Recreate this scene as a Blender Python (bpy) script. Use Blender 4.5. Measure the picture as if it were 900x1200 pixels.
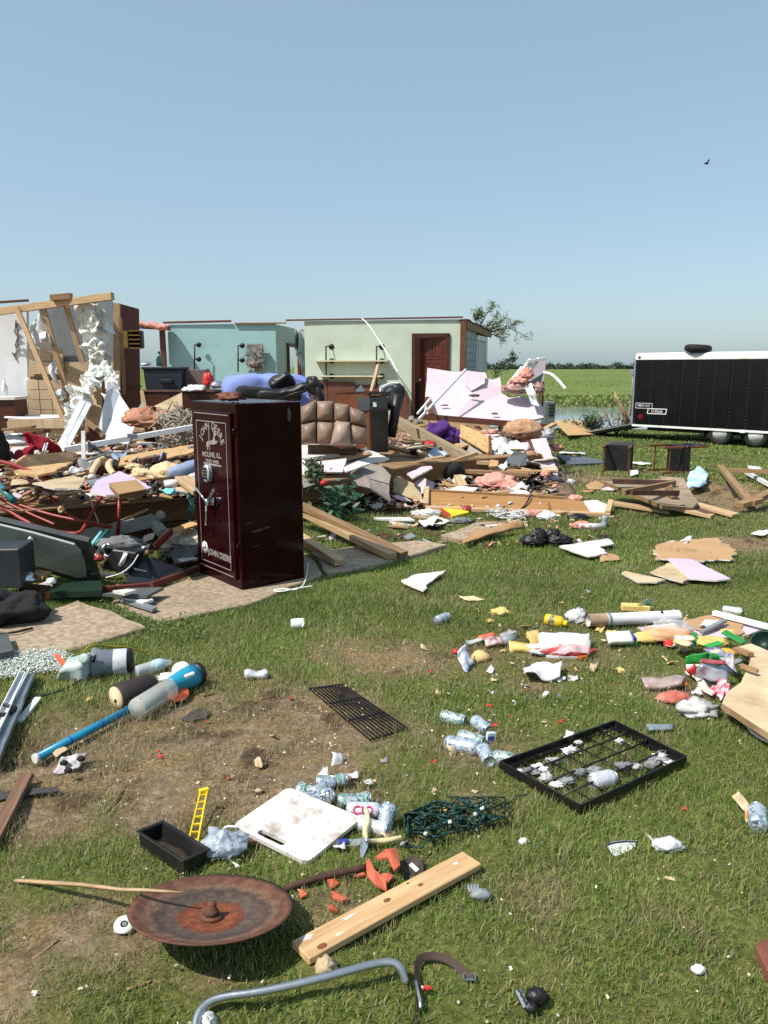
import bpy, bmesh, math, random
import numpy as np
from mathutils import Vector, Matrix, noise, Euler
R = random.Random(7)
sc = bpy.context.scene
for o in list(bpy.data.objects): bpy.data.objects.remove(o)
COL = sc.collection
PI = math.pi
# ------------------------------------------------------------------ camera
FPX = 901.0                    # focal length in pixels of the 900 x 1200 photograph
PITCH = math.atan((600 - 432) / FPX)
EYE = Vector((0, 0, 1.7))
cd = bpy.data.cameras.new('camera'); cam = bpy.data.objects.new('camera', cd); COL.objects.link(cam)
cd.sensor_fit = 'VERTICAL'; cd.sensor_height = 36; cd.lens = FPX / 1200 * 36
cd.clip_start = .05; cd.clip_end = 6000
cam.location = EYE; cam.rotation_euler = (PI / 2 - PITCH, 0, 0)
sc.camera = cam
# ------------------------------------------------------------------ light
SUN_TO = Vector((-0.64, -0.38, 1.0)).normalized()      # direction towards the sun
elev = math.asin(SUN_TO.z); azim = math.atan2(SUN_TO.x, SUN_TO.y)
w = bpy.data.worlds.new('World'); sc.world = w; w.use_nodes = True
nt = w.node_tree; nt.nodes.clear()
sky = nt.nodes.new('ShaderNodeTexSky'); sky.sky_type = 'NISHITA'; sky.sun_disc = False
sky.sun_elevation = elev; sky.sun_rotation = azim
sky.altitude = 100; sky.air_density = 1.0; sky.dust_density = 1.6; sky.ozone_density = 1.6
hsv = nt.nodes.new('ShaderNodeHueSaturation'); hsv.inputs['Saturation'].default_value = .95
bg = nt.nodes.new('ShaderNodeBackground'); bg.inputs['Strength'].default_value = .125
out = nt.nodes.new('ShaderNodeOutputWorld')
hazec = nt.nodes.new('ShaderNodeMix'); hazec.data_type = 'RGBA'; hazec.inputs[0].default_value = .42; hazec.inputs[7].default_value = (2.9, 4.3, 5.1, 1)   # even summer haze
nt.links.new(sky.outputs[0], hsv.inputs['Color']); nt.links.new(hsv.outputs[0], hazec.inputs[6]); nt.links.new(hazec.outputs[2], bg.inputs[0]); nt.links.new(bg.outputs[0], out.inputs[0])
sl = bpy.data.lights.new('sun', 'SUN'); sun = bpy.data.objects.new('sun', sl); COL.objects.link(sun)
sl.energy = 4.7; sl.angle = math.radians(.55); sl.color = (1, .95, .87)
sun.rotation_euler = SUN_TO.to_track_quat('Z', 'Y').to_euler()
sun.location = (-10, -4, 20)
sc.cycles.use_denoising = False; sc.cycles.caustics_reflective = False; sc.cycles.caustics_refractive = False; sc.cycles.sample_clamp_indirect = 4
vs = sc.view_settings; sc.display_settings.display_device = 'sRGB'
vs.view_transform = 'Standard'; vs.look = 'None'; vs.gamma = 1; vs.exposure = 0.3; vs.use_curve_mapping = False
# ------------------------------------------------------------------ terrain and picture geometry
def sstep(a, b, x):
    t = np.clip((np.asarray(x, float) - a) / (b - a), 0, 1); return t * t * (3 - 2 * t)
WATER_Z = -1.0
def H(x, y):
    """ground height"""
    x = np.asarray(x, float); y = np.asarray(y, float)
    z = -.16 * sstep(11, 19, y) - .62 * sstep(20, 33, y) - .75 * sstep(32, 37, y)
    z = z + 1.15 * sstep(53, 58, y) + .35 * sstep(58, 75, y) + 1.35 * sstep(70, 260, y)
    near = np.clip(1 - y / 40, 0, 1)
    z = z + near * .018 * (np.sin(x * 2.1 + y * 1.3) + np.sin(x * .9 - y * 2.3 + 1))
    hole = np.exp(-(((x - 5.0) / .75) ** 2 + ((y - 10.9) / .5) ** 2))
    z = z - .22 * hole
    return z
def hz(x, y): return float(H(x, y))
def ray(px, py):
    u = (px - 450) / FPX; v = (600 - py) / FPX; c, s = math.cos(PITCH), math.sin(PITCH)
    return Vector((u, c + v * s, -s + v * c))
def gp(px, py, dz=0.0):
    d = ray(px, py); z = 0.0
    for _ in range(12):
        t = (z + dz - EYE.z) / d.z; p = EYE + d * t; z = hz(p.x, p.y)
    return Vector((p.x, p.y, z + dz))
def zp(px, py, z):
    d = ray(px, py); return EYE + d * ((z - EYE.z) / d.z)
def dp(px, py, Y):
    d = ray(px, py); return EYE + d * (Y / d.y)
def to_px(x, y, z):
    c, s = math.cos(PITCH), math.sin(PITCH); dy = y; dz = z - EYE.z
    f = dy * c - dz * s; up = dy * s + dz * c
    return 450 + FPX * x / f, 600 - FPX * up / f
def in_poly(x, y, poly):
    x = np.asarray(x); y = np.asarray(y); r = np.zeros(x.shape, bool); n = len(poly)
    for i in range(n):
        x0, y0 = poly[i][:2]; x1, y1 = poly[(i + 1) % n][:2]
        if y0 == y1: continue
        r ^= ((y0 > y) != (y1 > y)) & (x < (x1 - x0) * (y - y0) / (y1 - y0) + x0)
    return r
def fbm(x, y, s, seed=0, octv=3):
    """cheap value noise on arrays, 0..1"""
    x = np.asarray(x, float) * s + seed * 17.3; y = np.asarray(y, float) * s + seed * 9.1
    tot = 0; amp = .5; nrm = 0
    for k in range(octv):
        xi = np.floor(x).astype(np.int64); yi = np.floor(y).astype(np.int64); fx = x - xi; fy = y - yi
        fx = fx * fx * (3 - 2 * fx); fy = fy * fy * (3 - 2 * fy)
        def h(a, b):
            n = (a * 374761393 + b * 668265263 + seed * 69069) & 0x7fffffff
            n = ((n ^ (n >> 13)) * 1274126177) & 0x7fffffff
            return ((n ^ (n >> 16)) & 0xffff) / 65535.0
        v = (h(xi, yi) * (1 - fx) + h(xi + 1, yi) * fx) * (1 - fy) + (h(xi, yi + 1) * (1 - fx) + h(xi + 1, yi + 1) * fx) * fy
        tot = tot + v * amp; nrm += amp; amp *= .5; x = x * 2.03; y = y * 2.03
    return tot / nrm
# ------------------------------------------------------------------ materials
def lin(c):
    return tuple(((v / 255) / 12.92 if v / 255 <= .04045 else ((v / 255 + .055) / 1.055) ** 2.4) for v in c) + (1,)
MATS = {}
def mat(name, c1, c2=None, scale=6, rough=.7, bump=.15, bscale=40, metal=0, stretch=(1, 1, 1), dirt=None, damt=.35,
        dscale=3, vary=.12, trans=0, spec=.5, ior=1.45, alpha=1, coat=0, rings=False):
    if name in MATS: return MATS[name]
    if trans: alpha = 1 - trans * .75; trans = 0      # thin film and bottle plastic, see-through without refraction
    m = bpy.data.materials.new(name); m.use_nodes = True; t = m.node_tree; N = t.nodes; L = t.links
    b = N['Principled BSDF']; b.inputs['Roughness'].default_value = rough; b.inputs['Metallic'].default_value = metal
    b.inputs['Specular IOR Level'].default_value = spec; b.inputs['IOR'].default_value = ior
    b.inputs['Transmission Weight'].default_value = trans; b.inputs['Alpha'].default_value = alpha; b.inputs['Coat Weight'].default_value = coat
    tc = N.new('ShaderNodeTexCoord'); oi = N.new('ShaderNodeObjectInfo')
    mp = N.new('ShaderNodeMapping'); mp.inputs['Scale'].default_value = stretch
    sc_ = N.new('ShaderNodeVectorMath'); sc_.operation = 'SCALE'; sc_.inputs[0].default_value = (13, 7, 5); L.new(oi.outputs['Random'], sc_.inputs['Scale'])
    L.new(tc.outputs['Object'], mp.inputs['Vector']); L.new(sc_.outputs[0], mp.inputs['Location'])
    n1 = N.new('ShaderNodeTexNoise'); n1.inputs['Scale'].default_value = scale; n1.inputs['Detail'].default_value = 5; L.new(mp.outputs[0], n1.inputs['Vector'])
    if rings:
        n1.inputs['Distortion'].default_value = 1.2
    rp = N.new('ShaderNodeValToRGB'); rp.color_ramp.elements[0].position = .35; rp.color_ramp.elements[1].position = .68
    rp.color_ramp.elements[0].color = lin(c1); rp.color_ramp.elements[1].color = lin(c2 if c2 else tuple(min(255, v * 1.08 + 3) for v in c1))
    L.new(n1.outputs['Fac'], rp.inputs[0]); col = rp.outputs[0]
    if dirt:
        n2 = N.new('ShaderNodeTexNoise'); n2.inputs['Scale'].default_value = dscale; n2.inputs['Detail'].default_value = 8; n2.inputs['Roughness'].default_value = .65
        L.new(mp.outputs[0], n2.inputs['Vector'])
        r2 = N.new('ShaderNodeValToRGB'); r2.color_ramp.elements[0].position = .5; r2.color_ramp.elements[1].position = .72
        r2.color_ramp.elements[0].color = (0, 0, 0, 1); r2.color_ramp.elements[1].color = (damt, damt, damt, 1)
        L.new(n2.outputs['Fac'], r2.inputs[0])
        mx = N.new('ShaderNodeMix'); mx.data_type = 'RGBA'; L.new(r2.outputs[0], mx.inputs[0]); L.new(col, mx.inputs[6]); mx.inputs[7].default_value = lin(dirt); col = mx.outputs[2]
    if vary:
        mr = N.new('ShaderNodeMapRange'); mr.inputs[3].default_value = 1 - vary; mr.inputs[4].default_value = 1 + vary; L.new(oi.outputs['Random'], mr.inputs[0])
        hs = N.new('ShaderNodeHueSaturation'); L.new(mr.outputs[0], hs.inputs['Value']); L.new(col, hs.inputs['Color']); col = hs.outputs[0]
    L.new(col, b.inputs['Base Color'])
    if bump:
        n3 = N.new('ShaderNodeTexNoise'); n3.inputs['Scale'].default_value = bscale; n3.inputs['Detail'].default_value = 4; L.new(mp.outputs[0], n3.inputs['Vector'])
        bp = N.new('ShaderNodeBump'); bp.inputs['Strength'].default_value = bump; bp.inputs['Distance'].default_value = .01; L.new(n3.outputs['Fac'], bp.inputs['Height']); L.new(bp.outputs[0], b.inputs['Normal'])
    MATS[name] = m; return m
# ------------------------------------------------------------------ tagging
NAMES = []
def tag(o, label=None, cat=None, group=None, kind=None):
    if label: o['label'] = label
    if cat: o['category'] = cat
    if group: o['group'] = group
    if kind: o['kind'] = kind
    return o
def thing(name, label, cat, loc=(0, 0, 0), rz=0, group=None):
    o = bpy.data.objects.new(name, None); COL.objects.link(o); o.empty_display_size = .1
    o.location = loc; o.rotation_euler = (0, 0, rz)
    return tag(o, label, cat, group)
def root_of(o):
    while o.parent: o = o.parent
    return o
def copy_tree(o, parent=None):
    c = o.copy(); COL.objects.link(c); c.parent = parent
    for ch in [q for q in bpy.data.objects if q.parent == o]: copy_tree(ch, c)
    return c
# ------------------------------------------------------------------ mesh builder
def frame(x, up=(0, 0, 1)):
    x = Vector(x).normalized(); up = Vector(up)
    y = up.cross(x)
    if y.length < 1e-4: y = Vector((0, 1, 0)).cross(x) if abs(x.y) < .9 else Vector((1, 0, 0)).cross(x)
    y.normalize(); z = x.cross(y)
    return Matrix((x, y, z)).transposed()
class MB:
    def __init__(s): s.v = []; s.f = []; s.m = []; s.s = []
    def add(s, v, f, mi=0, sm=False, M=None):
        o = len(s.v)
        s.v += [(M @ Vector(p)) if M is not None else Vector(p) for p in v]
        for q in f: s.f.append([i + o for i in q]); s.m.append(mi); s.s.append(sm)
        return s
    def box(s, c, d, rot=None, mi=0, M=None):
        x, y, z = [k / 2 for k in d]
        v = [Vector((a * x, b * y, e * z)) for e in (-1, 1) for a, b in ((-1, -1), (1, -1), (1, 1), (-1, 1))]
        if rot is not None:
            q = rot if isinstance(rot, Matrix) else Euler(rot).to_matrix()
            v = [q @ p for p in v]
        v = [p + Vector(c) for p in v]
        return s.add(v, [(0, 3, 2, 1), (4, 5, 6, 7), (0, 1, 5, 4), (1, 2, 6, 5), (2, 3, 7, 6), (3, 0, 4, 7)], mi, False, M)
    def bar(s, p0, p1, w, h, mi=0, up=(0, 0, 1)):
        p0 = Vector(p0); p1 = Vector(p1); F = frame(p1 - p0, up)
        return s.box((p0 + p1) / 2, ((p1 - p0).length, w, h), F, mi)
    def prism(s, pts, n, th, mi=0, side=None):
        """polygon pts extruded by th along -n"""
        n = Vector(n).normalized(); k = len(pts); pts = [Vector(p) for p in pts]
        a = Vector((0, 0, 0))
        for i in range(k): a += pts[i].cross(pts[(i + 1) % k])
        if a.dot(n) < 0: pts = pts[::-1]
        v = pts + [p - n * th for p in pts]; o = len(s.v); s.v += v; side = mi if side is None else side
        s.f.append([o + i for i in range(k)]); s.m.append(mi); s.s.append(False)
        s.f.append([o + k + i for i in range(k)][::-1]); s.m.append(mi); s.s.append(False)
        for i in range(k):
            j = (i + 1) % k; s.f.append([o + i, o + k + i, o + k + j, o + j]); s.m.append(side); s.s.append(False)
        return s
    def tube(s, pts, r, seg=8, mi=0, smooth=0, closed=False, caps=True):
        pts = [Vector(p) for p in pts]
        for _ in range(smooth):
            q = [pts[0]]
            for a, b in zip(pts[:-1], pts[1:]): q += [a.lerp(b, .25), a.lerp(b, .75)]
            pts = q + [pts[-1]]
        n = len(pts); o = len(s.v); up = Vector((0, 0, 1)); prev = None
        for i, p in enumerate(pts):
            t = (pts[min(i + 1, n - 1)] - pts[max(i - 1, 0)])
            if t.length < 1e-9: t = Vector((1, 0, 0))
            t.normalize()
            if prev is None: a = t.orthogonal().normalized()
            else:
                a = prev - t * prev.dot(t)
                a = a.normalized() if a.length > 1e-6 else t.orthogonal().normalized()
            prev = a; b = t.cross(a); rr = r[min(i * len(r) // n, len(r) - 1)] if isinstance(r, (list, tuple)) else r
            for k in range(seg):
                th = 2 * PI * k / seg; s.v.append(p + (a * math.cos(th) + b * math.sin(th)) * rr)
        for i in range(n - 1):
            for k in range(seg):
                k2 = (k + 1) % seg
                s.f.append([o + i * seg + k, o + i * seg + k2, o + (i + 1) * seg + k2, o + (i + 1) * seg + k]); s.m.append(mi); s.s.append(True)
        if caps:
            s.f.append([o + k for k in range(seg)][::-1]); s.m.append(mi); s.s.append(False)
            s.f.append([o + (n - 1) * seg + k for k in range(seg)]); s.m.append(mi); s.s.append(False)
        return s
    def lathe(s, prof, seg=24, M=None, mi=0, sm=True, warp=None):
        """prof: (radius, z) list, about local z"""
        v = []
        for r, z in prof:
            for k in range(seg):
                th = 2 * PI * k / seg; p = Vector((r * math.cos(th), r * math.sin(th), z)); v.append(warp(p) if warp else p)
        f = []
        for i in range(len(prof) - 1):
            for k in range(seg):
                k2 = (k + 1) % seg; f.append((i * seg + k, i * seg + k2, (i + 1) * seg + k2, (i + 1) * seg + k))
        if prof[0][0] > 1e-5: f.append(tuple(range(seg))[::-1])
        if prof[-1][0] > 1e-5: f.append(tuple((len(prof) - 1) * seg + k for k in range(seg)))
        return s.add(v, f, mi, sm, M)
    def blob(s, c, d, amp=.15, fs=2.0, seed=0, nu=20, nv=12, mi=0, M=None, flat=0, ridge=False):
        """noisy ellipsoid; flat squashes the underside"""
        v = []; c = Vector(c); off = Vector((seed * 3.7, seed * 1.3, seed * 5.1))
        for j in range(nv + 1):
            ph = -PI / 2 + PI * j / nv
            for i in range(nu):
                th = 2 * PI * i / nu; n = Vector((math.cos(ph) * math.cos(th), math.cos(ph) * math.sin(th), math.sin(ph)))
                k = noise.fractal(n * fs + off, 1, 2, 4)
                if ridge: k = .6 - abs(k) * 2
                q = n * (1 + amp * k)
                if flat and q.z < 0: q.z *= (1 - flat)
                v.append(c + Vector((q.x * d[0], q.y * d[1], q.z * d[2])))
        f = [(j * nu + i, j * nu + (i + 1) % nu, (j + 1) * nu + (i + 1) % nu, (j + 1) * nu + i) for j in range(nv) for i in range(nu)]
        return s.add(v, f, mi, True, M)
    def grid(s, c4, nu, nv, amp=0, fs=3, seed=0, th=.003, mi=0, sm=True, fn=None):
        """bilinear sheet through 4 corners, rumpled by noise along its normal, with thickness"""
        a, b, c, d = [Vector(p) for p in c4]; n = (b - a).cross(d - a)
        n = n.normalized() if n.length > 1e-9 else Vector((0, 0, 1))
        if n.z < 0: n = -n; 
        off = Vector((seed * 7.1, seed * 2.3, seed)); top = []
        for j in range(nv + 1):
            for i in range(nu + 1):
                u = i / nu; v = j / nv; p = a.lerp(b, u).lerp(d.lerp(c, u), v)
                if amp: p = p + n * (amp * noise.fractal(p * fs + off, 1, 2, 3)) + Vector((noise.noise(p * fs + off * 2), noise.noise(p * fs - off), 0)) * amp * .5
                if fn: p = p + fn(u, v, n)
                top.append(p)
        k = len(top); W = nu + 1; vv = top + [p - n * th for p in top]; ff = []
        for j in range(nv):
            for i in range(nu):
                q = j * W + i; ff.append((q, q + 1, q + W + 1, q + W)); ff.append((k + q, k + q + W, k + q + W + 1, k + q + 1))
        rim = [i for i in range(W)] + [j * W + nu for j in range(1, nv + 1)] + [nv * W + i for i in range(nu - 1, -1, -1)] + [j * W for j in range(nv - 1, 0, -1)]
        for i in range(len(rim)):
            p, q = rim[i], rim[(i + 1) % len(rim)]; ff.append((p, k + p, k + q, q))
        return s.add(vv, ff, mi, sm)
    def text(s, string, size, M, mi=0, depth=.001, align='CENTER', spread=1.0, bold=0):
        cu = bpy.data.curves.new('lettering', 'FONT'); cu.body = string; cu.size = size; cu.extrude = depth; cu.align_x = align; cu.align_y = 'CENTER'; cu.resolution_u = 2; cu.space_character = spread; cu.offset = bold
        ob = bpy.data.objects.new('lettering', cu); COL.objects.link(ob)
        dg = bpy.context.evaluated_depsgraph_get(); me = bpy.data.meshes.new_from_object(ob.evaluated_get(dg))
        s.add([q.co.copy() for q in me.vertices], [tuple(p.vertices) for p in me.polygons], mi, False, M)
        bpy.data.objects.remove(ob); bpy.data.curves.remove(cu); bpy.data.meshes.remove(me); return s
    def mesh(s, name, mats, off=Vector((0, 0, 0)), inv=None, bevel=0, rec=False):
        me = bpy.data.meshes.new(name)
        vs_ = [(inv @ p) if inv is not None else (p - off) for p in s.v]
        me.from_pydata([tuple(p) for p in vs_], [], s.f)
        for m_ in (mats if isinstance(mats, (list, tuple)) else [mats]): me.materials.append(m_)
        me.polygons.foreach_set('material_index', s.m); me.polygons.foreach_set('use_smooth', s.s)
        if bevel or rec:
            bm = bmesh.new(); bm.from_mesh(me)
            if rec: bmesh.ops.recalc_face_normals(bm, faces=bm.faces)
            if bevel:
                ed = [e for e in bm.edges if len(e.link_faces) == 2 and e.calc_face_angle(0) > .5]
                bmesh.ops.bevel(bm, geom=ed, offset=bevel, segments=1, affect='EDGES', clamp_overlap=True)
            bm.to_mesh(me); bm.free()
        me.update(); return me
    def part(s, name, mats, parent, label=None, bevel=0, kind=None, rec=False):
        """mesh given in the root's own local coordinates"""
        ob = bpy.data.objects.new(name, s.mesh(name, mats, bevel=bevel, rec=rec)); COL.objects.link(ob); ob.parent = parent
        return tag(ob, label, None, None, kind)
    def wpart(s, name, mats, parent, label=None, bevel=0, kind=None, rec=False):
        """mesh given in world coordinates; the root has only a location"""
        ob = bpy.data.objects.new(name, s.mesh(name, mats, off=root_of(parent).location, bevel=bevel, rec=rec)); COL.objects.link(ob); ob.parent = parent
        return tag(ob, label, None, None, kind)
    def obj(s, name, mats, label=None, cat=None, group=None, kind=None, bevel=0, F=None, rec=False):
        """one top-level mesh thing; origin at the middle of its footprint; F = 3x3 local frame"""
        lo = Vector([min(p[i] for p in s.v) for i in range(3)]); hi = Vector([max(p[i] for p in s.v) for i in range(3)])
        c = Vector(((lo.x + hi.x) / 2, (lo.y + hi.y) / 2, lo.z))
        Mw = Matrix.Translation(c) @ (F.to_4x4() if F is not None else Matrix.Identity(4))
        ob = bpy.data.objects.new(name, s.mesh(name, mats, inv=Mw.inverted(), bevel=bevel, rec=rec)); COL.objects.link(ob); ob.matrix_world = Mw
        return tag(ob, label, cat, group, kind)
def jagged(pts, step, amp, rnd=R):
    out_ = []; k = len(pts)
    for i in range(k):
        a = Vector(pts[i]); b = Vector(pts[(i + 1) % k]); n = max(1, int((b - a).length / step)); out_.append(a)
        for j in range(1, n):
            p = a.lerp(b, j / n); d = (b - a).normalized()
            out_.append(p + Vector((-d.y, d.x, d.z * .3)) * rnd.uniform(-amp, amp) + d * rnd.uniform(-amp, amp) * .5)
    return out_
def pnorm(pts):
    n = Vector((0, 0, 0))
    for i in range(len(pts)): n += Vector(pts[i]).cross(Vector(pts[(i + 1) % len(pts)]))
    return n.normalized()
def slab(name, pts, th, mats, label=None, cat=None, group=None, jag=0, step=.08, parent=None, toward=None, bevel=0, F=None):
    """flat piece with a real thickness whose visible face runs through pts"""
    pts = [Vector(p) for p in pts]; n = pnorm(pts); c = sum(pts, Vector()) / len(pts)
    if n.dot((toward or EYE) - c) < 0: n = -n
    if F is None: F = frame(pts[1] - pts[0], n)
    if jag: pts = jagged(pts, step, jag)
    b = MB(); b.prism(pts, n, th, 0, 1 if isinstance(mats, (list, tuple)) and len(mats) > 1 else 0)
    if parent is None: return b.obj(name, mats, label, cat, group, F=F, bevel=bevel)
    ro = root_of(parent).location; Mw = Matrix.Translation(c - ro) @ F.to_4x4(); Mf = Matrix.Translation(c) @ F.to_4x4()
    ob = bpy.data.objects.new(name, b.mesh(name, mats, inv=Mf.inverted(), bevel=bevel)); COL.objects.link(ob)
    ob.parent = parent; pm_ = Matrix.Identity(4); q = parent
    while q.parent: pm_ = q.matrix_basis @ pm_; q = q.parent
    ob.matrix_basis = pm_.inverted() @ Mw
    return tag(ob, label)
def beam(name, p0, p1, w_, h_, m, label=None, cat=None, group=None, up=(0, 0, 1), parent=None, ragged=0, bevel=.002):
    """a timber or bar whose local x runs along its length"""
    p0 = Vector(p0); p1 = Vector(p1); F = frame(p1 - p0, up); L = (p1 - p0).length; b = MB()
    sec = [(-w_ / 2, -h_ / 2), (w_ / 2, -h_ / 2), (w_ / 2, h_ / 2), (-w_ / 2, h_ / 2)]
    nx = 5; v = []
    bow = R.uniform(-1, 1) * L * .003
    for i in range(nx):
        x = -L / 2 + L * i / (nx - 1)
        for (y, z) in sec:
            dx = R.uniform(-ragged, ragged) if i in (0, nx - 1) else 0
            v.append((x + dx, y + bow * math.sin(PI * i / (nx - 1)), z))
    f = [(0, 3, 2, 1), tuple(4 * (nx - 1) + k for k in range(4))]
    for i in range(nx - 1):
        for k in range(4): f.append((4 * i + k, 4 * i + (k + 1) % 4, 4 * i + 4 + (k + 1) % 4, 4 * i + 4 + k))
    b.add(v, f); me = b.mesh(name, m, bevel=bevel, rec=True)
    ob = bpy.data.objects.new(name, me); COL.objects.link(ob)
    Mw = Matrix.Translation((p0 + p1) / 2) @ F.to_4x4()
    if parent is not None: ob.parent = parent; Mw = Matrix.Translation(-root_of(parent).location) @ Mw
    ob.matrix_basis = Mw
    return tag(ob, label, cat, group)
# ------------------------------------------------------------------ the palette (real-world base colours)
PINE = mat('pine', (170, 140, 104), (194, 165, 126), 5, .65, .12, 60, stretch=(1, 14, 14), dirt=(120, 84, 50), damt=.4, dscale=2, vary=.15)
OLDPINE = mat('weathered_pine', (128, 98, 66), (160, 128, 92), 5, .75, .2, 60, stretch=(1, 14, 14), dirt=(80, 62, 46), damt=.5, dscale=2, vary=.2)
DARKWOOD = mat('dark_wood', (58, 28, 18), (80, 40, 26), 4, .4, .08, 50, stretch=(1, 10, 10), vary=.1)
REDWOOD = mat('red_brown_wood', (84, 48, 34), (106, 64, 46), 4, .5, .1, 50, stretch=(1, 10, 10))
OSB = mat('strand_board', (168, 132, 88), (202, 168, 120), 22, .8, .3, 60, stretch=(1, 1.6, 3), dirt=(120, 80, 44), damt=.7, dscale=16, vary=.1)
PLY = mat('plywood', (176, 138, 92), (196, 160, 112), 4, .7, .12, 50, stretch=(1, 10, 6), vary=.12)
PLASTER = mat('white_plasterboard', (196, 192, 187), (210, 206, 201), 3, .9, .04, 60, dirt=(150, 136, 118), damt=.5, dscale=3, vary=.07)
PINKBOARD = mat('pale_pink_plasterboard', (198, 179, 189), (208, 192, 200), 2, .9, .02, 60, dirt=(150, 132, 120), damt=.35, dscale=4, vary=.04)
LAVENDER = mat('lavender_board', (182, 164, 198), (194, 176, 208), 3, .9, .05, dirt=(150, 136, 140), damt=.3)
CORE = mat('plaster_core', (206, 196, 178), (222, 214, 200), 20, .95, .4, 90)
KRAFT = mat('kraft_paper', (164, 128, 90), (184, 148, 108), 3, .9, .15, 30, dirt=(130, 100, 70), damt=.4)
TAN = mat('tan_board', (182, 160, 126), (200, 180, 148), 4, .9, .1, 50, dirt=(120, 98, 72), damt=.5, dscale=5)
PINKINS = mat('pink_insulation', (196, 130, 116), (222, 164, 150), 14, 1, .8, 50, dirt=(150, 100, 84), damt=.6, dscale=9, vary=.1)
TANINS = mat('tan_insulation', (170, 128, 96), (198, 160, 126), 16, 1, .8, 50, dirt=(120, 88, 64), damt=.6, dscale=9)
WHITEINS = mat('white_insulation', (218, 218, 210), (236, 236, 232), 9, 1, .6, 40, dirt=(196, 182, 140), damt=.4, dscale=6)
WHITE = mat('white_paint', (206, 206, 203), None, 3, .5, .04, dirt=(150, 142, 130), damt=.4, dscale=5)
WHITEPL = mat('white_plastic', (208, 208, 205), None, 3, .35, .03, dirt=(150, 138, 120), damt=.3, dscale=12, vary=.04)
GREY = mat('grey_plastic', (120, 126, 130), None, 4, .45, .05, dirt=(90, 86, 80), damt=.4)
LTGREY = mat('light_grey_panel', (150, 152, 150), (164, 165, 162), 3, .6, .05, dirt=(110, 104, 94), damt=.5, dscale=3)
BLACK = mat('black_plastic', (18, 18, 19), (28, 28, 29), 4, .45, .08, 60, dirt=(70, 64, 56), damt=.35, dscale=6, vary=.05)
BLACKMET = mat('black_metal', (16, 16, 17), (24, 24, 25), 6, .4, .1, 80, dirt=(74, 52, 38), damt=.3, dscale=10)
BLACKCLOTH = mat('black_cloth', (20, 20, 22), (30, 30, 33), 8, .9, .3, 60)
GALV = mat('galvanised_steel', (150, 156, 160), (176, 181, 184), 9, .38, .05, 60, metal=.85, dirt=(110, 104, 96), damt=.4, dscale=8)
SILVER = mat('bright_metal', (196, 198, 200), None, 6, .25, .05, 60, metal=.9)
ALU = mat('white_aluminium', (214, 216, 216), None, 3, .4, .03, dirt=(160, 156, 150), damt=.35)
RUST = mat('rusty_iron', (84, 52, 38), (116, 76, 56), 9, .85, .35, 60, dirt=(52, 36, 30), damt=.6, dscale=6)
RUSTBAR = mat('rusty_bar', (66, 46, 36), (92, 64, 48), 9, .85, .35, 60, stretch=(1, 1, 1))
REDSTEEL = mat('red_painted_steel', (126, 34, 30), (146, 48, 42), 6, .4, .05, dirt=(84, 44, 36), damt=.5, dscale=9, vary=.1)
REDCLOTH = mat('red_cloth', (116, 10, 30), (140, 20, 42), 5, .9, .2, 40)
PURPLE = mat('purple_cloth', (62, 26, 96), (84, 40, 124), 5, .85, .2, 40)
BLUECLOTH = mat('periwinkle_sheet', (112, 128, 186), (130, 146, 200), 3, .9, .1, 30)
DENIM = mat('grey_blue_cloth', (120, 134, 160), (138, 152, 176), 5, .9, .2, 40)
TURQ = mat('turquoise_cloth', (110, 176, 186), (132, 194, 202), 5, .9, .2, 40)
CREAM = mat('cream_cloth', (196, 168, 130), (212, 186, 150), 5, .9, .2, 40)
WHITECLOTH = mat('white_cloth', (194, 195, 196), (212, 212, 211), 4, .9, .15, 30, dirt=(160, 150, 136), damt=.3, dscale=4)
GREYCLOTH = mat('grey_cloth', (110, 112, 114), (132, 133, 134), 5, .9, .2, 40)
BROWNCLOTH = mat('brown_cloth', (84, 58, 42), (104, 76, 56), 6, .9, .3, 40)
TERRA = mat('terracotta', (176, 84, 58), (194, 100, 72), 8, .8, .15, 60, dirt=(140, 70, 50), damt=.4)
CARD = mat('cardboard', (160, 124, 84), (176, 140, 98), 3, .85, .08, 40, dirt=(126, 94, 62), damt=.3)
YELLOW = mat('yellow_plastic', (212, 180, 30), None, 4, .45, .03)
RED = mat('red_plastic', (186, 44, 40), None, 4, .5, .03)
GREEN = mat('green_plastic', (40, 130, 60), None, 4, .5, .03)
BLUE = mat('blue_plastic', (44, 62, 150), None, 4, .5, .03)
CYAN = mat('cyan_painted_metal', (24, 120, 158), (30, 130, 168), 4, .35, .03, dirt=(60, 90, 100), damt=.3)
CLEAR = mat('clear_plastic', (225, 230, 230), None, 3, .15, .1, 30, trans=.85, vary=0)
SMOKE = mat('smoked_clear_plastic', (186, 188, 180), None, 3, .15, .05, 30, trans=.6, vary=0)
FOIL = mat('crumpled_foil', (190, 192, 196), None, 6, .3, .4, 50, metal=.7)
FOAMYEL = mat('yellow_sponge', (196, 166, 92), (212, 186, 118), 20, .95, .6, 60)
ORANGE = mat('orange_plastic', (210, 112, 34), None, 5, .55, .03)
CORAL = mat('coral_plastic', (206, 92, 62), None, 5, .55, .03)
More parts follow.
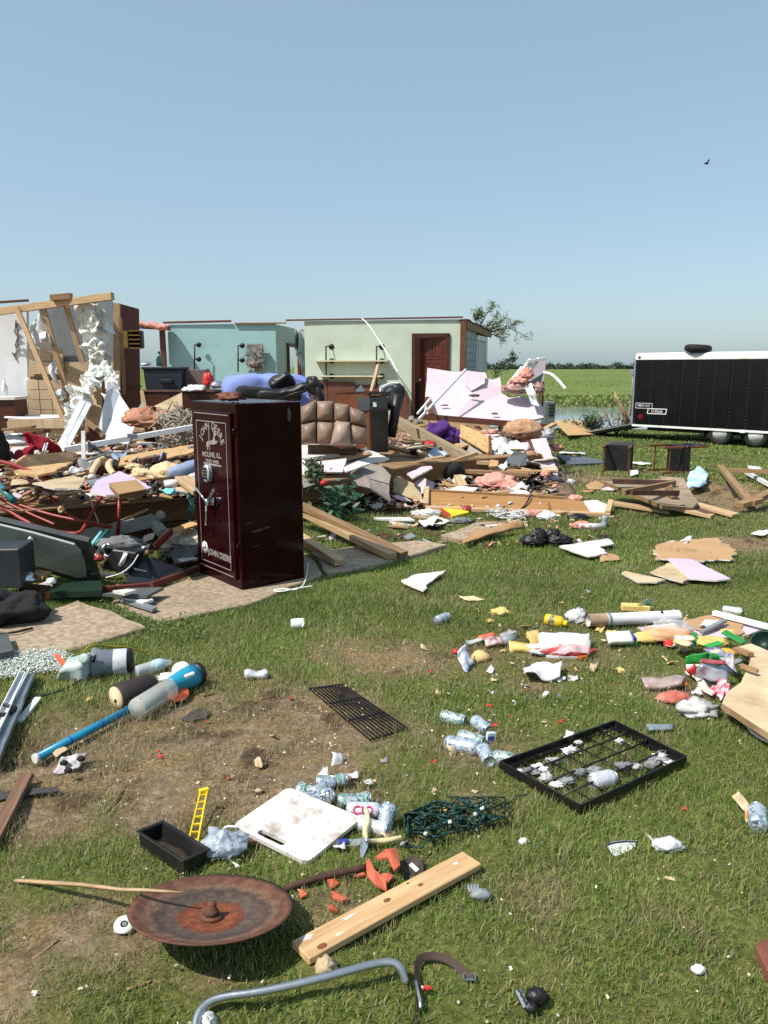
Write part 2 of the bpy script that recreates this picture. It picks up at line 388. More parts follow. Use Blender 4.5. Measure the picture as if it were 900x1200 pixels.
# ================================================================== ground
SLAB_A = [gp(x, y) for x, y in ((0, 742), (40, 727), (92, 711), (130, 722), (172, 740), (120, 754), (62, 770), (0, 778))]
SLAB_A = [gp(-60, 748)] + SLAB_A + [gp(-60, 790)]
SLAB_B = [gp(x, y) for x, y in ((128, 709), (178, 697), (235, 682), (300, 664), (360, 649), (378, 676), (330, 697), (290, 713), (240, 722), (190, 732), (158, 722))]
SLAB_C = [gp(x, y) for x, y in ((364, 649), (440, 640), (488, 638), (524, 644), (486, 655), (440, 665), (384, 676))]
SLAB_D = [gp(x, y) for x, y in ((516, 632), (560, 613), (606, 610), (612, 618), (584, 628), (546, 638))]
GLASS = [gp(x, y) for x, y in ((-60, 790), (0, 772), (62, 764), (96, 778), (92, 792), (50, 792), (0, 800), (-60, 815))]
# the wrecked house stands on this plan (front edge follows the rim boards)
HOUSE = [(-4.6, 6.0), (-1.75, 7.75), (-.55, 8.75), (.45, 10.2), (2.3, 11.4), (2.35, 21.2), (-14, 23.5), (-14, 10)]
BARE = [(230, 890, 235, 88, .88), (340, 850, 165, 58, .74), (470, 775, 110, 30, .55), (90, 1090, 160, 60, .6), (50, 930, 90, 60, .7),
        (380, 1070, 80, 40, .45), (655, 770, 120, 40, .3), (800, 812, 60, 30, .4), (545, 880, 90, 45, .4), (0, 1150, 90, 70, .5),
        (850, 584, 46, 16, 1.2), (870, 638, 44, 10, .9), (690, 560, 60, 12, .5), (560, 940, 60, 40, .35), (640, 1040, 50, 40, .3), (560, 770, 40, 15, .5),
        (450, 596, 60, 22, .5), (620, 800, 50, 18, .35), (760, 1080, 60, 40, .25), (500, 700, 60, 14, .25), (230, 1150, 120, 30, .4)]
def bare_at(x, y):
    px, py = to_px(x, y, H(x, y)); b = np.zeros(np.shape(x))
    for cx, cy, rx, ry, s in BARE:
        b = np.maximum(b, s * np.exp(-(((px - cx) / rx) ** 2 + ((py - cy) / ry) ** 2)))
    n = fbm(x, y, 2.6, 3, 4) * .6 + fbm(x, y, 9, 5, 2) * .4
    b = b * np.where(y > .3, 1, 0) + (n - .5) * .75 + .02
    return np.clip(b * 1.25, 0, 1)
def axis(a, b, step, far):
    mid = list(np.arange(a, b + 1e-6, step)); s = step; lo = [a]; hi = [mid[-1]]
    while lo[-1] > -far: s *= 1.22; lo.append(lo[-1] - s)
    s = step
    while hi[-1] < far: s *= 1.22; hi.append(hi[-1] + s)
    return np.array(lo[:0:-1] + mid + hi[1:])
gx = axis(-6.5, 9, .07, 1500); gy = axis(.6, 16, .07, 3200)
X, Y = np.meshgrid(gx, gy); Z = H(X, Y)
Bv = bare_at(X, np.maximum(Y, .5)); Bv = np.where((Y < .6) | (Y > 40), .2, Bv)
rough = (fbm(X, Y, 7, 11, 3) - .5) * .05 + (fbm(X, Y, 25, 12, 2) - .5) * .02
Z = Z + rough * np.where((Y < 17) & (Y > 0), 1, .15)
nx, ny = len(gx), len(gy)
me = bpy.data.meshes.new('ground'); me.vertices.add(nx * ny)
me.vertices.foreach_set('co', np.stack([X, Y, Z], -1).astype(np.float32).ravel())
ii = np.arange((ny - 1) * nx).reshape(ny - 1, nx)[:, :-1].ravel()
q = np.stack([ii, ii + 1, ii + nx + 1, ii + nx], -1)
me.loops.add(q.size); me.loops.foreach_set('vertex_index', q.ravel().astype(np.int32))
me.polygons.add(len(q)); me.polygons.foreach_set('loop_start', np.arange(0, q.size, 4, dtype=np.int32)); me.polygons.foreach_set('use_smooth', np.ones(len(q), bool))
at = me.attributes.new('bare', 'FLOAT', 'POINT'); at.data.foreach_set('value', Bv.ravel().astype(np.float32))
me.update(); me.validate()
ground = bpy.data.objects.new('ground', me); COL.objects.link(ground); tag(ground, kind='structure')
gm = bpy.data.materials.new('soil_and_turf'); gm.use_nodes = True; N = gm.node_tree.nodes; L = gm.node_tree.links; b = N['Principled BSDF']; b.inputs['Roughness'].default_value = .95; b.inputs['Specular IOR Level'].default_value = .15
geo = N.new('ShaderNodeNewGeometry'); at = N.new('ShaderNodeAttribute'); at.attribute_name = 'bare'
def nz(scale, det=6, rough_=.6, vec=None):
    n = N.new('ShaderNodeTexNoise'); n.inputs['Scale'].default_value = scale; n.inputs['Detail'].default_value = det; n.inputs['Roughness'].default_value = rough_; L.new(vec or geo.outputs['Position'], n.inputs['Vector']); return n
def ramp(src, *st):
    r = N.new('ShaderNodeValToRGB'); e = r.color_ramp.elements
    while len(e) < len(st): e.new(.5)
    for k, (p, c) in enumerate(st): e[k].position = p; e[k].color = c if len(c) == 4 else lin(c)
    L.new(src, r.inputs[0]); return r.outputs[0]
def mixc(f, a, b_):
    m = N.new('ShaderNodeMix'); m.data_type = 'RGBA'; L.new(f, m.inputs[0]); L.new(a, m.inputs[6]); L.new(b_, m.inputs[7]); return m.outputs[2]
soil = ramp(nz(22, 10, .75).outputs['Fac'], (.3, (78, 64, 52)), (.5, (126, 108, 86)), (.72, (174, 154, 126)))
straw = ramp(nz(60, 6, .7).outputs['Fac'], (.3, (78, 64, 44)), (.52, (128, 108, 76)), (.72, (180, 160, 118)))
earth = mixc(ramp(nz(5, 5).outputs['Fac'], (.42, (0, 0, 0, 1)), (.6, (1, 1, 1, 1))), soil, straw)
damp = N.new('ShaderNodeRGB'); damp.outputs[0].default_value = lin((66, 50, 38))
earth = mixc(ramp(nz(2.6, 7, .68).outputs['Fac'], (.52, (0, 0, 0, 1)), (.62, (.85, .85, .85, 1))), earth, damp.outputs[0])
turf = ramp(nz(40, 6, .7).outputs['Fac'], (.3, (58, 64, 30)), (.5, (92, 98, 48)), (.75, (136, 134, 78)))
mp = N.new('ShaderNodeMapping'); mp.inputs['Scale'].default_value = (.35, 1, 1); L.new(geo.outputs['Position'], mp.inputs['Vector'])
field = ramp(nz(.16, 10, .7, mp.outputs[0]).outputs['Fac'], (.3, (86, 100, 48)), (.5, (98, 112, 56)), (.72, (110, 122, 64)))
sepx = N.new('ShaderNodeSeparateXYZ'); L.new(geo.outputs['Position'], sepx.inputs[0])
def mrange(src, a, b_):
    m = N.new('ShaderNodeMapRange'); m.inputs[1].default_value = a; m.inputs[2].default_value = b_; L.new(src, m.inputs[0]); return m.outputs[0]
mud = N.new('ShaderNodeRGB'); mud.outputs[0].default_value = lin((62, 50, 36))
bank = mixc(mrange(sepx.outputs['Z'], -1.0, -.55), mud.outputs[0], field)
turf2 = mixc(mrange(sepx.outputs['Y'], 17, 23), turf, bank)
L.new(mixc(ramp(at.outputs['Fac'], (.25, (0, 0, 0, 1)), (.6, (1, 1, 1, 1))), turf2, earth), b.inputs['Base Color'])
bp = N.new('ShaderNodeBump'); bp.inputs['Strength'].default_value = .8; bp.inputs['Distance'].default_value = .02; L.new(nz(45, 6, .7).outputs['Fac'], bp.inputs['Height']); L.new(bp.outputs[0], b.inputs['Normal'])
me.materials.append(gm)
# ------------------------------------------------------------------ concrete walk
conc = mat('worn_concrete', (136, 118, 98), (176, 158, 134), 26, .95, .6, 90, dirt=(104, 86, 68), damt=.55, dscale=3.5, vary=.06)
walk = thing('concrete_path', None, None, gp(200, 720)); tag(walk, kind='structure')
for pts, tz in ((SLAB_A, .035), (SLAB_B, .03), (SLAB_C, .036), (SLAB_D, .03)):
    p2 = jagged([(p.x, p.y, 0) for p in pts], .12, .02)
    zt = sum(p.z for p in pts) / len(pts) + tz
    bb = MB(); bb.prism([Vector((p.x, p.y, zt)) for p in p2], (0, 0, 1), .12); bb.wpart('slab', conc, walk, bevel=.008)
# ------------------------------------------------------------------ grass blades (uncountable)
rng = np.random.default_rng(4)
def scatter(x0, x1, y0, y1, dens):
    n = int((x1 - x0) * (y1 - y0) * dens); x = rng.uniform(x0, x1, n); y = rng.uniform(y0, y1, n)
    px, py = to_px(x, y, H(x, y)); k = (px > -170) & (px < 1090) & (py < 1290)
    return x[k], y[k]
def keep_grass(x, y, slack=0):
    k = np.ones(len(x), bool)
    jx = x + (fbm(x, y, 6, 21, 2) - .5) * .22; jy = y + (fbm(x, y, 6, 22, 2) - .5) * .22
    for p in (SLAB_A, SLAB_B, SLAB_C, SLAB_D): k &= ~in_poly(jx, jy, p)
    k &= ~(in_poly(x, y, GLASS) & (rng.random(len(x)) < .85))
    k &= ~in_poly(x, y, HOUSE); px, py = to_px(x, y, H(x, y))
    for p in (((270, 975), (338, 930), (426, 966), (362, 1020)), ((345, 1112), (362, 1128), (562, 1016), (546, 1004)), ((172, 990), (190, 985), (236, 1010), (206, 1026)), ((850, 826), (885, 765), (940, 790), (900, 860)), ((362, 808), (401, 803), (476, 853), (434, 866))): k &= ~(in_poly(px, py, p) & (rng.random(len(x)) < .93))
    return k
def blades(name, parts, hmul=1.0):
    V = []; Cc = []
    for (x, y, h, wd, dry) in parts:
        n = len(x); z = H(x, y) - .006; th = rng.uniform(0, 2 * PI, n)
        lean = rng.uniform(.15, .95, n) * h; la = th + rng.normal(0, .6, n) + PI / 2
        dx, dy = np.cos(th) * wd / 2, np.sin(th) * wd / 2; lx, ly = np.cos(la) * lean, np.sin(la) * lean
        hz_ = np.sqrt(np.maximum(h * h - lean * lean * .75, (.25 * h) ** 2))
        p0 = np.stack([x - dx, y - dy, z], -1); p1 = np.stack([x + dx, y + dy, z], -1)
        p2 = np.stack([x + dx * .8 + lx * .35, y + dy * .8 + ly * .35, z + hz_ * .62], -1); p3 = np.stack([x - dx * .8 + lx * .35, y - dy * .8 + ly * .35, z + hz_ * .62], -1)
        p4 = np.stack([x + lx, y + ly, z + hz_], -1)
        V.append(np.stack([p0, p1, p2, p3, p4], 1))
        t = rng.random(n)[:, None]; u = fbm(x, y, 1.3, 31, 3)[:, None]
        g = np.array([.088, .150, .028]) * (1 - t) + np.array([.290, .375, .100]) * t
        g = g * (.6 + .85 * u); s = np.array([.24, .19, .10]) * (1 - t) + np.array([.50, .42, .26]) * t
        isdry = (rng.random(n) < dry)[:, None]; c = np.where(isdry, s, g)
        Cc.append(np.repeat(c[:, None, :], 5, 1))
    V = np.concatenate(V).astype(np.float32); Cc = np.concatenate(Cc).astype(np.float32); n = len(V)
    me = bpy.data.meshes.new(name); me.vertices.add(n * 5); me.vertices.foreach_set('co', V.ravel())
    base = (np.arange(n) * 5)[:, None]
    lv = np.concatenate([base + np.array([0, 1, 2, 3]), base + np.array([3, 2, 4])], 1).ravel()
    me.loops.add(n * 7); me.loops.foreach_set('vertex_index', lv.astype(np.int32)); me.polygons.add(n * 2)
    ls = (np.arange(n) * 7)[:, None] + np.array([0, 4]); me.polygons.foreach_set('loop_start', ls.ravel().astype(np.int32))
    a = me.color_attributes.new('tint', 'FLOAT_COLOR', 'POINT'); a.data.foreach_set('color', np.concatenate([Cc.reshape(-1, 3), np.ones((n * 5, 1), np.float32)], 1).astype(np.float32).ravel())
    me.update(); me.materials.append(blade_mat); o = bpy.data.objects.new(name, me); COL.objects.link(o); return o
bmn = bpy.data.materials.new('grass_blade'); bmn.use_nodes = True; N = bmn.node_tree.nodes; L = bmn.node_tree.links; blade_mat = bmn
pb = N['Principled BSDF']; pb.inputs['Roughness'].default_value = .55; pb.inputs['Specular IOR Level'].default_value = .25
ca = N.new('ShaderNodeAttribute'); ca.attribute_name = 'tint'; L.new(ca.outputs['Color'], pb.inputs['Base Color'])
tr = N.new('ShaderNodeBsdfTranslucent'); L.new(ca.outputs['Color'], tr.inputs['Color']); ms = N.new('ShaderNodeMixShader'); ms.inputs[0].default_value = .4
L.new(pb.outputs[0], ms.inputs[1]); L.new(tr.outputs[0], ms.inputs[2]); L.new(ms.outputs[0], N['Material Output'].inputs[0])
sets = []; dryset = []
for (x0, x1, y0, y1, dens, h0, wd) in ((-2.6, 2.9, 1.3, 3.6, 15000, .042, .0027), (-3.9, 4.4, 3.6, 6.2, 10500, .045, .0037), (-4.6, 7.0, 6.2, 10, 4400, .05, .006),
                                       (-3, 12, 10, 16, 1200, .055, .014), (0, 15, 16, 24, 420, .06, .026), (0, 20, 24, 31, 120, .05, .05)):
    x, y = scatter(x0, x1, y0, y1, dens); k = keep_grass(x, y); x, y = x[k], y[k]; b_ = bare_at(x, y)
    k = rng.random(len(x)) > np.clip((b_ - .22) * 2.0, 0, .96) * np.where(fbm(x, y, 5.5, 71, 2) > .62, .6, 1); x, y, b_ = x[k], y[k], b_[k]
    tall = fbm(x, y, 1.1, 41, 3); px, py = to_px(x, y, H(x, y))
    lush = np.exp(-(((px - 110) / 170) ** 2 + ((py - 830) / 45) ** 2)) + np.exp(-(((px - 330) / 200) ** 2 + ((py - 725) / 32) ** 2)) * .8 + np.exp(-(((px - 90) / 120) ** 2 + ((py - 705) / 14) ** 2)) * .9 + np.exp(-(((px - 420) / 50) ** 2 + ((py - 600) / 40) ** 2)) * 1.1
    h = h0 * (.35 + .8 * tall + .6 * lush + .8 * np.clip(fbm(x, y, 4.2, 43, 2) - .5, 0, 1) * 2) * rng.uniform(.6, 1.25, len(x))
    dry = np.clip(.15 + 1.05 * b_ + .35 * (fbm(x, y, .8, 51, 3) - .5) - .25 * lush, .04, .95)
    sets.append((x, y, h, wd * rng.uniform(.7, 1.3, len(x)), dry))
    if y0 < 12:      # dead clippings lying flat
        x, y = scatter(x0, x1, y0, y1, dens * .3); k = keep_grass(x, y); x, y = x[k], y[k]; b_ = bare_at(x, y); k = rng.random(len(x)) < (.12 + b_ * 1.1) * np.clip(fbm(x, y, 3.2, 81, 3) * 3 - .8, .3, 1); x, y = x[k], y[k]
        dryset.append((x, y, np.full(len(x), .022) * rng.uniform(.5, 1.5, len(x)), wd * .9 * np.ones(len(x)), np.full(len(x), .93)))
tag(blades('lawn_grass', sets), 'short green lawn grass with drier tufts around the debris', 'grass', kind='stuff')
tag(blades('dry_thatch', dryset), 'dead straw coloured grass clippings on the bare soil', 'thatch', kind='stuff')
# clover-like leafy weeds along the walk
wb = MB(); wr = random.Random(3)
for k in range(900):
    px = wr.uniform(90, 240); py = 712 + (px - 90) * .16 + wr.gauss(0, 9)
    if k > 560: px = wr.uniform(366, 440); py = wr.uniform(600, 660)
    p = gp(px, py, wr.uniform(.01, .06)); s = wr.uniform(.010, .02); a = wr.uniform(0, 6.3); t = wr.uniform(-.5, .5)
    if any(in_poly(np.array([p.x]), np.array([p.y]), q_)[0] for q_ in (SLAB_A, SLAB_B, SLAB_C)): continue
    d = Vector((math.cos(a), math.sin(a), t)) * s; e = Vector((-math.sin(a), math.cos(a), wr.uniform(-.4, .4))) * s * .6
    wb.add([p - d, p + e, p + d, p - e], [(0, 1, 2, 3)])
weedm = mat('weed_leaf', (60, 86, 34), (92, 116, 48), 20, .6, 0, vary=0)
wb.obj('weeds', weedm, 'low leafy green weeds growing between the concrete slabs', 'weeds', kind='stuff')
# crushed glass on the slab edge
gb = MB()
for k in range(4200):
    while True:
        p = Vector((wr.uniform(-4.4, -1.4), wr.uniform(3.6, 5.4), 0))
        if in_poly(np.array([p.x]), np.array([p.y]), GLASS)[0]: break
    p.z = hz(p.x, p.y) + wr.uniform(.015, .04); s = wr.uniform(.003, .010)
    gb.box(p, (s, s * wr.uniform(.5, 1), s * .6), (wr.uniform(-1, 1), wr.uniform(-1, 1), wr.uniform(0, 3)))
gb.obj('crushed_glass', mat('pale_green_glass_crumbs', (196, 204, 196), (220, 224, 218), 60, .3, 0, spec=.7), 'pale green crumbs of shattered glass along the slab edge', 'glass', kind='stuff')
# small pale crumbs, chips and pebbles strewn over lawn
cb = MB()
for k in range(900):
    px = wr.uniform(-60, 960); py = 640 + 620 * wr.random() ** 1.2
    if wr.random() < .45: px = wr.gauss(640, 140); py = wr.gauss(790, 60)
    elif wr.random() < .5: px = wr.gauss(240, 150); py = wr.gauss(900, 90)
    if py < 625: continue
    p = gp(px, py, wr.uniform(.004, .03)); s = wr.uniform(.002, .0075)
    if in_poly(np.array([p.x]), np.array([p.y]), HOUSE)[0]: continue
    cb.box(p, (s * wr.uniform(.8, 2), s, s * .5), (wr.uniform(-.6, .6), wr.uniform(-.6, .6), wr.uniform(0, 3)))
cb.obj('crumbs', mat('plaster_crumbs', (170, 152, 124), (214, 204, 186), 30, .9, 0), 'tiny pale crumbs of plaster and straw strewn over the lawn', 'crumbs', kind='stuff')
# ------------------------------------------------------------------ pond
pm = bpy.data.materials.new('pond_water'); pm.use_nodes = True; N = pm.node_tree.nodes; L = pm.node_tree.links; b = N['Principled BSDF']
b.inputs['Base Color'].default_value = lin((116, 126, 126)); b.inputs['Roughness'].default_value = .1; b.inputs['IOR'].default_value = 1.33
tc = N.new('ShaderNodeNewGeometry'); n = N.new('ShaderNodeTexNoise'); n.inputs['Scale'].default_value = 2.2; n.inputs['Detail'].default_value = 4; L.new(tc.outputs['Position'], n.inputs['Vector'])
bp = N.new('ShaderNodeBump'); bp.inputs['Strength'].default_value = .12; bp.inputs['Distance'].default_value = .05; L.new(n.outputs['Fac'], bp.inputs['Height']); L.new(bp.outputs[0], b.inputs['Normal'])
wtr = MB(); wtr.add([(-300, 31, WATER_Z), (400, 31, WATER_Z), (400, 60, WATER_Z), (-300, 60, WATER_Z)], [(0, 1, 2, 3)]); wtr.obj('pond', pm, kind='structure')
# rank grass along the far bank and field tufts
fb = []
x = rng.uniform(0, 60, 11000); y = 54.5 + rng.random(11000) ** 1.6 * 4; fb.append((x, y, rng.uniform(.10, .32, len(x)), np.full(len(x), .14), np.full(len(x), .2)))
x = rng.uniform(2, 90, 5000); y = 58 + rng.random(5000) ** 1.3 * 85; k = rng.random(len(x)) < fbm(x * .4, y, .2, 61, 3); x, y = x[k], y[k]; fb.append((x, y, rng.uniform(.06, .16, len(x)), np.full(len(x), .2), np.full(len(x), .12)))
tag(blades('bank_grass', fb), 'rank green grass on the far bank and pasture beyond the pond', 'grass', kind='stuff')
# ------------------------------------------------------------------ far-off wood along the horizon
leafm = mat('far_foliage', (46, 60, 44), (66, 80, 56), .4, .8, 0, vary=0)
tb = MB(); tr_ = random.Random(9)
x = -60.0
while x < 620:
    D = 560 + tr_.uniform(-30, 60); hgt = tr_.uniform(2.2, 4.6) * (1.25 if 130 < x < 165 else 1) ; w_ = tr_.uniform(3, 9); zg = hz(x, D)
    for k in range(int(60 + w_ * 12)):
        a = tr_.gauss(0, .38); zz = abs(tr_.gauss(.45, .28)); s = tr_.uniform(.5, 1.3)
        c = Vector((x + a * w_, D + tr_.uniform(-3, 3), zg + min(1, zz) * hgt * (1 - .5 * abs(a))))
        r3 = [Vector((tr_.uniform(-s, s), tr_.uniform(-s, s), tr_.uniform(-s, s))) for _ in range(3)]
        tb.add([c + q_ for q_ in r3] + [c - r3[0] * .7], [(0, 1, 2), (1, 3, 2)])
    x += w_ * tr_.uniform(.25, .6)
tb.obj('distant_trees', leafm, 'low dark line of trees on the horizon beyond the pasture', 'trees', kind='stuff')
# ------------------------------------------------------------------ trees and shrubs
bark = mat('bark', (92, 76, 60), (124, 106, 86), 12, .9, .5, 30, stretch=(1, 1, .2)); palebark = mat('stripped_bark', (150, 126, 96), (176, 150, 116), 8, .8, .3)
leafg = mat('sparse_leaf', (70, 86, 52), (106, 118, 76), 3, .6, 0, vary=0); leafd = mat('dark_leaf', (40, 58, 34), (68, 84, 46), 3, .6, 0, vary=0)
def limb(b, p, d, L_, r, depth, tips, rnd, droop=0.0, fork=3):
    pts = [p]; n = 5; dd = d.normalized()
    for i in range(n):
        dd = (dd + Vector((rnd.gauss(0, .16), rnd.gauss(0, .16), rnd.gauss(-droop, .14)))).normalized(); pts.append(pts[-1] + dd * L_ / n)
    b.tube(pts, [r * (1 - .75 * i / n) for i in range(n + 1)], 6 if depth > 1 else 4)
    tips += [(q_, depth) for q_ in pts[2:]]
    if depth:
        for k in range(fork + rnd.randint(0, 1)):
            i = rnd.randint(1, n); a = (dd + Vector((rnd.gauss(0, .75), rnd.gauss(0, .75), rnd.gauss(.05, .55)))).normalized()
            limb(b, pts[i], a, L_ * rnd.uniform(.45, .7), r * .5, depth - 1, tips, rnd, droop, fork)
def leafs(b, tips, n, spread, s, rnd):
    for q_, dpt in tips:
        if dpt > 1: continue
        for _ in range(n):
            c = q_ + Vector((rnd.gauss(0, spread), rnd.gauss(0, spread), rnd.gauss(-spread * .3, spread))); a = Vector((rnd.uniform(-1, 1), rnd.uniform(-1, 1), rnd.uniform(-1, 1))).normalized() * s * rnd.uniform(.6, 1.3); e = a.orthogonal().normalized() * s * .45
            b.add([c - a, c + e, c + a, c - e], [(0, 1, 2, 3)])
def tree(name, label, cat, base, limbs, lm, wm, nleaf, spread, ls, seed, trunk=None, tr0=.1, droop=0.0, depth=2, fork=3):
    rnd = random.Random(seed); t = thing(name, label, cat, base); tb_ = MB(); cb_ = MB(); tips = []
    if trunk: tb_.tube([Vector(p) - Vector(base) for p in trunk], [tr0 * (1 - .5 * i / len(trunk)) for i in range(len(trunk))], 8, smooth=1)
    for (p, d, L_, r) in limbs: limb(tb_, Vector(p) - Vector(base), Vector(d), L_, r, depth, tips, rnd, droop, fork)
    leafs(cb_, tips, nleaf, spread, ls, rnd)
    tb_.part('trunk', wm, t); cb_.part('crown', lm, t); return t
B0 = gp(573, 470) ; Yt = 25.0
P = lambda a, b_, y_=25.0: dp(a, b_, y_)
base = Vector((P(560, 470).x, Yt, hz(P(560, 470).x, Yt)))
tree('damaged_tree', 'storm stripped tree leaning out past the corner of the house with sparse grey green leaves', 'tree', base,
     [(P(560, 384), (.55, 0, .5), .6, .035), (P(564, 388), (.95, .1, .22), .75, .04), (P(562, 388), (.8, -.1, .42), .6, .03), (P(566, 391), (.9, 0, .05), .65, .03), (P(572, 390), (1, 0, .3), .8, .035), (P(556, 384), (.2, .1, .5), .45, .03)],
     leafg, bark, 4, .055, .042, 12, trunk=[base, P(556, 430), P(560, 400), P(563, 386)], tr0=.14, depth=2, fork=3)
base = gp(600, 470); Yb = 24.0
Q = lambda a, b_: dp(a, b_, 24.0)
base = Vector((Q(588, 466).x, Yb, hz(Q(588, 466).x, Yb)))
tree('broken_sapling', 'bent sapling with one leafy twig above the pink wall panel', 'tree', base,
     [(Q(570, 434), (1, 0, .12), .6, .025), (Q(585, 429), (.8, 0, .4), .3, .016), (Q(597, 424), (.3, 0, .6), .2, .01)], leafd, bark, 9, .06, .05, 5, trunk=[base, Q(575, 455), Q(566, 432)], tr0=.05, depth=1, fork=2)
def shrub(label, px, py, Y_, wid, hgt, lm, seed, n=520, s=.06, name='shrub', wm=None):
    rnd = random.Random(seed); p = dp(px, py, Y_); p.z = hz(p.x, p.y); t = thing(name, label, 'shrub', p); c = MB(); st = MB()
    for k in range(9): a = rnd.uniform(0, 6.3); st.tube([(0, 0, 0), (math.cos(a) * wid * .25, math.sin(a) * wid * .25, hgt * .5), (math.cos(a) * wid * .42, math.sin(a) * wid * .4, hgt * rnd.uniform(.7, 1.0))], .012, 4)
    lob = [(rnd.uniform(-.4, .4) * wid, rnd.uniform(-.3, .3) * wid, rnd.uniform(.3, .8) * hgt, rnd.uniform(.14, .26)) for _ in range(7)]
    for k in range(n):
        l = rnd.choice(lob); q_ = Vector((l[0] + rnd.gauss(0, l[3] * wid * .55), l[1] + rnd.gauss(0, l[3] * wid * .55), max(.02, l[2] + rnd.gauss(0, l[3] * hgt))))
        a = Vector((rnd.uniform(-1, 1), rnd.uniform(-1, 1), rnd.uniform(-1, 1))).normalized() * s * rnd.uniform(.6, 1.4); e = a.orthogonal().normalized() * s * .5
        c.add([q_ - a, q_ + e, q_ + a, q_ - e], [(0, 1, 2, 3)])
    st.part('stem', wm or bark, t); c.part('foliage', lm, t); return t
shrub('rounded green bush behind the pink wall panel below the bent sapling', 592, 470, 24.5, 1.6, 1.15, leafg, 3, 700, .06)
shrub('dark low bush on the pond bank left of the black ramp', 688, 500, 22.6, 1.1, .62, leafd, 4, 500, .055)
shrub('smaller dark bush between the strand board sheet and the dark low bush on the bank', 668, 498, 23.2, .7, .42, leafd, 5, 300, .05)
shrub('brownish twiggy brush heap at the foot of the broken pale trunk', 723, 500, 23.0, 1.0, .75, mat('dry_brush', (110, 98, 72), (138, 122, 92), 3, .8, 0, vary=0), 6, 420, .05)
# broken pale trunk on the bank
s0 = dp(738, 500, 23.2); s0.z = hz(s0.x, s0.y); t = thing('snapped_tree', 'pale splintered broken tree trunk leaning left above the pond bank', 'tree', s0); b = MB()
b.tube([dp(736, 497, 23.2) - s0, dp(731, 481, 23.2) - s0, dp(724, 469, 23.2) - s0, dp(719, 459, 23.2) - s0], [.085, .07, .055, .03], 8); b.part('trunk', palebark, t)
b = MB(); b.tube([dp(720, 461, 23.2) - s0, dp(716, 457, 23.2) - s0], [.035, .02], 6); b.tube([dp(733, 487, 23.2) - s0, dp(726, 478, 23.2) - s0, dp(727, 470, 23.2) - s0], [.03, .012], 5); b.part('stub', palebark, t)
# ------------------------------------------------------------------ the bird high above the trailer
bpos = dp(828, 192, 40.0); t = thing('flying_bird', 'tiny dark bird gliding alone in the sky above the trailer', 'bird', bpos); b = MB()
t.scale = (.55, .55, .55); b.blob((0, 0, 0), (.17, .06, .055), .04); b.blob((-.18, 0, .02), (.055, .045, .045), .02, nu=10, nv=8); b.add([(.13, -.02, 0), (.13, .02, 0), (.34, .06, .01), (.34, -.06, .01)], [(0, 1, 2, 3)]); b.part('body', BLACKCLOTH, t)
for s_ in (-1, 1):
    b = MB(); b.grid([(-.08, s_ * .04, .02), (.08, s_ * .04, .02), (.12, s_ * .42, .25), (.0, s_ * .42, .27)], 3, 4, th=.008); b.part('wing', BLACKCLOTH, t)
# ------------------------------------------------------------------ drink cans and axis helper
def axisM(p, d, spin=0):
    d = Vector(d).normalized(); return Matrix.Translation(Vector(p)) @ d.to_track_quat('Z', 'Y').to_matrix().to_4x4() @ Matrix.Rotation(spin, 4, 'Z')
def gdir(a, c):
    return (gp(*c) - gp(*a)).normalized()
canmats = {}
def canmat(key, cols):
    """printed label: bands around the can, along its length"""
    if key in canmats: return canmats[key]
    m = bpy.data.materials.new('printed_can_' + key); m.use_nodes = True; N = m.node_tree.nodes; L = m.node_tree.links; b = N['Principled BSDF']; b.inputs['Roughness'].default_value = .3; b.inputs['Metallic'].default_value = .45
    tc = N.new('ShaderNodeTexCoord'); n = N.new('ShaderNodeTexNoise'); n.inputs['Scale'].default_value = 22; n.inputs['Detail'].default_value = 3; L.new(tc.outputs['Object'], n.inputs['Vector'])
    r = N.new('ShaderNodeValToRGB'); r.color_ramp.interpolation = 'CONSTANT'; e = r.color_ramp.elements
    while len(e) < len(cols): e.new(.5)
    for k, c in enumerate(cols): e[k].position = 0 if k == 0 else .38 + .22 * k / len(cols); e[k].color = lin(c)
    L.new(n.outputs['Fac'], r.inputs[0]); L.new(r.outputs[0], b.inputs['Base Color']); canmats[key] = m; return m
BLUECAN = canmat('blue_silver', ((196, 202, 208), (120, 150, 176), (206, 210, 212), (72, 96, 120), (190, 196, 200)))
GREENCAN = canmat('green_silver', ((190, 198, 196), (92, 132, 108), (204, 210, 206), (120, 160, 150)))
WHITECAN = canmat('white_silver', ((226, 226, 226), (206, 208, 212), (230, 230, 230)))
canend = mat('can_end_aluminium', (190, 196, 202), None, 8, .3, .05, metal=.8, vary=0)
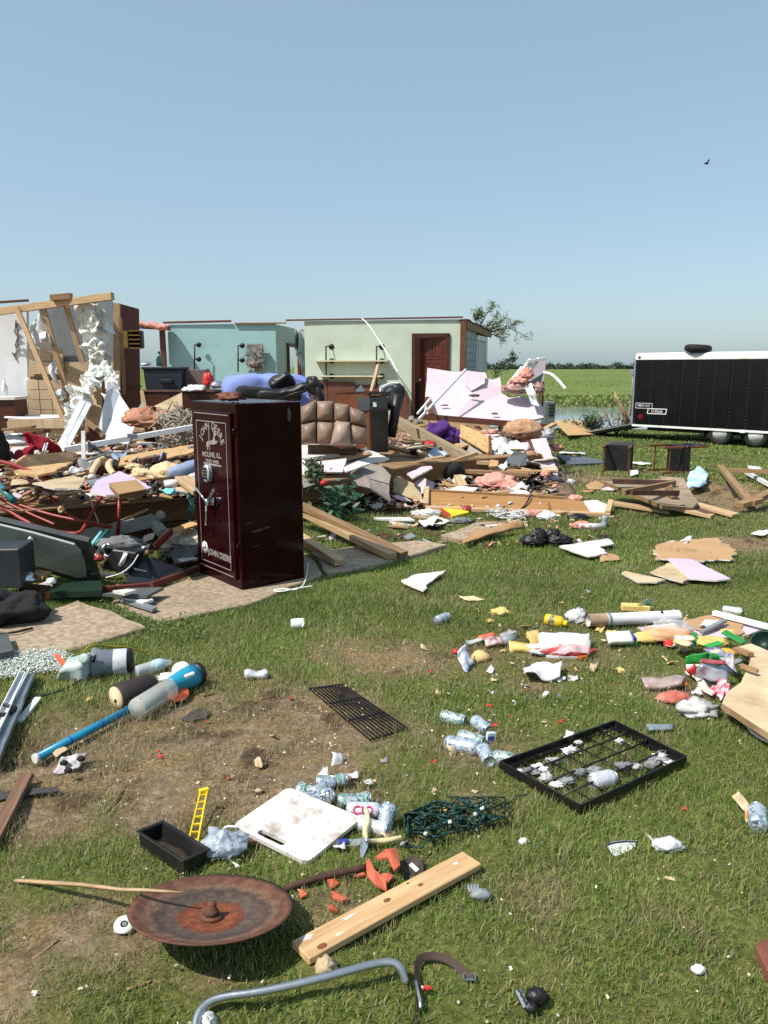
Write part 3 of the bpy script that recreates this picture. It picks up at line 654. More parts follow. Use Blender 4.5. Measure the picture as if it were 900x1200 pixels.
def can(label, px, py, d, m, crush=0.0, r=.033, L_=.122, group=None, txt=None, lift=0, name='drink_can', tilt=0):
    p = gp(px, py, r * .85 + lift); dd = Vector((d[0], d[1], tilt)).normalized(); t = thing(name, label, 'can', p - Vector((0, 0, r * .85)), group=group)
    M = axisM(p, dd, R.uniform(0, 6)); sd_ = R.uniform(0, 50)
    def wp(q):
        if crush:
            k = math.exp(-((q.z - L_ * .05) / (L_ * .28)) ** 2); n = noise.noise(Vector((q.x * 30, q.y * 30, q.z * 22 + sd_)))
            f = 1 - crush * k * (.55 + .6 * n); return Vector((q.x * f + crush * .012 * n, q.y * (f * (1 - .5 * crush * k)) + crush * k * .008, q.z + crush * .01 * n))
        return q
    h = L_ / 2; body = [(r * .82, -h), (r * .9, -h + .006)] + [(r, -h + .014 + (L_ - .03) * i / 9) for i in range(10)] + [(r * .88, h - .006), (r * .8, h)]
    b = MB(); b.lathe(body, 24, M, warp=wp); bo = b.wpart('can_body', m, t)
    b = MB(); b.lathe([(r * .8, h + .001), (r * .8, h + .004), (r * .72, h + .004), (r * .68, h - .004), (0, h - .004)], 20, M); b.wpart('can_top', canend, t)
    b = MB(); b.lathe([(0, -h + .006), (r * .55, -h + .004), (r * .74, -h - .004), (r * .82, -h + .002)], 20, M); b.wpart('can_base', canend, t)
    if txt:
        up = Vector((0, 0, 1)); ax = dd; n = (EYE - p); n = (n - ax * n.dot(ax)).normalized(); y = n.cross(ax)
        Mt = Matrix((ax, y, n)).transposed().to_4x4(); Mt.translation = p + n * (r + .0012)
        if y.z < 0: Mt = Mt @ Matrix.Rotation(PI, 4, 'Z')
        b = MB(); b.text(txt, .045, Mt, bold=.0006); b.wpart('can_lettering', mat('pink_print', (176, 40, 92), None, 3, .5, 0), t)
    return t
def flat(name, poly, m, label, cat, th=.012, dz=.03, jag=.015, step=.06, group=None, tilt=None):
    pts = [gp(x, y, dz + (tilt[i] if tilt else 0)) for i, (x, y) in enumerate(poly)]
    return slab(name, pts, th, m, label, cat, group, jag=jag, step=step)
def crum(name, px, py, d, m, label, cat, amp=.4, fs=3, seed=0, dz=None, group=None, fl=.6):
    b = MB(); p = gp(px, py, d[2] * .55 if dz is None else dz); b.blob(p, d, amp, fs, seed, 24, 14, flat=fl); return b.obj(name, m, label, cat, group)
def wrap(name, quad_, m, label, cat, amp=.025, fs=9, dz=.03, th=.003, seed=0, n=8, group=None, lift=None):
    b = MB(); c4 = [gp(x, y, dz + (lift[i] if lift else 0)) for i, (x, y) in enumerate(quad_)]; b.grid(c4, n, n, amp, fs, seed, th); return b.obj(name, m, label, cat, group)
# ================================================================== enclosed trailer
A_ = gp(842, 522); B_ = gp(884, 525.5)
td = Vector((B_.x - A_.x, B_.y - A_.y, 0)).normalized(); tn = Vector((-td.y, td.x, 0))
if tn.y < 0: tn = -tn
TM = Matrix((td, tn, (0, 0, 1))).transposed()          # local x forward, y inward, z up
tz0 = hz(A_.x, A_.y)
trl = thing('cargo_trailer', 'black enclosed tandem axle cargo trailer with white roof edge parked on the grass', 'trailer', (A_.x, A_.y, tz0), math.atan2(td.y, td.x))
XR = -2.3; XF = 4.2; ZB = .42; ZT = 2.1; WD = 2.15
tblk = mat('trailer_black_skin', (9, 10, 13), (13, 14, 17), 2, .3, .02, 20, vary=0, spec=.4, dirt=(44, 43, 41), damt=.2, dscale=2)
twht = mat('trailer_white_trim', (216, 216, 212), None, 3, .4, .03, dirt=(150, 144, 132), damt=.5, dscale=2, vary=0)
tyre = mat('tyre_rubber', (24, 24, 25), (34, 34, 34), 8, .85, .2, 60); rimm = mat('white_steel_rim', (196, 196, 194), None, 4, .4, .03, dirt=(130, 110, 90), damt=.4)
b = MB(); b.box(((XR + XF) / 2, .04 + WD / 2, (ZB + ZT) / 2 + .08), (XF - XR - .02, WD - .06, ZT - ZB - .16)); b.part('body', tblk, trl)
x = XR; k = 0
while x < XF - .05:
    x2 = min(x + 1.22, XF); b = MB(); b.box(((x + x2) / 2, .012, (ZB + ZT) / 2), (x2 - x - .006, .02, ZT - ZB)); b.part('side_panel', tblk, trl, bevel=.003); x = x2
rv = MB(); x = XR + .05
while x < XF:
    z = ZB + .06
    while z < ZT - .05:
        rv.box((x, -.001, z), (.016, .012, .016)); z += .085
    x += .406
rv.part('rivets', mat('rivet', (84, 86, 88), None, 3, .4, 0, metal=.5, vary=0), trl, kind='stuff')
b = MB(); prof = [(0, -.012, ZT - .01), (0, -.02, ZT + .05), (0, .01, ZT + .13), (0, .09, ZT + .165)]
vv = [(xx, y, z) for xx in (XR - .01, XF) for (_, y, z) in prof]; b.add(vv, [(i, i + 4, i + 5, i + 1) for i in range(3)], sm=True)
b.grid([(XR - .01, .09, ZT + .165), (XF, .09, ZT + .165), (XF, WD, ZT + .165), (XR - .01, WD, ZT + .165)], 10, 3, amp=.01, th=.03); b.box((XR + .005, WD / 2, ZT + .07), (.02, WD, .17)); b.part('roof', twht, trl)
b = MB(); b.box(((XR + XF) / 2, -.004, ZB - .035), (XF - XR, .035, .05)); b.part('bottom_rail', twht, trl)
b = MB(); b.box(((XR + XF) / 2, WD / 2, ZB - .02), (XF - XR, WD - .3, .08)); b.box(((XR + XF) / 2, .3, ZB - .11), (XF - XR - .6, .08, .12)); b.box(((XR + XF) / 2, WD - .3, ZB - .11), (XF - XR - .6, .08, .12)); b.part('chassis', BLACKMET, trl)
b = MB(); b.box((XR - .02, .02, (ZB + ZT) / 2), (.05, .06, ZT - ZB + .05)); b.part('rear_frame', GREY, trl); b = MB(); b.box((XR - .02, WD - .02, (ZB + ZT) / 2), (.05, .06, ZT - ZB + .05)); b.part('rear_frame', GREY, trl); b = MB(); b.tube([(XR - .08, .03, ZB + .25), (XR - .08, .03, ZT - .35)], .014, 6); b.box((XR - .1, .03, ZT - .32), (.1, .1, .14)); b.tube([(XR - .1, .03, ZB + .3), (XR - .16, .02, ZB + .2), (XR - .1, .03, ZB + .12)], .012, 6); b.part('latch_bar', GREY, trl)
for (xm, zz) in ((XR + .1, ZT + .06), (XF - .9, ZT + .06), (1.02, ZT + .06)):
    b = MB(); b.lathe([(.0, 0), (.035, 0), (.035, .02), (0, .03)], 12, Matrix.Translation((xm, -.012, zz)) @ Matrix.Rotation(PI / 2, 4, 'X')); b.part('marker_lamp', mat('amber_lens', (150, 60, 40), None, 3, .3, 0), trl)
b = MB(); b.box((XR + .22, -.004, ZB + .2), (.12, .014, .12), (0, PI / 4, 0)); b.part('reflector', mat('red_reflector', (104, 12, 18), None, 3, .3, 0), trl)
def frame_sign(x0, x1, z0, z1, txt, size, shear=0, t=.02):
    b = MB(); wmat = mat('white_decal', (220, 220, 220), None, 3, .5, 0, vary=0)
    c = [(x0, z0), (x1, z0), (x1 + shear, z1), (x0 + shear, z1)]
    for i in range(4):
        p, q = c[i], c[(i + 1) % 4]; b.bar((p[0], -.001, p[1]), (q[0], -.001, q[1]), .006, t, up=(0, 0, 1) if i % 2 == 0 else (1, 0, 0))
    b.text(txt, size, Matrix.Translation(((x0 + x1 + shear) / 2, -.004, (z0 + z1) / 2)) @ Matrix.Rotation(PI / 2, 4, 'X'), bold=0); b.part('decal', wmat, trl)
frame_sign(XR + .07, XR + .52, ZB + .42, ZB + .55, 'PINT-CO', .085, t=.009)
frame_sign(XR + .40, XR + .90, ZB + .29, ZB + .415, 'U-Dash', .10, .02, t=.018)
b = MB(); b.box((2.02, -.01, 1.22), (.3, .05, .05)); b.part('door_bar', twht, trl)
b = MB(); b.box((.55, -.02, ZB - .04), (.12, .05, .07)); b.part('lamp_bracket', twht, trl)
TR = .29
for (xm, ym) in ((0, .1), ((B_ - A_).length, .1), (0, WD - .1), ((B_ - A_).length, WD - .1)):
    Mw = Matrix.Translation((xm, ym, TR)) @ Matrix.Rotation(PI / 2 if ym < 1 else -PI / 2, 4, 'X')
    hub = MB(); hub.lathe([(.17, -.07), (.24, -.085), (TR, -.06), (TR, .06), (.24, .095), (.175, .086), (.17, -.07)], 36, Mw); wl = hub.part('wheel', tyre, trl)
    b = MB(); b.lathe([(.172, .088), (.168, .06), (.15, .035), (.085, .05), (.06, .075), (.035, .09), (0, .09)], 32, Mw); b.part('rim', rimm, wl)
    b = MB()
    for k in range(8):
        a = k * PI / 4; b.lathe([(0, .016), (.036, .016), (.036, .0), (0, 0)], 10, Mw @ Matrix.Translation((math.cos(a) * .118, math.sin(a) * .118, .042)))
    for k in range(5):
        a = k * PI * .4; b.lathe([(0, .015), (.009, .015), (.009, 0), (0, 0)], 6, Mw @ Matrix.Translation((math.cos(a) * .05, math.sin(a) * .05, .078)))
    b.part('rim_hole', BLACK, wl)
b = MB()
for (xa, xb, dy) in ((-.42, -.38, 0), (1.24, 1.28, 0)): b.box(((xa + xb) / 2, .1, ZB - .12), (.03, .18, .22))
b.part('mudguard', BLACKMET, trl)
# rear ramp lying down to the grass
e = gp(697, 509); rl = TM.inverted() @ (e - Vector((A_.x, A_.y, tz0)))
b = MB(); p = [(XR - .03, .05, ZB - .03), (XR - .03, WD - .05, ZB - .03), (rl.x, WD - .1, rl.z + .05), (rl.x, .1, rl.z + .03)]; b.grid(p, 2, 2, th=.06, sm=False); ramp_ = b.part('ramp', BLACKMET, trl)
b = MB(); b.bar((XR - .04, .04, ZB - .005), (rl.x, .09, rl.z + .06), .04, .05); b.part('ramp_edge', GALV, ramp_)
# spare tyre lying on the roof
sp = dp(818, 406, 19.6); Fl = TM.inverted() @ (sp - Vector((A_.x, A_.y, tz0)))
sx = Fl.x
spw = Vector((A_.x, A_.y, tz0)) + TM @ Vector((sx, Fl.y, ZT + .165)); t = thing('spare_tyre', 'worn spare tyre lying flat on the white trailer roof', 'tyre', spw)
b = MB(); b.lathe([(.2, .03), (.26, 0), (.31, .03), (.33, .09), (.31, .15), (.26, .18), (.2, .15), (.19, .09), (.2, .03)], 36, Matrix.Rotation(.06, 4, 'Y')); b.part('tread', tyre, t)
b = MB(); b.lathe([(.19, .09), (.18, .12), (.1, .13), (0, .13)], 28, Matrix.Rotation(.06, 4, 'Y')); b.part('rim', rimm, t)
# ================================================================== the wrecked house
FZ = .45
seafoam = mat('seafoam_wall_paint', (182, 196, 178), (190, 203, 186), 1.5, .85, 0, 80, dirt=(150, 150, 128), damt=.35, dscale=1.6, vary=0)
teal = mat('teal_wall_paint', (150, 189, 189), (158, 196, 196), 1.5, .85, 0, 80, dirt=(106, 142, 142), damt=.3, dscale=1.4, vary=0)
whitewall = mat('white_wall_paint', (214, 216, 218), (222, 224, 225), 1.5, .85, 0, dirt=(168, 164, 156), damt=.35, dscale=2, vary=0)
house = thing('wrecked_house', 'roofless tornado wrecked house with a few seafoam and white walls left standing on its floor', 'house', (-3, 14, 0))
flo = MB(); flo.prism([Vector((x, y, FZ)) for x, y in HOUSE], (0, 0, 1), .24); flo.wpart('floor', mat('subfloor', (120, 92, 62), (150, 120, 84), 3, .85, .2, 40, dirt=(80, 64, 50), damt=.6, dscale=2), house)
rimw = mat('rim_joist_wood', (92, 66, 42), (126, 92, 58), 4, .8, .25, 40, stretch=(1, 10, 10), dirt=(50, 38, 28), damt=.6, dscale=2)
for i in range(5):
    a = Vector((*HOUSE[i], 0)); c = Vector((*HOUSE[i + 1], 0)); n = Vector((c.y - a.y, a.x - c.x, 0)).normalized() * .03
    beam('rim_board', a + n + Vector((0, 0, .33)), c + n + Vector((0, 0, .33)), .04, .235, rimw, parent=house)
    if i in (0, 1): beam('rim_board', a + n * .4 + Vector((0, 0, .1)), c + n * .4 + Vector((0, 0, .1)), .04, .2, rimw, parent=house)
beam('sill_plate', Vector((-4.6, 5.93, .455)), Vector((-1.72, 7.68, .455)), .2, .022, OLDPINE, parent=house)
# --- right wing: seafoam room wall with the doorway
xl = dp(357, 400, 20.2).x; xr = dp(541, 400, 19.4).x; WT = 2.89
wd_ = (Vector((xr, 19.4, 0)) - Vector((xl, 20.2, 0))).normalized(); wn = Vector((wd_.y, -wd_.x, 0))
def onwall(px, z):
    d = ray(px, 400); a = Vector((xl, 20.2)); t_ = (a.x * wd_.y - a.y * wd_.x) / (d.x * wd_.y - d.y * wd_.x); return Vector((d.x * t_, d.y * t_, z))
d0, d1 = 486, 524; DT = 2.47
poly = [Vector((xl, 20.2, FZ)), Vector((xl, 20.2, WT)), Vector((xr, 19.4, WT)), Vector((xr, 19.4, FZ)), onwall(d1, FZ), onwall(d1, DT), onwall(d0, DT), onwall(d0, FZ)]
b = MB(); b.prism([onwall(475, FZ) - wn * .9, onwall(475, 2.6) - wn * .9, onwall(535, 2.6) - wn * .9, onwall(535, FZ) - wn * .9], wn, .05); b.wpart('gap_shade_panel', DARKWOOD, house); b = MB(); b.prism(poly, wn, .13); rw = b.wpart('wall', seafoam, house, 'seafoam wall of the right wing with a dark door')  # dark panel added behind the ajar door, standing in for shade in the gap
beam('top_plate', onwall(336, WT + .03), onwall(542, WT + .05) + wn * .0, .14, .035, REDWOOD, parent=house)
for (pa, pb_, za, zb) in ((d0 - 1, d0 - 1, FZ, DT + .05), (d1 + 1, d1 + 1, FZ, DT + .05), (d0 - 3, d1 + 3, DT + .045, DT + .045)):
    p, q = onwall(pa, za) + wn * .02, onwall(pb_, zb) + wn * .02; bb = MB(); bb.bar(p, q, .05, .09, up=wd_ if pa == pb_ else (0, 0, 1)); bb.wpart('door_frame', DARKWOOD, rw)
# six-panel door slightly ajar
doorm = mat('red_brown_door', (78, 34, 26), (96, 44, 34), 3, .4, .05, 50, stretch=(8, 8, 1), vary=0)
p0 = onwall(d1 - .5, 0) + wn * .03; p1 = onwall(d0 + 4.5, 0) - wn * .22; dw = (p1 - p0).length; dx = (p1 - p0).normalized(); dn = Vector((-dx.y, dx.x, 0))
if dn.y > 0: dn = -dn
def dq(u, z, off=0): return p0 + dx * (u * dw) + Vector((0, 0, z)) + dn * off
b = MB(); b.prism([dq(0, FZ + .02), dq(1, FZ + .02), dq(1, DT - .02), dq(0, DT - .02)], dn, .04); dr = b.wpart('door', doorm, rw, bevel=.003)
mo = MB()
for (u0, u1) in ((.12, .45), (.55, .88)):
    for (z0, z1) in ((.6, 1.1), (1.25, 1.85), (1.95, 2.3)):
        for (a, c, up) in (((u0, z0), (u1, z0), 0), ((u0, z1), (u1, z1), 0), ((u0, z0), (u0, z1), 1), ((u1, z0), (u1, z1), 1)):
            mo.bar(dq(*a, .005), dq(*c, .005), .02, .03, up=dx if up else (0, 0, 1))
        mo.prism([dq(u0 + .06, z0 + .05, .012), dq(u1 - .06, z0 + .05, .012), dq(u1 - .06, z1 - .05, .012), dq(u0 + .06, z1 - .05, .012)], dn, .012)
mo.wpart('door_panel_moulding', doorm, rw)
b = MB(); b.lathe([(0, 0), (.03, .005), (.03, .02), (.015, .03), (.03, .05), (.03, .07), (0, .08)], 14, Matrix.Translation(dq(.93, 1.42)) @ dn.to_track_quat('Z', 'Y').to_matrix().to_4x4()); b.wpart('door_knob', SILVER, rw)
# stained lower panelling
for k, (a, c, z1, ln) in enumerate(((352, 384, 1.42, .0), (385, 416, 1.38, .05), (417, 448, 1.3, .03))):
    slab('wainscot_panel', [onwall(a, FZ) + wn * .16, onwall(c, FZ) + wn * .16, onwall(c, z1) + wn * (.05 + ln), onwall(a, z1) + wn * (.05 + ln)], .015, REDWOOD, parent=rw)
slab('wainscot_panel', [onwall(462, FZ) + wn * .5, onwall(482, FZ) + wn * .3, onwall(481, .92) + wn * .1, onwall(474, 1.28) + wn * .06, onwall(462, 1.0) + wn * .3], .015, REDWOOD, parent=rw)
# right side wall: lapped siding, window trim, eave
e0 = Vector((xr + .03, 19.4, 0)); e1 = Vector((3.05, 23.2, 0)); sd = (e1 - e0).normalized(); sn = Vector((sd.y, -sd.x, 0)); SL = (e1 - e0).length
sidem = mat('grey_green_siding', (132, 144, 142), (146, 158, 155), 3, .6, .05, dirt=(100, 104, 96), damt=.4, vary=.04)
b = MB(); b.prism([e0 + Vector((0, 0, FZ)), e1 + Vector((0, 0, FZ)), e1 + Vector((0, 0, WT - .1)), e0 + Vector((0, 0, WT - .1))], sn, .1); sw = b.wpart('side_wall', OLDPINE, house)
z = .5
while z < WT - .2:
    x0 = .15; x1 = 1.62 if z > 1.0 else SL
    s_ = e0 + sd * x0 + sn * .045 + Vector((0, 0, z + .09)); t_ = e0 + sd * x1 + sn * .045 + Vector((0, 0, z + .09))
    bb = MB(); n2 = (sn + Vector((0, 0, .17))).normalized()
    bb.prism([s_ + Vector((0, 0, -.09)) + sn * .018, t_ + Vector((0, 0, -.09)) + sn * .018, t_ + Vector((0, 0, .095)), s_ + Vector((0, 0, .095))], n2, .014); bb.wpart('siding_board', sidem, sw); z += .178
for (u, w__) in ((1.72, .1), (2.02, .06), (3.3, .12)):
    bb = MB(); bb.bar(e0 + sd * u + sn * .06 + Vector((0, 0, .9)), e0 + sd * u + sn * .06 + Vector((0, 0, 2.5)), w__, .04, up=sn); bb.wpart('window_trim', WHITE, sw)
bb = MB(); bb.bar(e0 + sd * 1.7 + sn * .065 + Vector((0, 0, 2.52)), e0 + sd * 3.35 + sn * .065 + Vector((0, 0, 2.52)), .04, .12); bb.wpart('window_trim', WHITE, sw)
bb = MB(); bb.prism([e0 + sd * 2.05 + sn * .04 + Vector((0, 0, .9)), e0 + sd * 3.24 + sn * .04 + Vector((0, 0, .9)), e0 + sd * 3.24 + sn * .04 + Vector((0, 0, 2.46)), e0 + sd * 2.05 + sn * .04 + Vector((0, 0, 2.46))], sn, .02); bb.wpart('window_blind', mat('blind', (176, 186, 184), None, 3, .6, 0), sw)
beam('corner_post', e0 + sn * .02 - sd * .02 + Vector((0, 0, FZ)), e0 + sn * .02 - sd * .02 + Vector((0, 0, WT)), .14, .14, REDWOOD, parent=house, up=sd)
b = MB(); b.grid([e0 - sd * .1 - sn * .1 + Vector((0, 0, WT + .02)), e0 - sd * .1 + sn * .12 + Vector((0, 0, WT + .0)), e1 + sn * .14 + Vector((0, 0, WT - .1)), e1 - sn * .1 + Vector((0, 0, WT + .05))], 6, 12, amp=.05, th=.03, seed=3); b.wpart('eave', mat('torn_eave', (70, 50, 40), (104, 80, 62), 6, .9, .4, 30), house)
b = MB(); b.bar(e0 + sn * .09 + Vector((0, 0, WT - .12)), e1 + sn * .1 + Vector((0, 0, WT - .2)), .03, .2); b.wpart('fascia', OLDPINE, house)
# --- teal wing
tl = dp(197, 400, 21.5).x; trx = dp(323, 400, 21.5).x
b = MB(); b.prism([(tl, 21.5, FZ), (trx, 21.5, FZ), (trx, 21.5, WT + .02), (tl, 21.5, WT - .02)], (0, -1, 0), .12); tw = b.wpart('wall', teal, house, 'teal wall of the back room')
b = MB(); c0 = Vector((trx + .005, 21.5, 0)); c1 = Vector((dp(350, 400, 24.4).x, 24.4, 0)); cd_ = (c1 - c0).normalized(); cn = Vector((-cd_.y, cd_.x, 0)); cn = cn if cn.y < 0 else -cn
def ret(u, z, o=0): return c0 + (c1 - c0) * u + Vector((0, 0, z)) + cn * o
b.prism([ret(0, FZ), ret(0, WT), ret(1, WT), ret(1, FZ), ret(.95, FZ), ret(.95, 2.35), ret(.45, 2.35), ret(.45, FZ)], cn, .12); rt = b.wpart('wall', seafoam, house, 'short seafoam return wall with a bare door opening')
for (u0, z0, u1, z1) in ((.45, FZ, .45, 2.4), (.95, FZ, .95, 2.4), (.42, 2.38, .98, 2.38)):
    bb = MB(); bb.bar(ret(u0, z0, .03), ret(u1, z1, .03), .08, .1, up=cd_ if u0 == u1 else (0, 0, 1)); bb.wpart('door_frame', REDWOOD, rt)
b = MB(); b.prism([(c1.x, 24.3, FZ), (xl + .6, 24.3, FZ), (xl + .6, 24.3, WT - .05), (c1.x, 24.3, WT - .05)], (0, -1, 0), .1); b.wpart('wall', seafoam, house)
b = MB(); b.grid([ret(.8, 2.9, .1), ret(1.05, 2.9, .1), ret(1.0, 1.75, .15), ret(.86, 1.6, .15)], 5, 10, amp=.12, fs=3, th=.01, seed=5); b.wpart('torn_membrane', WHITECLOTH, rt)
beam('top_plate', (tl - .1, 21.52, WT + .04), (trx - 1.2, 21.5, WT + .08), .14, .05, REDWOOD, parent=house); beam('top_plate', (trx - 1.1, 21.5, WT + .02), (trx + .3, 21.5, WT + .03), .14, .03, OLDPINE, parent=house)
beam('corner_post', Vector((tl - .09, 21.3, FZ)), Vector((tl - .09, 21.3, WT - .05)), .13, .13, REDWOOD, parent=house, up=(0, 1, 0))
pL = dp(166, 381, 21.2)
b = MB(); b.grid([pL + Vector((0, -.2, .06)), dp(198, 383, 21.2) + Vector((0, -.2, .04)), dp(198, 383, 21.2) + Vector((0, .25, .04)), pL + Vector((0, .25, .06))], 12, 5, amp=.09, fs=4, th=.1, seed=8); b.wpart('header_insulation', PINKINS, house)
beam('header_board', pL + Vector((-.4, 0, -.03)), dp(198, 385, 21.2), .1, .09, REDWOOD, parent=house)
# --- bathroom corner at the left
YB = 14.6
def W(px, py, Y_=YB): return dp(px, py, Y_)
zt = W(0, 366).z
b = MB(); b.prism([W(-70, 520), W(33, 520), W(31, 364), W(-70, 366)], (0, -1, 0), .1); bw = b.wpart('wall', whitewall, house, 'white bathroom wall with a jagged crack')
ck = MB(); pts = [(20, 378), (17, 388), (21, 396), (18, 404), (20, 411), (17, 416), (19, 422)]
for (a, c) in zip(pts[:-1], pts[1:]):
    p, q = W(*a, YB - .012), W(*c, YB - .012); ck.bar(p, q, .02, .03, up=(0, 1, 0)); ck.add([p + Vector((0, 0, .03)), p + Vector((.07 * R.uniform(-1, 1), -.05, .05)), q], [(0, 1, 2)])
ck.wpart('crack', mat('torn_paper_edge', (120, 110, 100), (168, 160, 150), 12, .9, .2), bw)
b = MB(); b.box(W(33, 448, YB - .01), (.1, .02, .16)); b.wpart('outlet', WHITE, bw, bevel=.004)
backer = mat('grey_backer_board', (112, 116, 120), (128, 132, 136), 2, .8, 0, 60, dirt=(150, 150, 146), damt=.3, dscale=3, vary=0)
b = MB(); b.prism([W(50, 430), W(140, 430), W(131, 352), W(45, 358)], (0, -1, 0), .05); bk = b.wpart('backer_board', backer, house)
b = MB(); b.prism([W(33.5, 500, YB - .03), W(140, 500, YB - .03), W(140, 424, YB - .03), W(33.5, 424, YB - .03)], (0, -1, 0), .06); tw2 = b.wpart('tiled_wall', TAN, house)
tile = mat('beige_tile', (182, 158, 128), (198, 176, 146), 2.5, .35, .03, 30, dirt=(158, 130, 102), damt=.5, dscale=3, vary=.09)
def tilerow(x0, x1, y0, y1, nxt, nyt, mt, o=.028, gap=.012, nm='tile'):
    a = W(x0, y1, YB - .06); c = W(x1, y0, YB - .06); sx = (c.x - a.x) / nxt; sz = (c.z - a.z) / nyt
    m_ = MB().box((0, 0, 0), (sx - gap, .024, sz - gap)).mesh('tile', mt, bevel=.003)
    for i in range(nxt):
        for j in range(nyt):
            o_ = bpy.data.objects.new(nm, m_); COL.objects.link(o_); o_.parent = tw2; o_.location = Vector((a.x + sx * (i + .5), YB - .045 - o, a.z + sz * (j + .5))) - house.location; o_.rotation_euler = (R.uniform(-.01, .01), 0, R.uniform(-.012, .012))
tilerow(35, 74, 445, 492, 3, 4, tile); tilerow(35, 74, 408, 439, 3, 2, tile); tilerow(36, 73, 440.5, 444.5, 14, 1, mat('dark_mosaic', (58, 50, 44), (96, 84, 74), 40, .3, 0), nm='mosaic_tile')
b = MB(); b.lathe([(0, .04), (.03, .04), (.035, .02), (.1, .012), (.115, 0), (0, 0)], 24, Matrix.Translation(W(71, 463, YB - .12)) @ Matrix.Rotation(PI / 2, 4, 'X')); b.bar(W(71, 463, YB - .17), W(75, 468, YB - .17), .03, .03); b.wpart('shower_valve', SILVER, house)
# studs left standing or leaning, each still nailed to the top beam
beam('top_beam', W(-14, 367, 14.3), W(132, 347, 13.6), .1, .12, PINE, parent=house)
for (a, c, w__, m_) in (((19, 360), (79, 503), .085, PINE), ((50, 358), (77, 455), .09, PINE), ((77, 357), (97, 425), .09, PINE), ((137, 355), (137, 434), .11, PINE), ((141, 372), (146, 462), .05, OLDPINE), ((78, 452), (84, 463), .07, OLDPINE)):
    beam('stud', W(*a, 14.0), W(*c, 13.7 if c[1] > 490 else 14.1), w__, .05, m_, parent=house, up=(0, 1, 0))
beam('roof_batten', W(60, 349, 13.8), W(84, 347, 13.8), .12, .1, OLDPINE, parent=house, up=(0, 0, 1)); beam('roof_batten', W(-12, 355, 14.2), W(33, 352, 14.2), .06, .04, REDWOOD, parent=house)
# torn vapour barrier on the studs
for (q4, sd_, m_) in ((((31, 392), (48, 362), (58, 398), (35, 400)), 4, WHITECLOTH), (((34, 398), (50, 366), (62, 404), (60, 416)), 6, WHITECLOTH), (((54, 430), (64, 416), (68, 436), (70, 452)), 9, WHITECLOTH)):
    b = MB(); b.grid([W(*q4[0], 14.1), W(*q4[1], 14.05), W(*q4[2], 14.0), W(*q4[3], 14.1)], 8, 8, amp=.12, fs=3, th=.006, seed=sd_); b.wpart('torn_membrane', m_, house)
b = MB(); b.grid([W(20, 352, 14.05), W(60, 350, 13.9), W(76, 470, 13.9), W(72, 500, 14.05)], 6, 12, amp=.1, fs=2, th=.006, seed=14)
# fluffy white insulation spilling from the wall
fl = MB(); rr = random.Random(5)
fl.grid([W(84, 352, 13.95), W(112, 350, 13.85), W(128, 432, 13.8), W(106, 430, 13.95)], 30, 60, .14, 7, 5, .015); fl.grid([W(98, 350, 13.8), W(116, 356, 13.9), W(134, 436, 13.9), W(118, 420, 13.75)], 28, 56, .14, 7, 11, .015); fl.grid([W(112, 356, 13.95), W(120, 362, 13.95), W(136, 392, 13.95), W(118, 388, 13.9)], 14, 16, .1, 5, 2, .01)
fl.wpart('wall_insulation', WHITEINS, house)
# brown panelled wall piece, counter, dark wardrobe edge
slab('wood_panel', [W(140, 480, 15.2), W(165, 484, 15.6), W(163, 362, 15.6), W(141, 356, 15.2)], .06, mat('mahogany_panel', (84, 42, 32), (102, 54, 42), 3, .4, .05, 40, stretch=(6, 1, 6), vary=0), parent=house)
beam('panel_rail', W(143, 450, 15.1), W(166, 453, 15.5), .02, .03, DARKWOOD, parent=house)
# concrete-like foundation block, pier and sill seen under the floor edge
for (a, c) in (((150, 612), (160, 628)),):
    p = gp((a[0] + c[0]) / 2, c[1] + 4); b = MB(); b.box(p + Vector((0, .1, .12)), (.2, .2, .24)); b.wpart('pier_block', mat('pale_block', (170, 164, 152), (190, 184, 172), 5, .9, .3), house, bevel=.01)
# ================================================================== the tall burgundy gun safe
Nn = gp(284, 694, .03); Ll = gp(233, 672, .03); Rr = gp(357, 687, .03)
fa = math.atan2(Ll.y - Nn.y, Ll.x - Nn.x); sa = math.atan2(Rr.y - Nn.y, Rr.x - Nn.x); er = ((fa - sa) - PI / 2) / 2
sa = fa - PI / 2; 
def wide(a, px, s=.3):
    while abs(to_px(Nn.x + math.cos(a) * s, Nn.y + math.sin(a) * s, .03)[0] - Nn_px) < abs(px - Nn_px): s += .002
    return s
Nn_px = 284; SW = (Ll - Nn).length; SD = wide(sa, 357)
SH = dp(284, 473, Nn.y).z - Nn.z
safe = thing('gun_safe', 'tall glossy burgundy gun safe with a silver three spoke handle standing on the concrete path', 'safe', Nn, 0)
fd = Vector((math.cos(fa), math.sin(fa), 0)); sd_ = Vector((math.cos(sa), math.sin(sa), 0)); fnorm = Vector((fd.y, -fd.x, 0)); fnorm = fnorm if fnorm.dot(-Nn) > 0 else -fnorm
def sf(u, z, o=0): return Nn + fd * (SW * (1 - u)) + Vector((0, 0, z)) + fnorm * o     # u from left edge, z up
burg = bpy.data.materials.new('burgundy_gloss_paint'); burg.use_nodes = True; b_ = burg.node_tree.nodes['Principled BSDF']; b_.inputs['Roughness'].default_value = .14; b_.inputs['Coat Weight'].default_value = 0; b_.inputs['Specular IOR Level'].default_value = .14; b_.inputs['Coat Roughness'].default_value = .05
Nt = burg.node_tree; tc = Nt.nodes.new('ShaderNodeTexCoord'); n = Nt.nodes.new('ShaderNodeTexNoise'); n.inputs['Scale'].default_value = 3.5; n.inputs['Detail'].default_value = 10; n.inputs['Roughness'].default_value = .7; Nt.links.new(tc.outputs['Object'], n.inputs['Vector'])
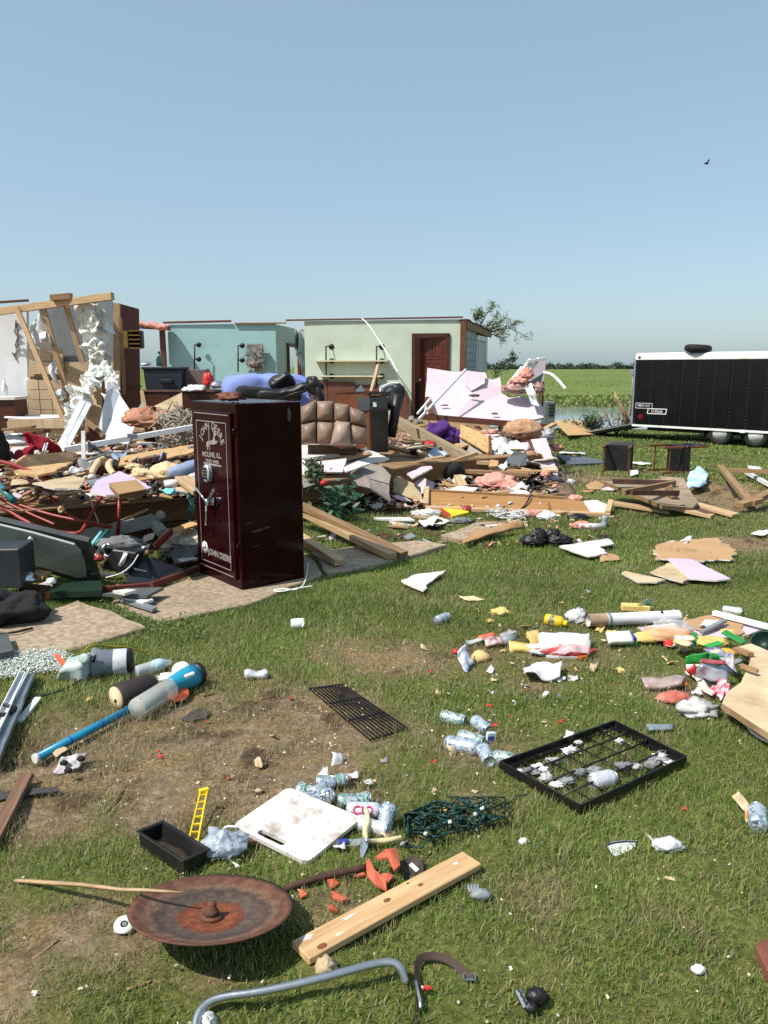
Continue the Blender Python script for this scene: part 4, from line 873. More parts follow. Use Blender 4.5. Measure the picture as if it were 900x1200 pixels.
r = Nt.nodes.new('ShaderNodeValToRGB'); r.color_ramp.elements[0].position = .35; r.color_ramp.elements[0].color = lin((30, 3, 9)); r.color_ramp.elements[1].position = .8; r.color_ramp.elements[1].color = lin((40, 9, 12)); Nt.links.new(n.outputs['Fac'], r.inputs[0]); Nt.links.new(r.outputs[0], b_.inputs['Base Color'])
r = Nt.nodes.new('ShaderNodeMapRange'); r.inputs[1].default_value = .4; r.inputs[2].default_value = .75; r.inputs[3].default_value = .1; r.inputs[4].default_value = .3; Nt.links.new(n.outputs['Fac'], r.inputs[0]); Nt.links.new(r.outputs[0], b_.inputs['Roughness'])
M = Matrix((fd, sd_, (0, 0, 1))).transposed().to_4x4(); M.translation = Vector((0, 0, 0))
b = MB(); b.box((SW / 2, SD / 2, SH / 2), (SW, SD, SH), M=M); b.part('body', burg, safe, bevel=.008, rec=True)
M2 = Matrix.Translation(Nn)
b = MB(); b.prism([sf(.075, .085, .022), sf(.925, .085, .022), sf(.925, SH - .07, .022), sf(.075, SH - .07, .022)], fnorm, .03); door_ = b.wpart('door', burg, safe, bevel=.006)
pin = mat('silver_pinstripe', (170, 160, 158), None, 3, .4, 0, metal=.5, vary=0)
def rect(u0, z0, u1, z1, t, o):
    b = MB()
    for (a, c, up) in (((u0, z0), (u1, z0), (0, 0, 1)), ((u1, z0), (u1, z1), fd), ((u1, z1), (u0, z1), (0, 0, 1)), ((u0, z1), (u0, z0), fd)): b.bar(sf(*a, o), sf(*c, o), .003, t, up=up)
    b.wpart('pinstripe', pin, door_)
rect(.17, .15, .83, SH - .15, .006, .0225)
for z in (.105, SH - .09):
    b = MB(); b.bar(sf(.12, z, .0225), sf(.88, z, .0225), .003, .006); b.wpart('pinstripe', pin, door_)
deca = mat('silver_decal', (150, 142, 136), None, 3, .45, 0, metal=.3, vary=0)
def Fm(u, z, o, rot=0, sx=1):
    m = Matrix((-fd * sx, Vector((0, 0, 1)), fnorm)).transposed().to_4x4(); m.translation = sf(u, z, o); return m @ Matrix.Rotation(rot, 4, 'Z')
LZ = SH - .375; b = MB()
for word, a0 in (('JOHN', 62), ('DEERE', -12)):
    for k, ch in enumerate(word):
        a = math.radians(a0 - k * (15.5 if word == 'JOHN' else 13.5)); rad = .195
        b.text(ch, .08, Fm(.5, LZ, .0225) @ Matrix.Rotation(a, 4, 'Z') @ Matrix.Translation((0, rad, 0)), bold=.0012)
b.text('MOLINE, ILL.', .058, Fm(.5, LZ - .035, .0225, .03), bold=.001); b.text('TRADE  MARK', .035, Fm(.5, LZ - .085, .0225, .02), bold=.001)
b.bar(sf(.30, LZ - .108, .0225), sf(.70, LZ - .108, .0225), .002, .012); b.wpart('lettering', deca, door_)
b = MB(); deer = [(-.10, .02), (-.085, .05), (-.04, .062), (.02, .068), (.045, .10), (.05, .135), (.02, .16), (.03, .165), (.055, .142), (.07, .17), (.075, .14), (.10, .13), (.095, .118), (.07, .112), (.065, .08), (.085, .062), (.115, .075), (.12, .068), (.09, .045), (.05, .035), (-.03, .03), (-.06, .01), (-.075, -.025), (-.085, -.02), (-.08, .015), (-.105, .0)]
Mf = Fm(.5, LZ + .0, .0225); b.prism([Mf @ Vector((x * .9, y * .9 + .02, 0)) for x, y in deer], fnorm, .002); b.bar(Mf @ Vector((-.03, .0, 0)), Mf @ Vector((-.03, .19, 0)), .012, .002); b.wpart('deer_emblem', deca, door_)
b = MB(); b.lathe([(0, 0), (.048, 0), (.05, .002), (.05, .004), (0, .004)], 30, Fm(.25, .26, .0215)); b.wpart('badge', mat('white_badge', (214, 212, 208), None, 3, .4, 0), door_)
b = MB(); m_ = Fm(.25, .26, .0265); b.prism([m_ @ Vector((x * .30, y * .30 - .018, 0)) for x, y in deer], fnorm, .002); b.wpart('badge_deer', BLACK, door_)
b = MB(); b.text('JOHN DEERE', .07, Fm(.585, .235, .0225), bold=.002, spread=.95); b.wpart('lettering', deca, door_)
kz = SH - .555; b = MB(); kp = [(.055 * math.cos(a) , .072 * math.sin(a)) for a in [i * PI / 12 for i in range(24)]]; m_ = Fm(.44, kz, .065); b.prism([m_ @ Vector((x, y, 0)) for x, y in kp], fnorm, .045); kpd = b.wpart('keypad', mat('grey_bezel', (176, 176, 176), None, 3, .3, 0, metal=.5), safe, bevel=.008)
b = MB(); m_ = Fm(.44, kz, .068)
for i in range(3):
    for j in range(4): b.box(m_ @ Vector(((i - 1) * .022, (j - 1.5) * .024, 0)), (.016, .006, .018), m_.to_3x3() @ Matrix.Rotation(PI / 2, 3, 'X'))
b.wpart('key_button', BLACK, kpd, kind='stuff')
hz_ = SH - .775; hc = sf(.5, hz_, .03); chrome = mat('chrome', (206, 206, 206), None, 3, .12, 0, metal=1, vary=0)
b = MB(); b.lathe([(0, 0), (.04, 0), (.036, .02), (.028, .05), (.03, .065), (.026, .075), (0, .078)], 24, Fm(.5, hz_, .022)); hd = b.wpart('handle_hub', chrome, safe)
for a in (152, 262, 40):
    m_ = Fm(.5, hz_, .085); d = Vector((math.cos(math.radians(a)), math.sin(math.radians(a)), 0)); b = MB(); b.tube([m_ @ (d * .01), m_ @ (d * .09), m_ @ (d * .175), m_ @ (d * .19)], [.009, .010, .013, .013, .008], 10); b.wpart('handle_spoke', chrome, hd)
for z in (.3, SH - .25):
    b = MB(); b.tube([sf(.965, z, .012), sf(.965, z + .07, .012)], .008, 8); b.wpart('hinge', burg, safe)
sn_ = Vector((sd_.y, -sd_.x, 0)); scm = mat('paint_scuff', (62, 40, 40), (96, 78, 76), 30, .5, 0)
for (u, z, l, h) in ((.14, SH * .37, .1, .006), (.32, SH * .325, .22, .012), (.24, SH * .24, .07, .005), (.8, SH * .93, .05, .07), (.4, SH * .72, .05, .004)):
    c = Nn + sd_ * SD * u + Vector((0, 0, z)); b = MB(); b.prism([c + sn_ * .0015 + sd_ * (math.cos(a) * l / 2 * R.uniform(.6, 1)) + Vector((0, 0, math.sin(a) * h * R.uniform(.5, 1) + math.cos(a) * l * .06)) for a in [i * .9 for i in range(7)]], sn_, .001); b.wpart('scuff', scm, safe)
# loose bits on the safe
b = MB(); tp = Nn + fd * SW * .45 + sd_ * SD * .25 + Vector((0, 0, SH)); b.blob(tp + Vector((0, 0, .025)), (.10, .06, .045), .7, 4, 5, 20, 12, flat=.6); b.obj('rubble_crumb', mat('reddish_rubble', (92, 50, 42), (128, 84, 70), 30, .9, .5), 'small heap of reddish rubble sitting on top of the safe', 'rubble')
b = MB(); b.tube([gp(357, 660, .06) + Vector((.03, 0, 0)), gp(358, 684, .03), gp(348, 692, .04), gp(335, 690, .04), (gp(318, 691, .04)), gp(328, 694, .04), gp(350, 689, .045), gp(366, 687, .04)], .006, 6, smooth=2); b.obj('electric_lead', WHITEPL, 'white electric cord curled on the concrete at the foot of the safe', 'cord')
# 2x4 studs resting on the path behind the safe
for (lab, a, c, m_, z0) in (('upper of two parallel pine studs slanting down right of the safe', (352, 592), (474, 650), OLDPINE, .28), ('lower of two parallel pine studs slanting down right of the safe', (345, 596), (460, 652), PINE, .22), ('short pine stud nearest the safe sloping to the path', (340, 622), (398, 659), PINE, .16)):
    beam('pine_stud', gp(*a, z0), gp(*c, .07), .095, .055, m_, lab, 'stud', ragged=.006)
# ================================================================== rubble on the house floor
def zs(poly, z): return [zp(x, y, z[i] if isinstance(z, (list, tuple)) else z) for i, (x, y) in enumerate(poly)]
def ys(poly, Y_): return [dp(x, y, Y_[i] if isinstance(Y_, (list, tuple)) else Y_) for i, (x, y) in enumerate(poly)]
def SZ(name, poly, z, m, label, cat, th=.02, jag=.01, step=.08, group=None): return slab(name, zs(poly, z), th, m, label, cat, group, jag=jag, step=step)
def SY(name, poly, Y_, m, label, cat, th=.02, jag=.01, step=.1, group=None): return slab(name, ys(poly, Y_), th, m, label, cat, group, jag=jag, step=step)
def BZ_(name, a, za, c, zc, w_, h_, m, label, cat, rg=.004, group=None): return beam(name, zp(*a, za), zp(*c, zc), w_, h_, m, label, cat, group, ragged=rg)
def BY(name, a, ya, c, yc, w_, h_, m, label, cat, rg=.004, group=None): return beam(name, dp(*a, ya), dp(*c, yc), w_, h_, m, label, cat, group, ragged=rg)
def BL(name, p, d, m, label, cat, amp=.3, fs=3, seed=0, group=None, fl=.5, ridge=False): return MB().blob(p, d, amp, fs, seed, 26, 16, flat=fl, ridge=ridge).obj(name, m, label, cat, group)
def GZ(name, q, z, m, label, cat, amp=.06, fs=5, th=.01, seed=0, n=10): return MB().grid(zs(q, z), n, n, amp, fs, seed, th).obj(name, m, label, cat)
def rbox(b, c, d, e=.35, amp=.03, fs=4, seed=0, rot=None, nu=28, nv=16):
    """soft-cornered box for cushions, bags and the like"""
    v = []; Rm = Euler(rot).to_matrix() if rot else Matrix.Identity(3); pw = lambda q, k: math.copysign(abs(q) ** k, q); off = Vector((seed * 3.1, seed, 0))
    for j in range(nv + 1):
        ph = -PI / 2 + PI * j / nv
        for i in range(nu):
            th = 2 * PI * i / nu; q = Vector((pw(math.cos(ph), e) * pw(math.cos(th), e) * d[0], pw(math.cos(ph), e) * pw(math.sin(th), e) * d[1], pw(math.sin(ph), e) * d[2]))
            k = noise.fractal(q * fs + off, 1, 2, 4) * amp; v.append(Vector(c) + Rm @ (q + q.normalized() * k))
    return b.add(v, [(j * nu + i, j * nu + (i + 1) % nu, (j + 1) * nu + (i + 1) % nu, (j + 1) * nu + i) for j in range(nv) for i in range(nu)], 0, True)
# --- kitchen side
cY = 13.8; k0 = dp(166, 457, cY); k1 = dp(268, 457, cY); t = thing('kitchen_cabinet', 'dark brown kitchen base cabinet with a thin top left of the safe', 'cabinet', ((k0.x + k1.x) / 2, cY + .3, FZ)); b = MB(); b.box(((k0.x + k1.x) / 2, cY + .3, (FZ + k0.z - .03) / 2), (k1.x - k0.x - .04, .6, k0.z - .03 - FZ)); b.wpart('carcass', DARKWOOD, t)
b = MB(); b.box(((k0.x + k1.x) / 2, cY + .29, k0.z - .015), (k1.x - k0.x, .66, .03)); b.wpart('countertop', mat('brown_top', (86, 66, 54), (108, 86, 72), 8, .5, .05), t)
for i in range(3):
    x0 = k0.x + (k1.x - k0.x) * (i + .03) / 3; x1 = k0.x + (k1.x - k0.x) * (i + .97) / 3; b = MB(); b.box(((x0 + x1) / 2, cY - .01, (FZ + k0.z) / 2), (x1 - x0, .02, k0.z - FZ - .12)); b.wpart('cabinet_door', DARKWOOD, t, bevel=.004)
t0 = dp(168, 456.5, 14.0); t1 = dp(214, 430, 14.0); t = thing('storage_tote', 'large navy black storage tote with a lid on the dark cabinet', 'tote', ((t0.x + t1.x) / 2, 14.2, t0.z)); b = MB(); hh = t1.z - t0.z; lo = [(-.34, -.2), (.34, -.2), (.34, .2), (-.34, .2)]; wx = (t1.x - t0.x) / 2 / .36
P_ = lambda s, z: [Vector(((t0.x + t1.x) / 2 + x * wx * s, 14.2 + y * s, t0.z + z)) for x, y in lo]
tm = mat('navy_black_tote', (28, 34, 44), (34, 40, 50), 5, .5, .03); b.add(P_(.94, 0) + P_(1.02, hh - .04), [(3, 2, 1, 0), (0, 1, 5, 4), (1, 2, 6, 5), (2, 3, 7, 6), (3, 0, 4, 7), (4, 5, 6, 7)]); b.wpart('tub', tm, t, bevel=.012)
b = MB(); b.box(((t0.x + t1.x) / 2, 14.2, t1.z - .02), ((t1.x - t0.x) * 1.04, .46, .045)); b.wpart('lid', tm, t, bevel=.012); b = MB(); b.box(dp(195, 447, 13.98), (.22, .06, .07)); b.wpart('handle', BLACK, t, bevel=.01)
b = MB(); q = dp(229, 444, 14.3); b.box((q.x, 14.4, q.z - .01), (.42, .3, .36)); b.obj('brown_box', mat('brown_cupboard', (92, 78, 72), (106, 92, 84), 3, .6, .04), 'plain brown cupboard box standing right of the storage tote', 'box', bevel=.008)
p = dp(187, 429, 14.1); t = thing('green_bottle', 'green glass bottle standing on the storage tote lid', 'bottle', p); b = MB(); b.lathe([(0, 0), (.05, 0), (.055, .02), (.055, .12), (.025, .18), (.018, .22), (0, .22)], 16, Matrix.Translation(p)); b.wpart('glass', mat('green_glass', (50, 110, 80), (70, 136, 104), 4, .2, 0), t); b = MB(); b.lathe([(.02, .22), (.022, .26), (0, .26)], 12, Matrix.Translation(p)); b.wpart('cap', BLACK, t)
BL('white_bowl', dp(171, 427, 14.1), (.09, .09, .05), WHITE, 'white bowl upside down on the storage tote lid', 'bowl', .02)
BL('red_jug', dp(244, 447, 13.9), (.09, .09, .16), RED, 'bright red plastic jug on the dark cabinet', 'jug', .25, 3, 2); BL('steel_pot', dp(254, 452, 13.7), (.12, .12, .09), SILVER, 'dull steel pot beside the red plastic jug', 'pot', .1, 2)
for k in range(4): MB().grid(ys([(212 + 4 * k, 457), (232 + 2 * k, 457), (238 + k, 452), (216 + 4 * k, 453 - k)], [13.6, 13.6, 14, 14]), 4, 4, .03, 6, k, .015).obj('paper_stack', WHITECLOTH, 'loose pale papers spread on the dark cabinet top', 'paper', 'papers on the dark cabinet')
# --- bathroom foreground
t = thing('bathtub', 'white oval bathtub set in a tiled surround', 'bathtub', dp(45, 503, 13.6)); c = dp(45, 489, 14.0); b = MB(); o = []
for (rx, ry, z) in ((.62, .34, 0), (.60, .32, .03), (.55, .28, .02), (.5, .24, -.12), (.3, .14, -.16)): o.append([c + Vector((rx * math.cos(a), ry * math.sin(a), z)) for a in [i * PI / 14 for i in range(28)]])
b.add(sum(o, []), [(k * 28 + i, k * 28 + (i + 1) % 28, k * 28 + 28 + (i + 1) % 28, k * 28 + 28 + i) for k in range(4) for i in range(28)] + [tuple(112 + i for i in range(28))], sm=True); b.wpart('tub', WHITEPL, t)
for i in range(5):
    p0, p1 = dp(11 + i * 13.5, 502, 13.55), dp(23.5 + i * 13.5, 491, 13.55); b = MB(); b.box(((p0.x + p1.x) / 2, 13.55, (p0.z + p1.z) / 2), (p1.x - p0.x, .05, p1.z - p0.z)); b.wpart('surround_tile', tile, t, bevel=.004)
b = MB(); b.box(((dp(45, 500, 13.6)).x, 13.95, c.z - .2), (1.1, .7, .3)); b.wpart('surround', TAN, t)
b = MB(); p0, p1 = dp(-30, 502, 13.9), dp(18, 468, 13.9); t = thing('bathroom_vanity', 'dark brown vanity cabinet with a white top at the left edge', 'vanity', ((p0.x + p1.x) / 2, 14, FZ)); b.box(((p0.x + p1.x) / 2, 14.1, (p0.z + p1.z) / 2), (p1.x - p0.x, .5, p1.z - p0.z)); b.wpart('carcass', DARKWOOD, t); b = MB(); b.box(((p0.x + p1.x) / 2, 14.08, p1.z + .02), (p1.x - p0.x + .06, .56, .05)); b.wpart('vanity_top', WHITE, t)
q = dp(6, 463, 14.0); t = thing('soap_bottle', 'white pump bottle standing on the vanity top', 'bottle', q); b = MB(); b.lathe([(0, 0), (.05, 0), (.05, .15), (.02, .2), (.02, .26), (0, .26)], 14, Matrix.Translation(q)); b.wpart('bottle_body', WHITEPL, t); b = MB(); b.bar(q + Vector((-.05, 0, .28)), q + Vector((.02, 0, .28)), .03, .025); b.wpart('pump', WHITEPL, t)
SY('wall_board', [(104, 515), (100, 470), (104, 440), (118, 437), (126, 455), (124, 512)], [12.9, 13, 13.1, 13.1, 13, 12.8], [TAN, CORE], 'tan curled wall board standing under the white insulation', 'board', .03, .03); SY('wall_board', [(121, 500), (119, 448), (122, 446), (126, 500)], 12.8, DARKWOOD, 'narrow dark edge board beside the tan curled wall board', 'board', .03)
SY('white_sheet_board', [(112, 518), (120, 480), (127, 445), (140, 462), (161, 493), (150, 520)], [12.2, 12.3, 12.6, 12.6, 12.3, 12.1], mat('white_sheet_shade', (200, 206, 212), (208, 213, 218), 2, .7, .03), 'large smooth white board leaning below the white insulation', 'board', .02)
def fluff(quads, label):
    b = MB()
    for k, (q, Y_) in enumerate(quads): b.grid(ys(q, [Y_ - .25, Y_ - .25, Y_, Y_]), 40, 40, .14, 7, k + len(label), .02)
    return b.obj('insulation_wad', WHITEINS, label, 'insulation')
fluff([([(96, 452), (140, 456), (134, 430), (102, 432)], 13.1), ([(104, 440), (132, 442), (128, 426), (108, 428)], 13.2), ([(122, 470), (142, 462), (138, 440), (120, 444)], 13.0), ([(92, 462), (112, 458), (112, 436), (94, 442)], 12.9)], 'big fluffy white insulation wad heaped over the tan curled board')
fluff([([(76, 512), (96, 500), (100, 455), (84, 452)], 12.9), ([(80, 490), (106, 482), (102, 456), (84, 462)], 12.8), ([(74, 500), (90, 504), (94, 478), (80, 470)], 12.8)], 'white insulation hanging left of the tan curled board above the metal frame')
t = thing('metal_door_frame', 'pair of shiny grey metal channels leaning in the rubble', 'frame', dp(70, 528, 11.0))
for (a, c) in (((68, 530), (97, 470)), ((74, 531), (104, 473))): b = MB(); b.bar(dp(*a, 10.9), dp(*c, 11.3), .09, .03, up=(0, -1, .2)); b.wpart('channel', GALV, t)
b = MB(); b.bar(dp(70, 529, 10.95), dp(101, 470, 11.35), .16, .015, up=(0, -1, .2)); b.wpart('web', LTGREY, t)
BL('insulation_roll', dp(176, 493, 12.0), (.36, .28, .19), mat('salmon_insulation', (150, 104, 80), (184, 136, 110), 12, 1, .8, 40, dirt=(120, 76, 58), damt=.7, dscale=8), 'large salmon coloured insulation chunk left of the safe', 'insulation', .5, 4, 4, ridge=True)
SY('tan_triangle_board', [(160, 486), (213, 460), (215, 500), (168, 500)], [13.1, 13.0, 12.9, 12.9], TAN, 'tan triangular board propped in front of the dark cabinet', 'board', .02)
SY('white_corner_piece', [(157, 487), (168, 468), (172, 484)], 13.0, PLASTER, 'small white plasterboard corner left of the tan triangular board', 'plasterboard'); BY('wood_stick', (166, 458), 13.1, (172, 488), 12.9, .05, .04, PINE, 'short upright pine stick beside the tan triangular board', 'stick')
hb = MB(); rr = random.Random(8)
for k in range(150):
    p = dp(rr.uniform(186, 262), rr.uniform(482, 520), rr.uniform(10.8, 12)); hb.tube([p + Vector((rr.gauss(0, .08), rr.gauss(0, .08), rr.gauss(0, .07))) for _ in range(4)], .012, 4, smooth=1)
hb.obj('shredded_batting', mat('grey_batting', (124, 116, 104), (176, 166, 150), 8, 1, .4), 'tangle of grey shredded batting behind the white gutter beside the safe', 'batting', kind='stuff')
BZ_('gutter', (75, 527), .66, (240, 498), .92, .10, .07, ALU, 'long white gutter length lying slantwise over the rubble left of the safe', 'gutter'); 
b = MB(); b.box(zp(155, 511, .84), (.12, .12, .05), (0, .1, .4)); b.tube([zp(155, 513, .82), zp(150, 522, .7), zp(148, 530, .62)], .012, 6); b.obj('gutter_bracket', GREY, 'grey bracket clipped round the white gutter', 'bracket')
BY('white_strip', (98, 546), 9.3, (97.5, 505), 9.35, .05, .012, WHITEPL, 'upright white strip standing in front of the white gutter', 'strip', 0)
for (lab, a, c) in (('left brown rafter offcut of the broken brown frame', (89, 518), (103, 504)), ('middle brown rafter of the broken brown frame', (101, 493), (113, 503)), ('right brown board of the broken brown frame', (111, 500), (122, 512))): BY('frame_offcut', a, 11.2, c, 11.1, .06, .05, OLDPINE, lab, 'wood')
SY('gable_board', [(99, 517), (104, 502), (113, 499), (125, 518)], 11.3, REDWOOD, 'dark brown gable shaped panel behind the white strip', 'panel', .04)
t = thing('red_garment', 'crumpled crimson cloth draped over the rubble at the left', 'cloth', zp(45, 530, .7)); b = MB(); rr = random.Random(2)
b.grid([zp(26, 512, .95), zp(58, 508, .98), zp(71, 528, .78), zp(48, 532, .72)], 18, 14, .16, 4, 6, .02); b.grid([zp(28, 511, .93), zp(44, 514, .92), zp(33, 546, .62), zp(12, 548, .62)], 10, 14, .12, 5, 8, .03); b.wpart('fabric', REDCLOTH, t); b = MB(); b.tube([zp(53, 520, .92), zp(50, 529, .86)], .008, 5); b.tube([zp(56, 519, .92), zp(53, 529, .86)], .008, 5); b.wpart('white_stripe', WHITE, t)
BZ_('brown_board', (2, 517), .8, (55, 505), .95, .12, .04, REDWOOD, 'red brown board lying above the crimson cloth', 'board'); BZ_('brown_board', (-8, 505), .95, (40, 500), 1.0, .14, .03, OLDPINE, 'tan floor board in front of the bathtub', 'board')
BL('white_pillow', zp(22, 518, .8), (.26, .2, .1), WHITECLOTH, 'dirty white pillow left of the crimson cloth', 'pillow', .2, 3, 5); BL('black_bag', dp(-2, 532, 8.6), (.12, .12, .3), BLACKCLOTH, 'black upright bag at the left edge beside the crimson cloth', 'bag', .2, 3, 3)
t = thing('wooden_drawer', 'broken pine drawer lying open below the crimson cloth', 'drawer', zp(55, 548, .75)); slab('drawer_side', [zp(30, 547, .76), zp(87, 540, .78), dp(85, 529, zp(87, 540, .78).y + .02), dp(29, 533, zp(30, 547, .76).y + .02)], .03, PINE, parent=t, jag=.01); slab('drawer_bottom', zs([(33, 547), (86, 541), (62, 553), (44, 557), (16, 552)], .78), .02, OSB, parent=t, jag=.02); slab('drawer_end', [zp(18, 551, .76), zp(32, 546, .78), dp(31, 534, zp(32, 546, .78).y), dp(20, 541, zp(18, 551, .76).y)], .025, PINE, parent=t)
b = MB(); b.tube([dp(62, 528, 8.9), dp(48, 535, 8.6), dp(38, 543, 8.4), dp(30, 548, 8.3), dp(29, 543, 8.35), (dp(36, 542, 8.3)), dp(38, 547, 8.2)], .010, 6, smooth=2); b.obj('electric_lead', BLACK, 'black cord looped over the pine drawer', 'cord')
SZ('wall_scrap', [(38, 566), (86, 557), (100, 561), (92, 572), (64, 572)], .72, [TAN, CORE], 'tan wall board scrap between the red tubes and the pine drawer', 'board', .015, .02)
SZ('pink_sheet', [(105, 577), (113, 563), (140, 552), (150, 556), (178, 571), (146, 579), (124, 580)], .72, [LAVENDER, CORE], 'large pale pink plasterboard sheet on the rubble above the rim board', 'plasterboard', .015, .012)
t = thing('brown_book', 'tan covered book lying on the pale pink plasterboard', 'book', zp(148, 575, .73)); q = zs([(127, 566), (160, 562), (172, 573), (139, 579)], .775); b = MB(); b.prism(q, (0, 0, 1), .008); b.wpart('cover', CARD, t); b = MB(); c_ = sum(q, Vector()) / 4; b.prism([c_ + (p - c_) * .96 - Vector((0, 0, .009)) for p in q], (0, 0, 1), .035); b.wpart('pages', mat('brown_pages', (104, 76, 48), (124, 94, 64), 80, .9, .2, stretch=(1, 1, 20)), t)
t = thing('plush_toy', 'brown plush toy with two cream legs half buried in rubble', 'plush toy', zp(118, 552, .6)); 
for pts in (((107, 557), (110, 549), (116, 541), (121, 538)), ((134, 556), (129, 551), (127, 545), (130, 541))): b = MB(); b.tube([zp(x, y, .62 + (557 - y) * .004) for x, y in pts], [.03, .035, .04, .035], 12, smooth=2); b.wpart('leg', CREAM, t)
b = MB(); b.blob(zp(119, 548, .62), (.12, .1, .1), .2, 3, 4); b.wpart('body', BROWNCLOTH, t); b = MB(); b.blob(zp(107, 559, .6), (.05, .05, .035), .1); b.wpart('foot', WHITECLOTH, t)
SZ('plywood_sheet', [(97, 551), (128, 541), (150, 533), (236, 519), (238, 527), (196, 537), (150, 545)], [.62, .64, .66, .72, .7, .66, .62], OSB, 'long strand board sheet lying across the rubble left of the safe', 'sheet', .02, .03, .15)
BZ_('red_offcut', (164, 541), .7, (191, 536), .7, .1, .06, REDWOOD, 'short red brown block on the strand board sheet', 'block'); SZ('black_slate', [(168, 549), (192, 541), (203, 543), (190, 548)], .68, BLACK, 'flat black panel beside the short red brown block', 'panel', .02)
BL('cream_bag', zp(196, 556, .7), (.17, .13, .11), CREAM, 'bulging cream cloth bag left of the safe', 'bag', .3, 4, 6, ridge=True); b = MB(); rbox(b, zp(215, 550, .76), (.17, .13, .06), .6, .03, 5, 2, (0, -.25, .3)); b.obj('pillow', DENIM, 'grey blue pillow between the cream bag and the safe', 'pillow'); BL('white_wad', zp(229, 562, .7), (.08, .08, .06), WHITECLOTH, 'white cloth wad touching the grey blue pillow', 'cloth', .3, 5, 3)
for k, (px, py) in enumerate(((158, 548), (166, 553), (174, 556), (163, 558))): BL('tan_rope', zp(px, py, .66), (.09, .05, .04), CREAM, 'loose loop of tan fibre left of the bulging cream bag', 'fibre', .6, 6, k, group='tan fibre loops')
b = MB(); b.grid([zp(186, 574, .64), zp(207, 566, .68), zp(224, 572, .66), zp(205, 580, .6)], 12, 8, .06, 6, 3, .012); b.grid([zp(219, 570, .66), zp(226, 574, .64), dp(227, 601, 7.45), dp(222, 599, 7.45)], 5, 8, .03, 8, 4, .01); b.obj('turquoise_towel', TURQ, 'turquoise towel hanging over the floor edge left of the safe', 'towel')
b = MB(); b.lathe([(0, -.03), (.06, -.03), (.065, .03), (.055, .03), (.05, -.02), (0, -.02)], 18, Matrix.Translation(zp(201, 567, .7))); b.obj('white_cup', WHITEPL, 'short white cup above the turquoise towel', 'cup')
BZ_('tan_offcut', (214, 560), .74, (236, 577), .68, .14, .04, PINE, 'tan pine offcut touching the left side of the safe', 'offcut'); BL('grey_cushion', zp(225, 572, .6), (.12, .1, .06), GREYCLOTH, 'grey cushion under the tan pine offcut', 'cushion', .2)
# --- below the floor edge
BY('pine_lath', (129, 616), 6.9, (173, 597), 7.15, .03, .02, PINE, 'thin pine lath leaning against the dark rim boards', 'lath'); BY('grey_board', (92, 630), 6.75, (180, 610), 7.1, .03, .12, LTGREY, 'long grey board lying below the dark rim boards', 'board')
t = thing('flexible_duct', 'dirty white flexible duct drooping below the floor edge', 'duct', gp(198, 640)); b = MB(); b.tube([dp(176, 608, 7.2), dp(183, 615, 7.1), dp(192, 626, 6.95)], .055, 16, smooth=2); b.wpart('duct', LTGREY, t); b = MB(); b.blob(gp(204, 640, .09), (.14, .1, .1), .35, 4, 6, 24, 14); b.wpart('torn_end', CORE, t); b = MB(); b.lathe([(0, 0), (.04, 0), (.045, .03), (.03, .05), (0, .05)], 16, axisM(dp(189, 604, 7.1), (0, -1, .3))); b.wpart('collar', LTGREY, t)
t = thing('plywood_step', 'broken plywood shelf with a red underside beside the safe', 'shelf', gp(215, 640)); slab('shelf_top', [dp(199, 620, 6.75), dp(236, 607, 6.95), dp(236, 613, 6.75), dp(203, 624, 6.6)], .02, PLY, parent=t); b = MB(); b.bar(dp(202, 622, 6.65), dp(183, 640, 6.5), .03, .05); b.wpart('leg', REDSTEEL, t); b = MB(); b.bar(dp(199, 621, 6.72), dp(181, 640, 6.55), .03, .03); b.wpart('leg', PLY, t)
for (lab, q, y_) in (('pale grey concrete lump under the plywood shelf', (215, 632), 6.9), ('pale concrete lump nearest the safe foot', (229, 634), 6.8)): BL('concrete_lump', dp(*q, y_), (.16, .12, .1), CORE, lab, 'lump', .3, 3, q[0])
SZ('white_offcut', [(208, 655), (236, 648), (238, 652), (212, 659)], .06, WHITE, 'white trim offcut in the weeds beside the safe', 'trim', .02)
# big curved grey panel with a dark rim
t = thing('curved_panel', 'large light grey panel with a dark rim tipped against the rubble at the left', 'panel', gp(60, 690)); darkrim = mat('dark_grey_rim', (58, 60, 62), (72, 74, 75), 5, .5, .05, dirt=(90, 84, 72), damt=.3)
slab('rim', ys([(-12, 608), (40, 620), (103, 635), (108, 655), (118, 688), (90, 682), (45, 668), (-12, 655)], [5.75, 5.75, 5.75, 5.85, 6.05, 6.05, 5.98, 5.9]), .05, darkrim, parent=t)
fc = ys([(-12, 612.5), (40, 625), (88, 638.5), (95, 647), (101, 662), (103, 676), (92, 677), (48, 664), (-12, 650)], [5.745, 5.75, 5.75, 5.78, 5.9, 6.0, 6.01, 5.95, 5.86])
slab('face', [p + Vector((.0, -.02, .004)) for p in fc], .02, LTGREY, parent=t); b = MB(); b.tube([dp(20, 648, 5.6), dp(36, 633, 5.74)], .011, 8); b.blob(dp(36, 632, 5.74), (.025, .02, .025), .1); b.wpart('handle', SILVER, t)
q0, q1 = dp(-14, 690, 5.3), dp(18, 644, 5.3); b = MB(); b.box((q0.x + .02, 5.45, (q0.z + q1.z) / 2), (2 * (q1.x - q0.x - .02), .3, q1.z - q0.z), (0, 0, .1)); b.obj('black_cabinet', mat('charcoal_metal', (46, 48, 52), (58, 60, 64), 4, .45, .04, dirt=(90, 88, 84), damt=.3), 'dark charcoal metal box cut off by the left edge of the picture', 'box', bevel=.008)
b = MB(); rbox(b, gp(8, 712, .12), (.26, .2, .12), .75, .12, 5, 3, (0, .15, .3), nu=60, nv=36); t = b.obj('black_duffel', BLACKCLOTH, 'black duffel bag slumped at the left edge on the grass', 'bag')
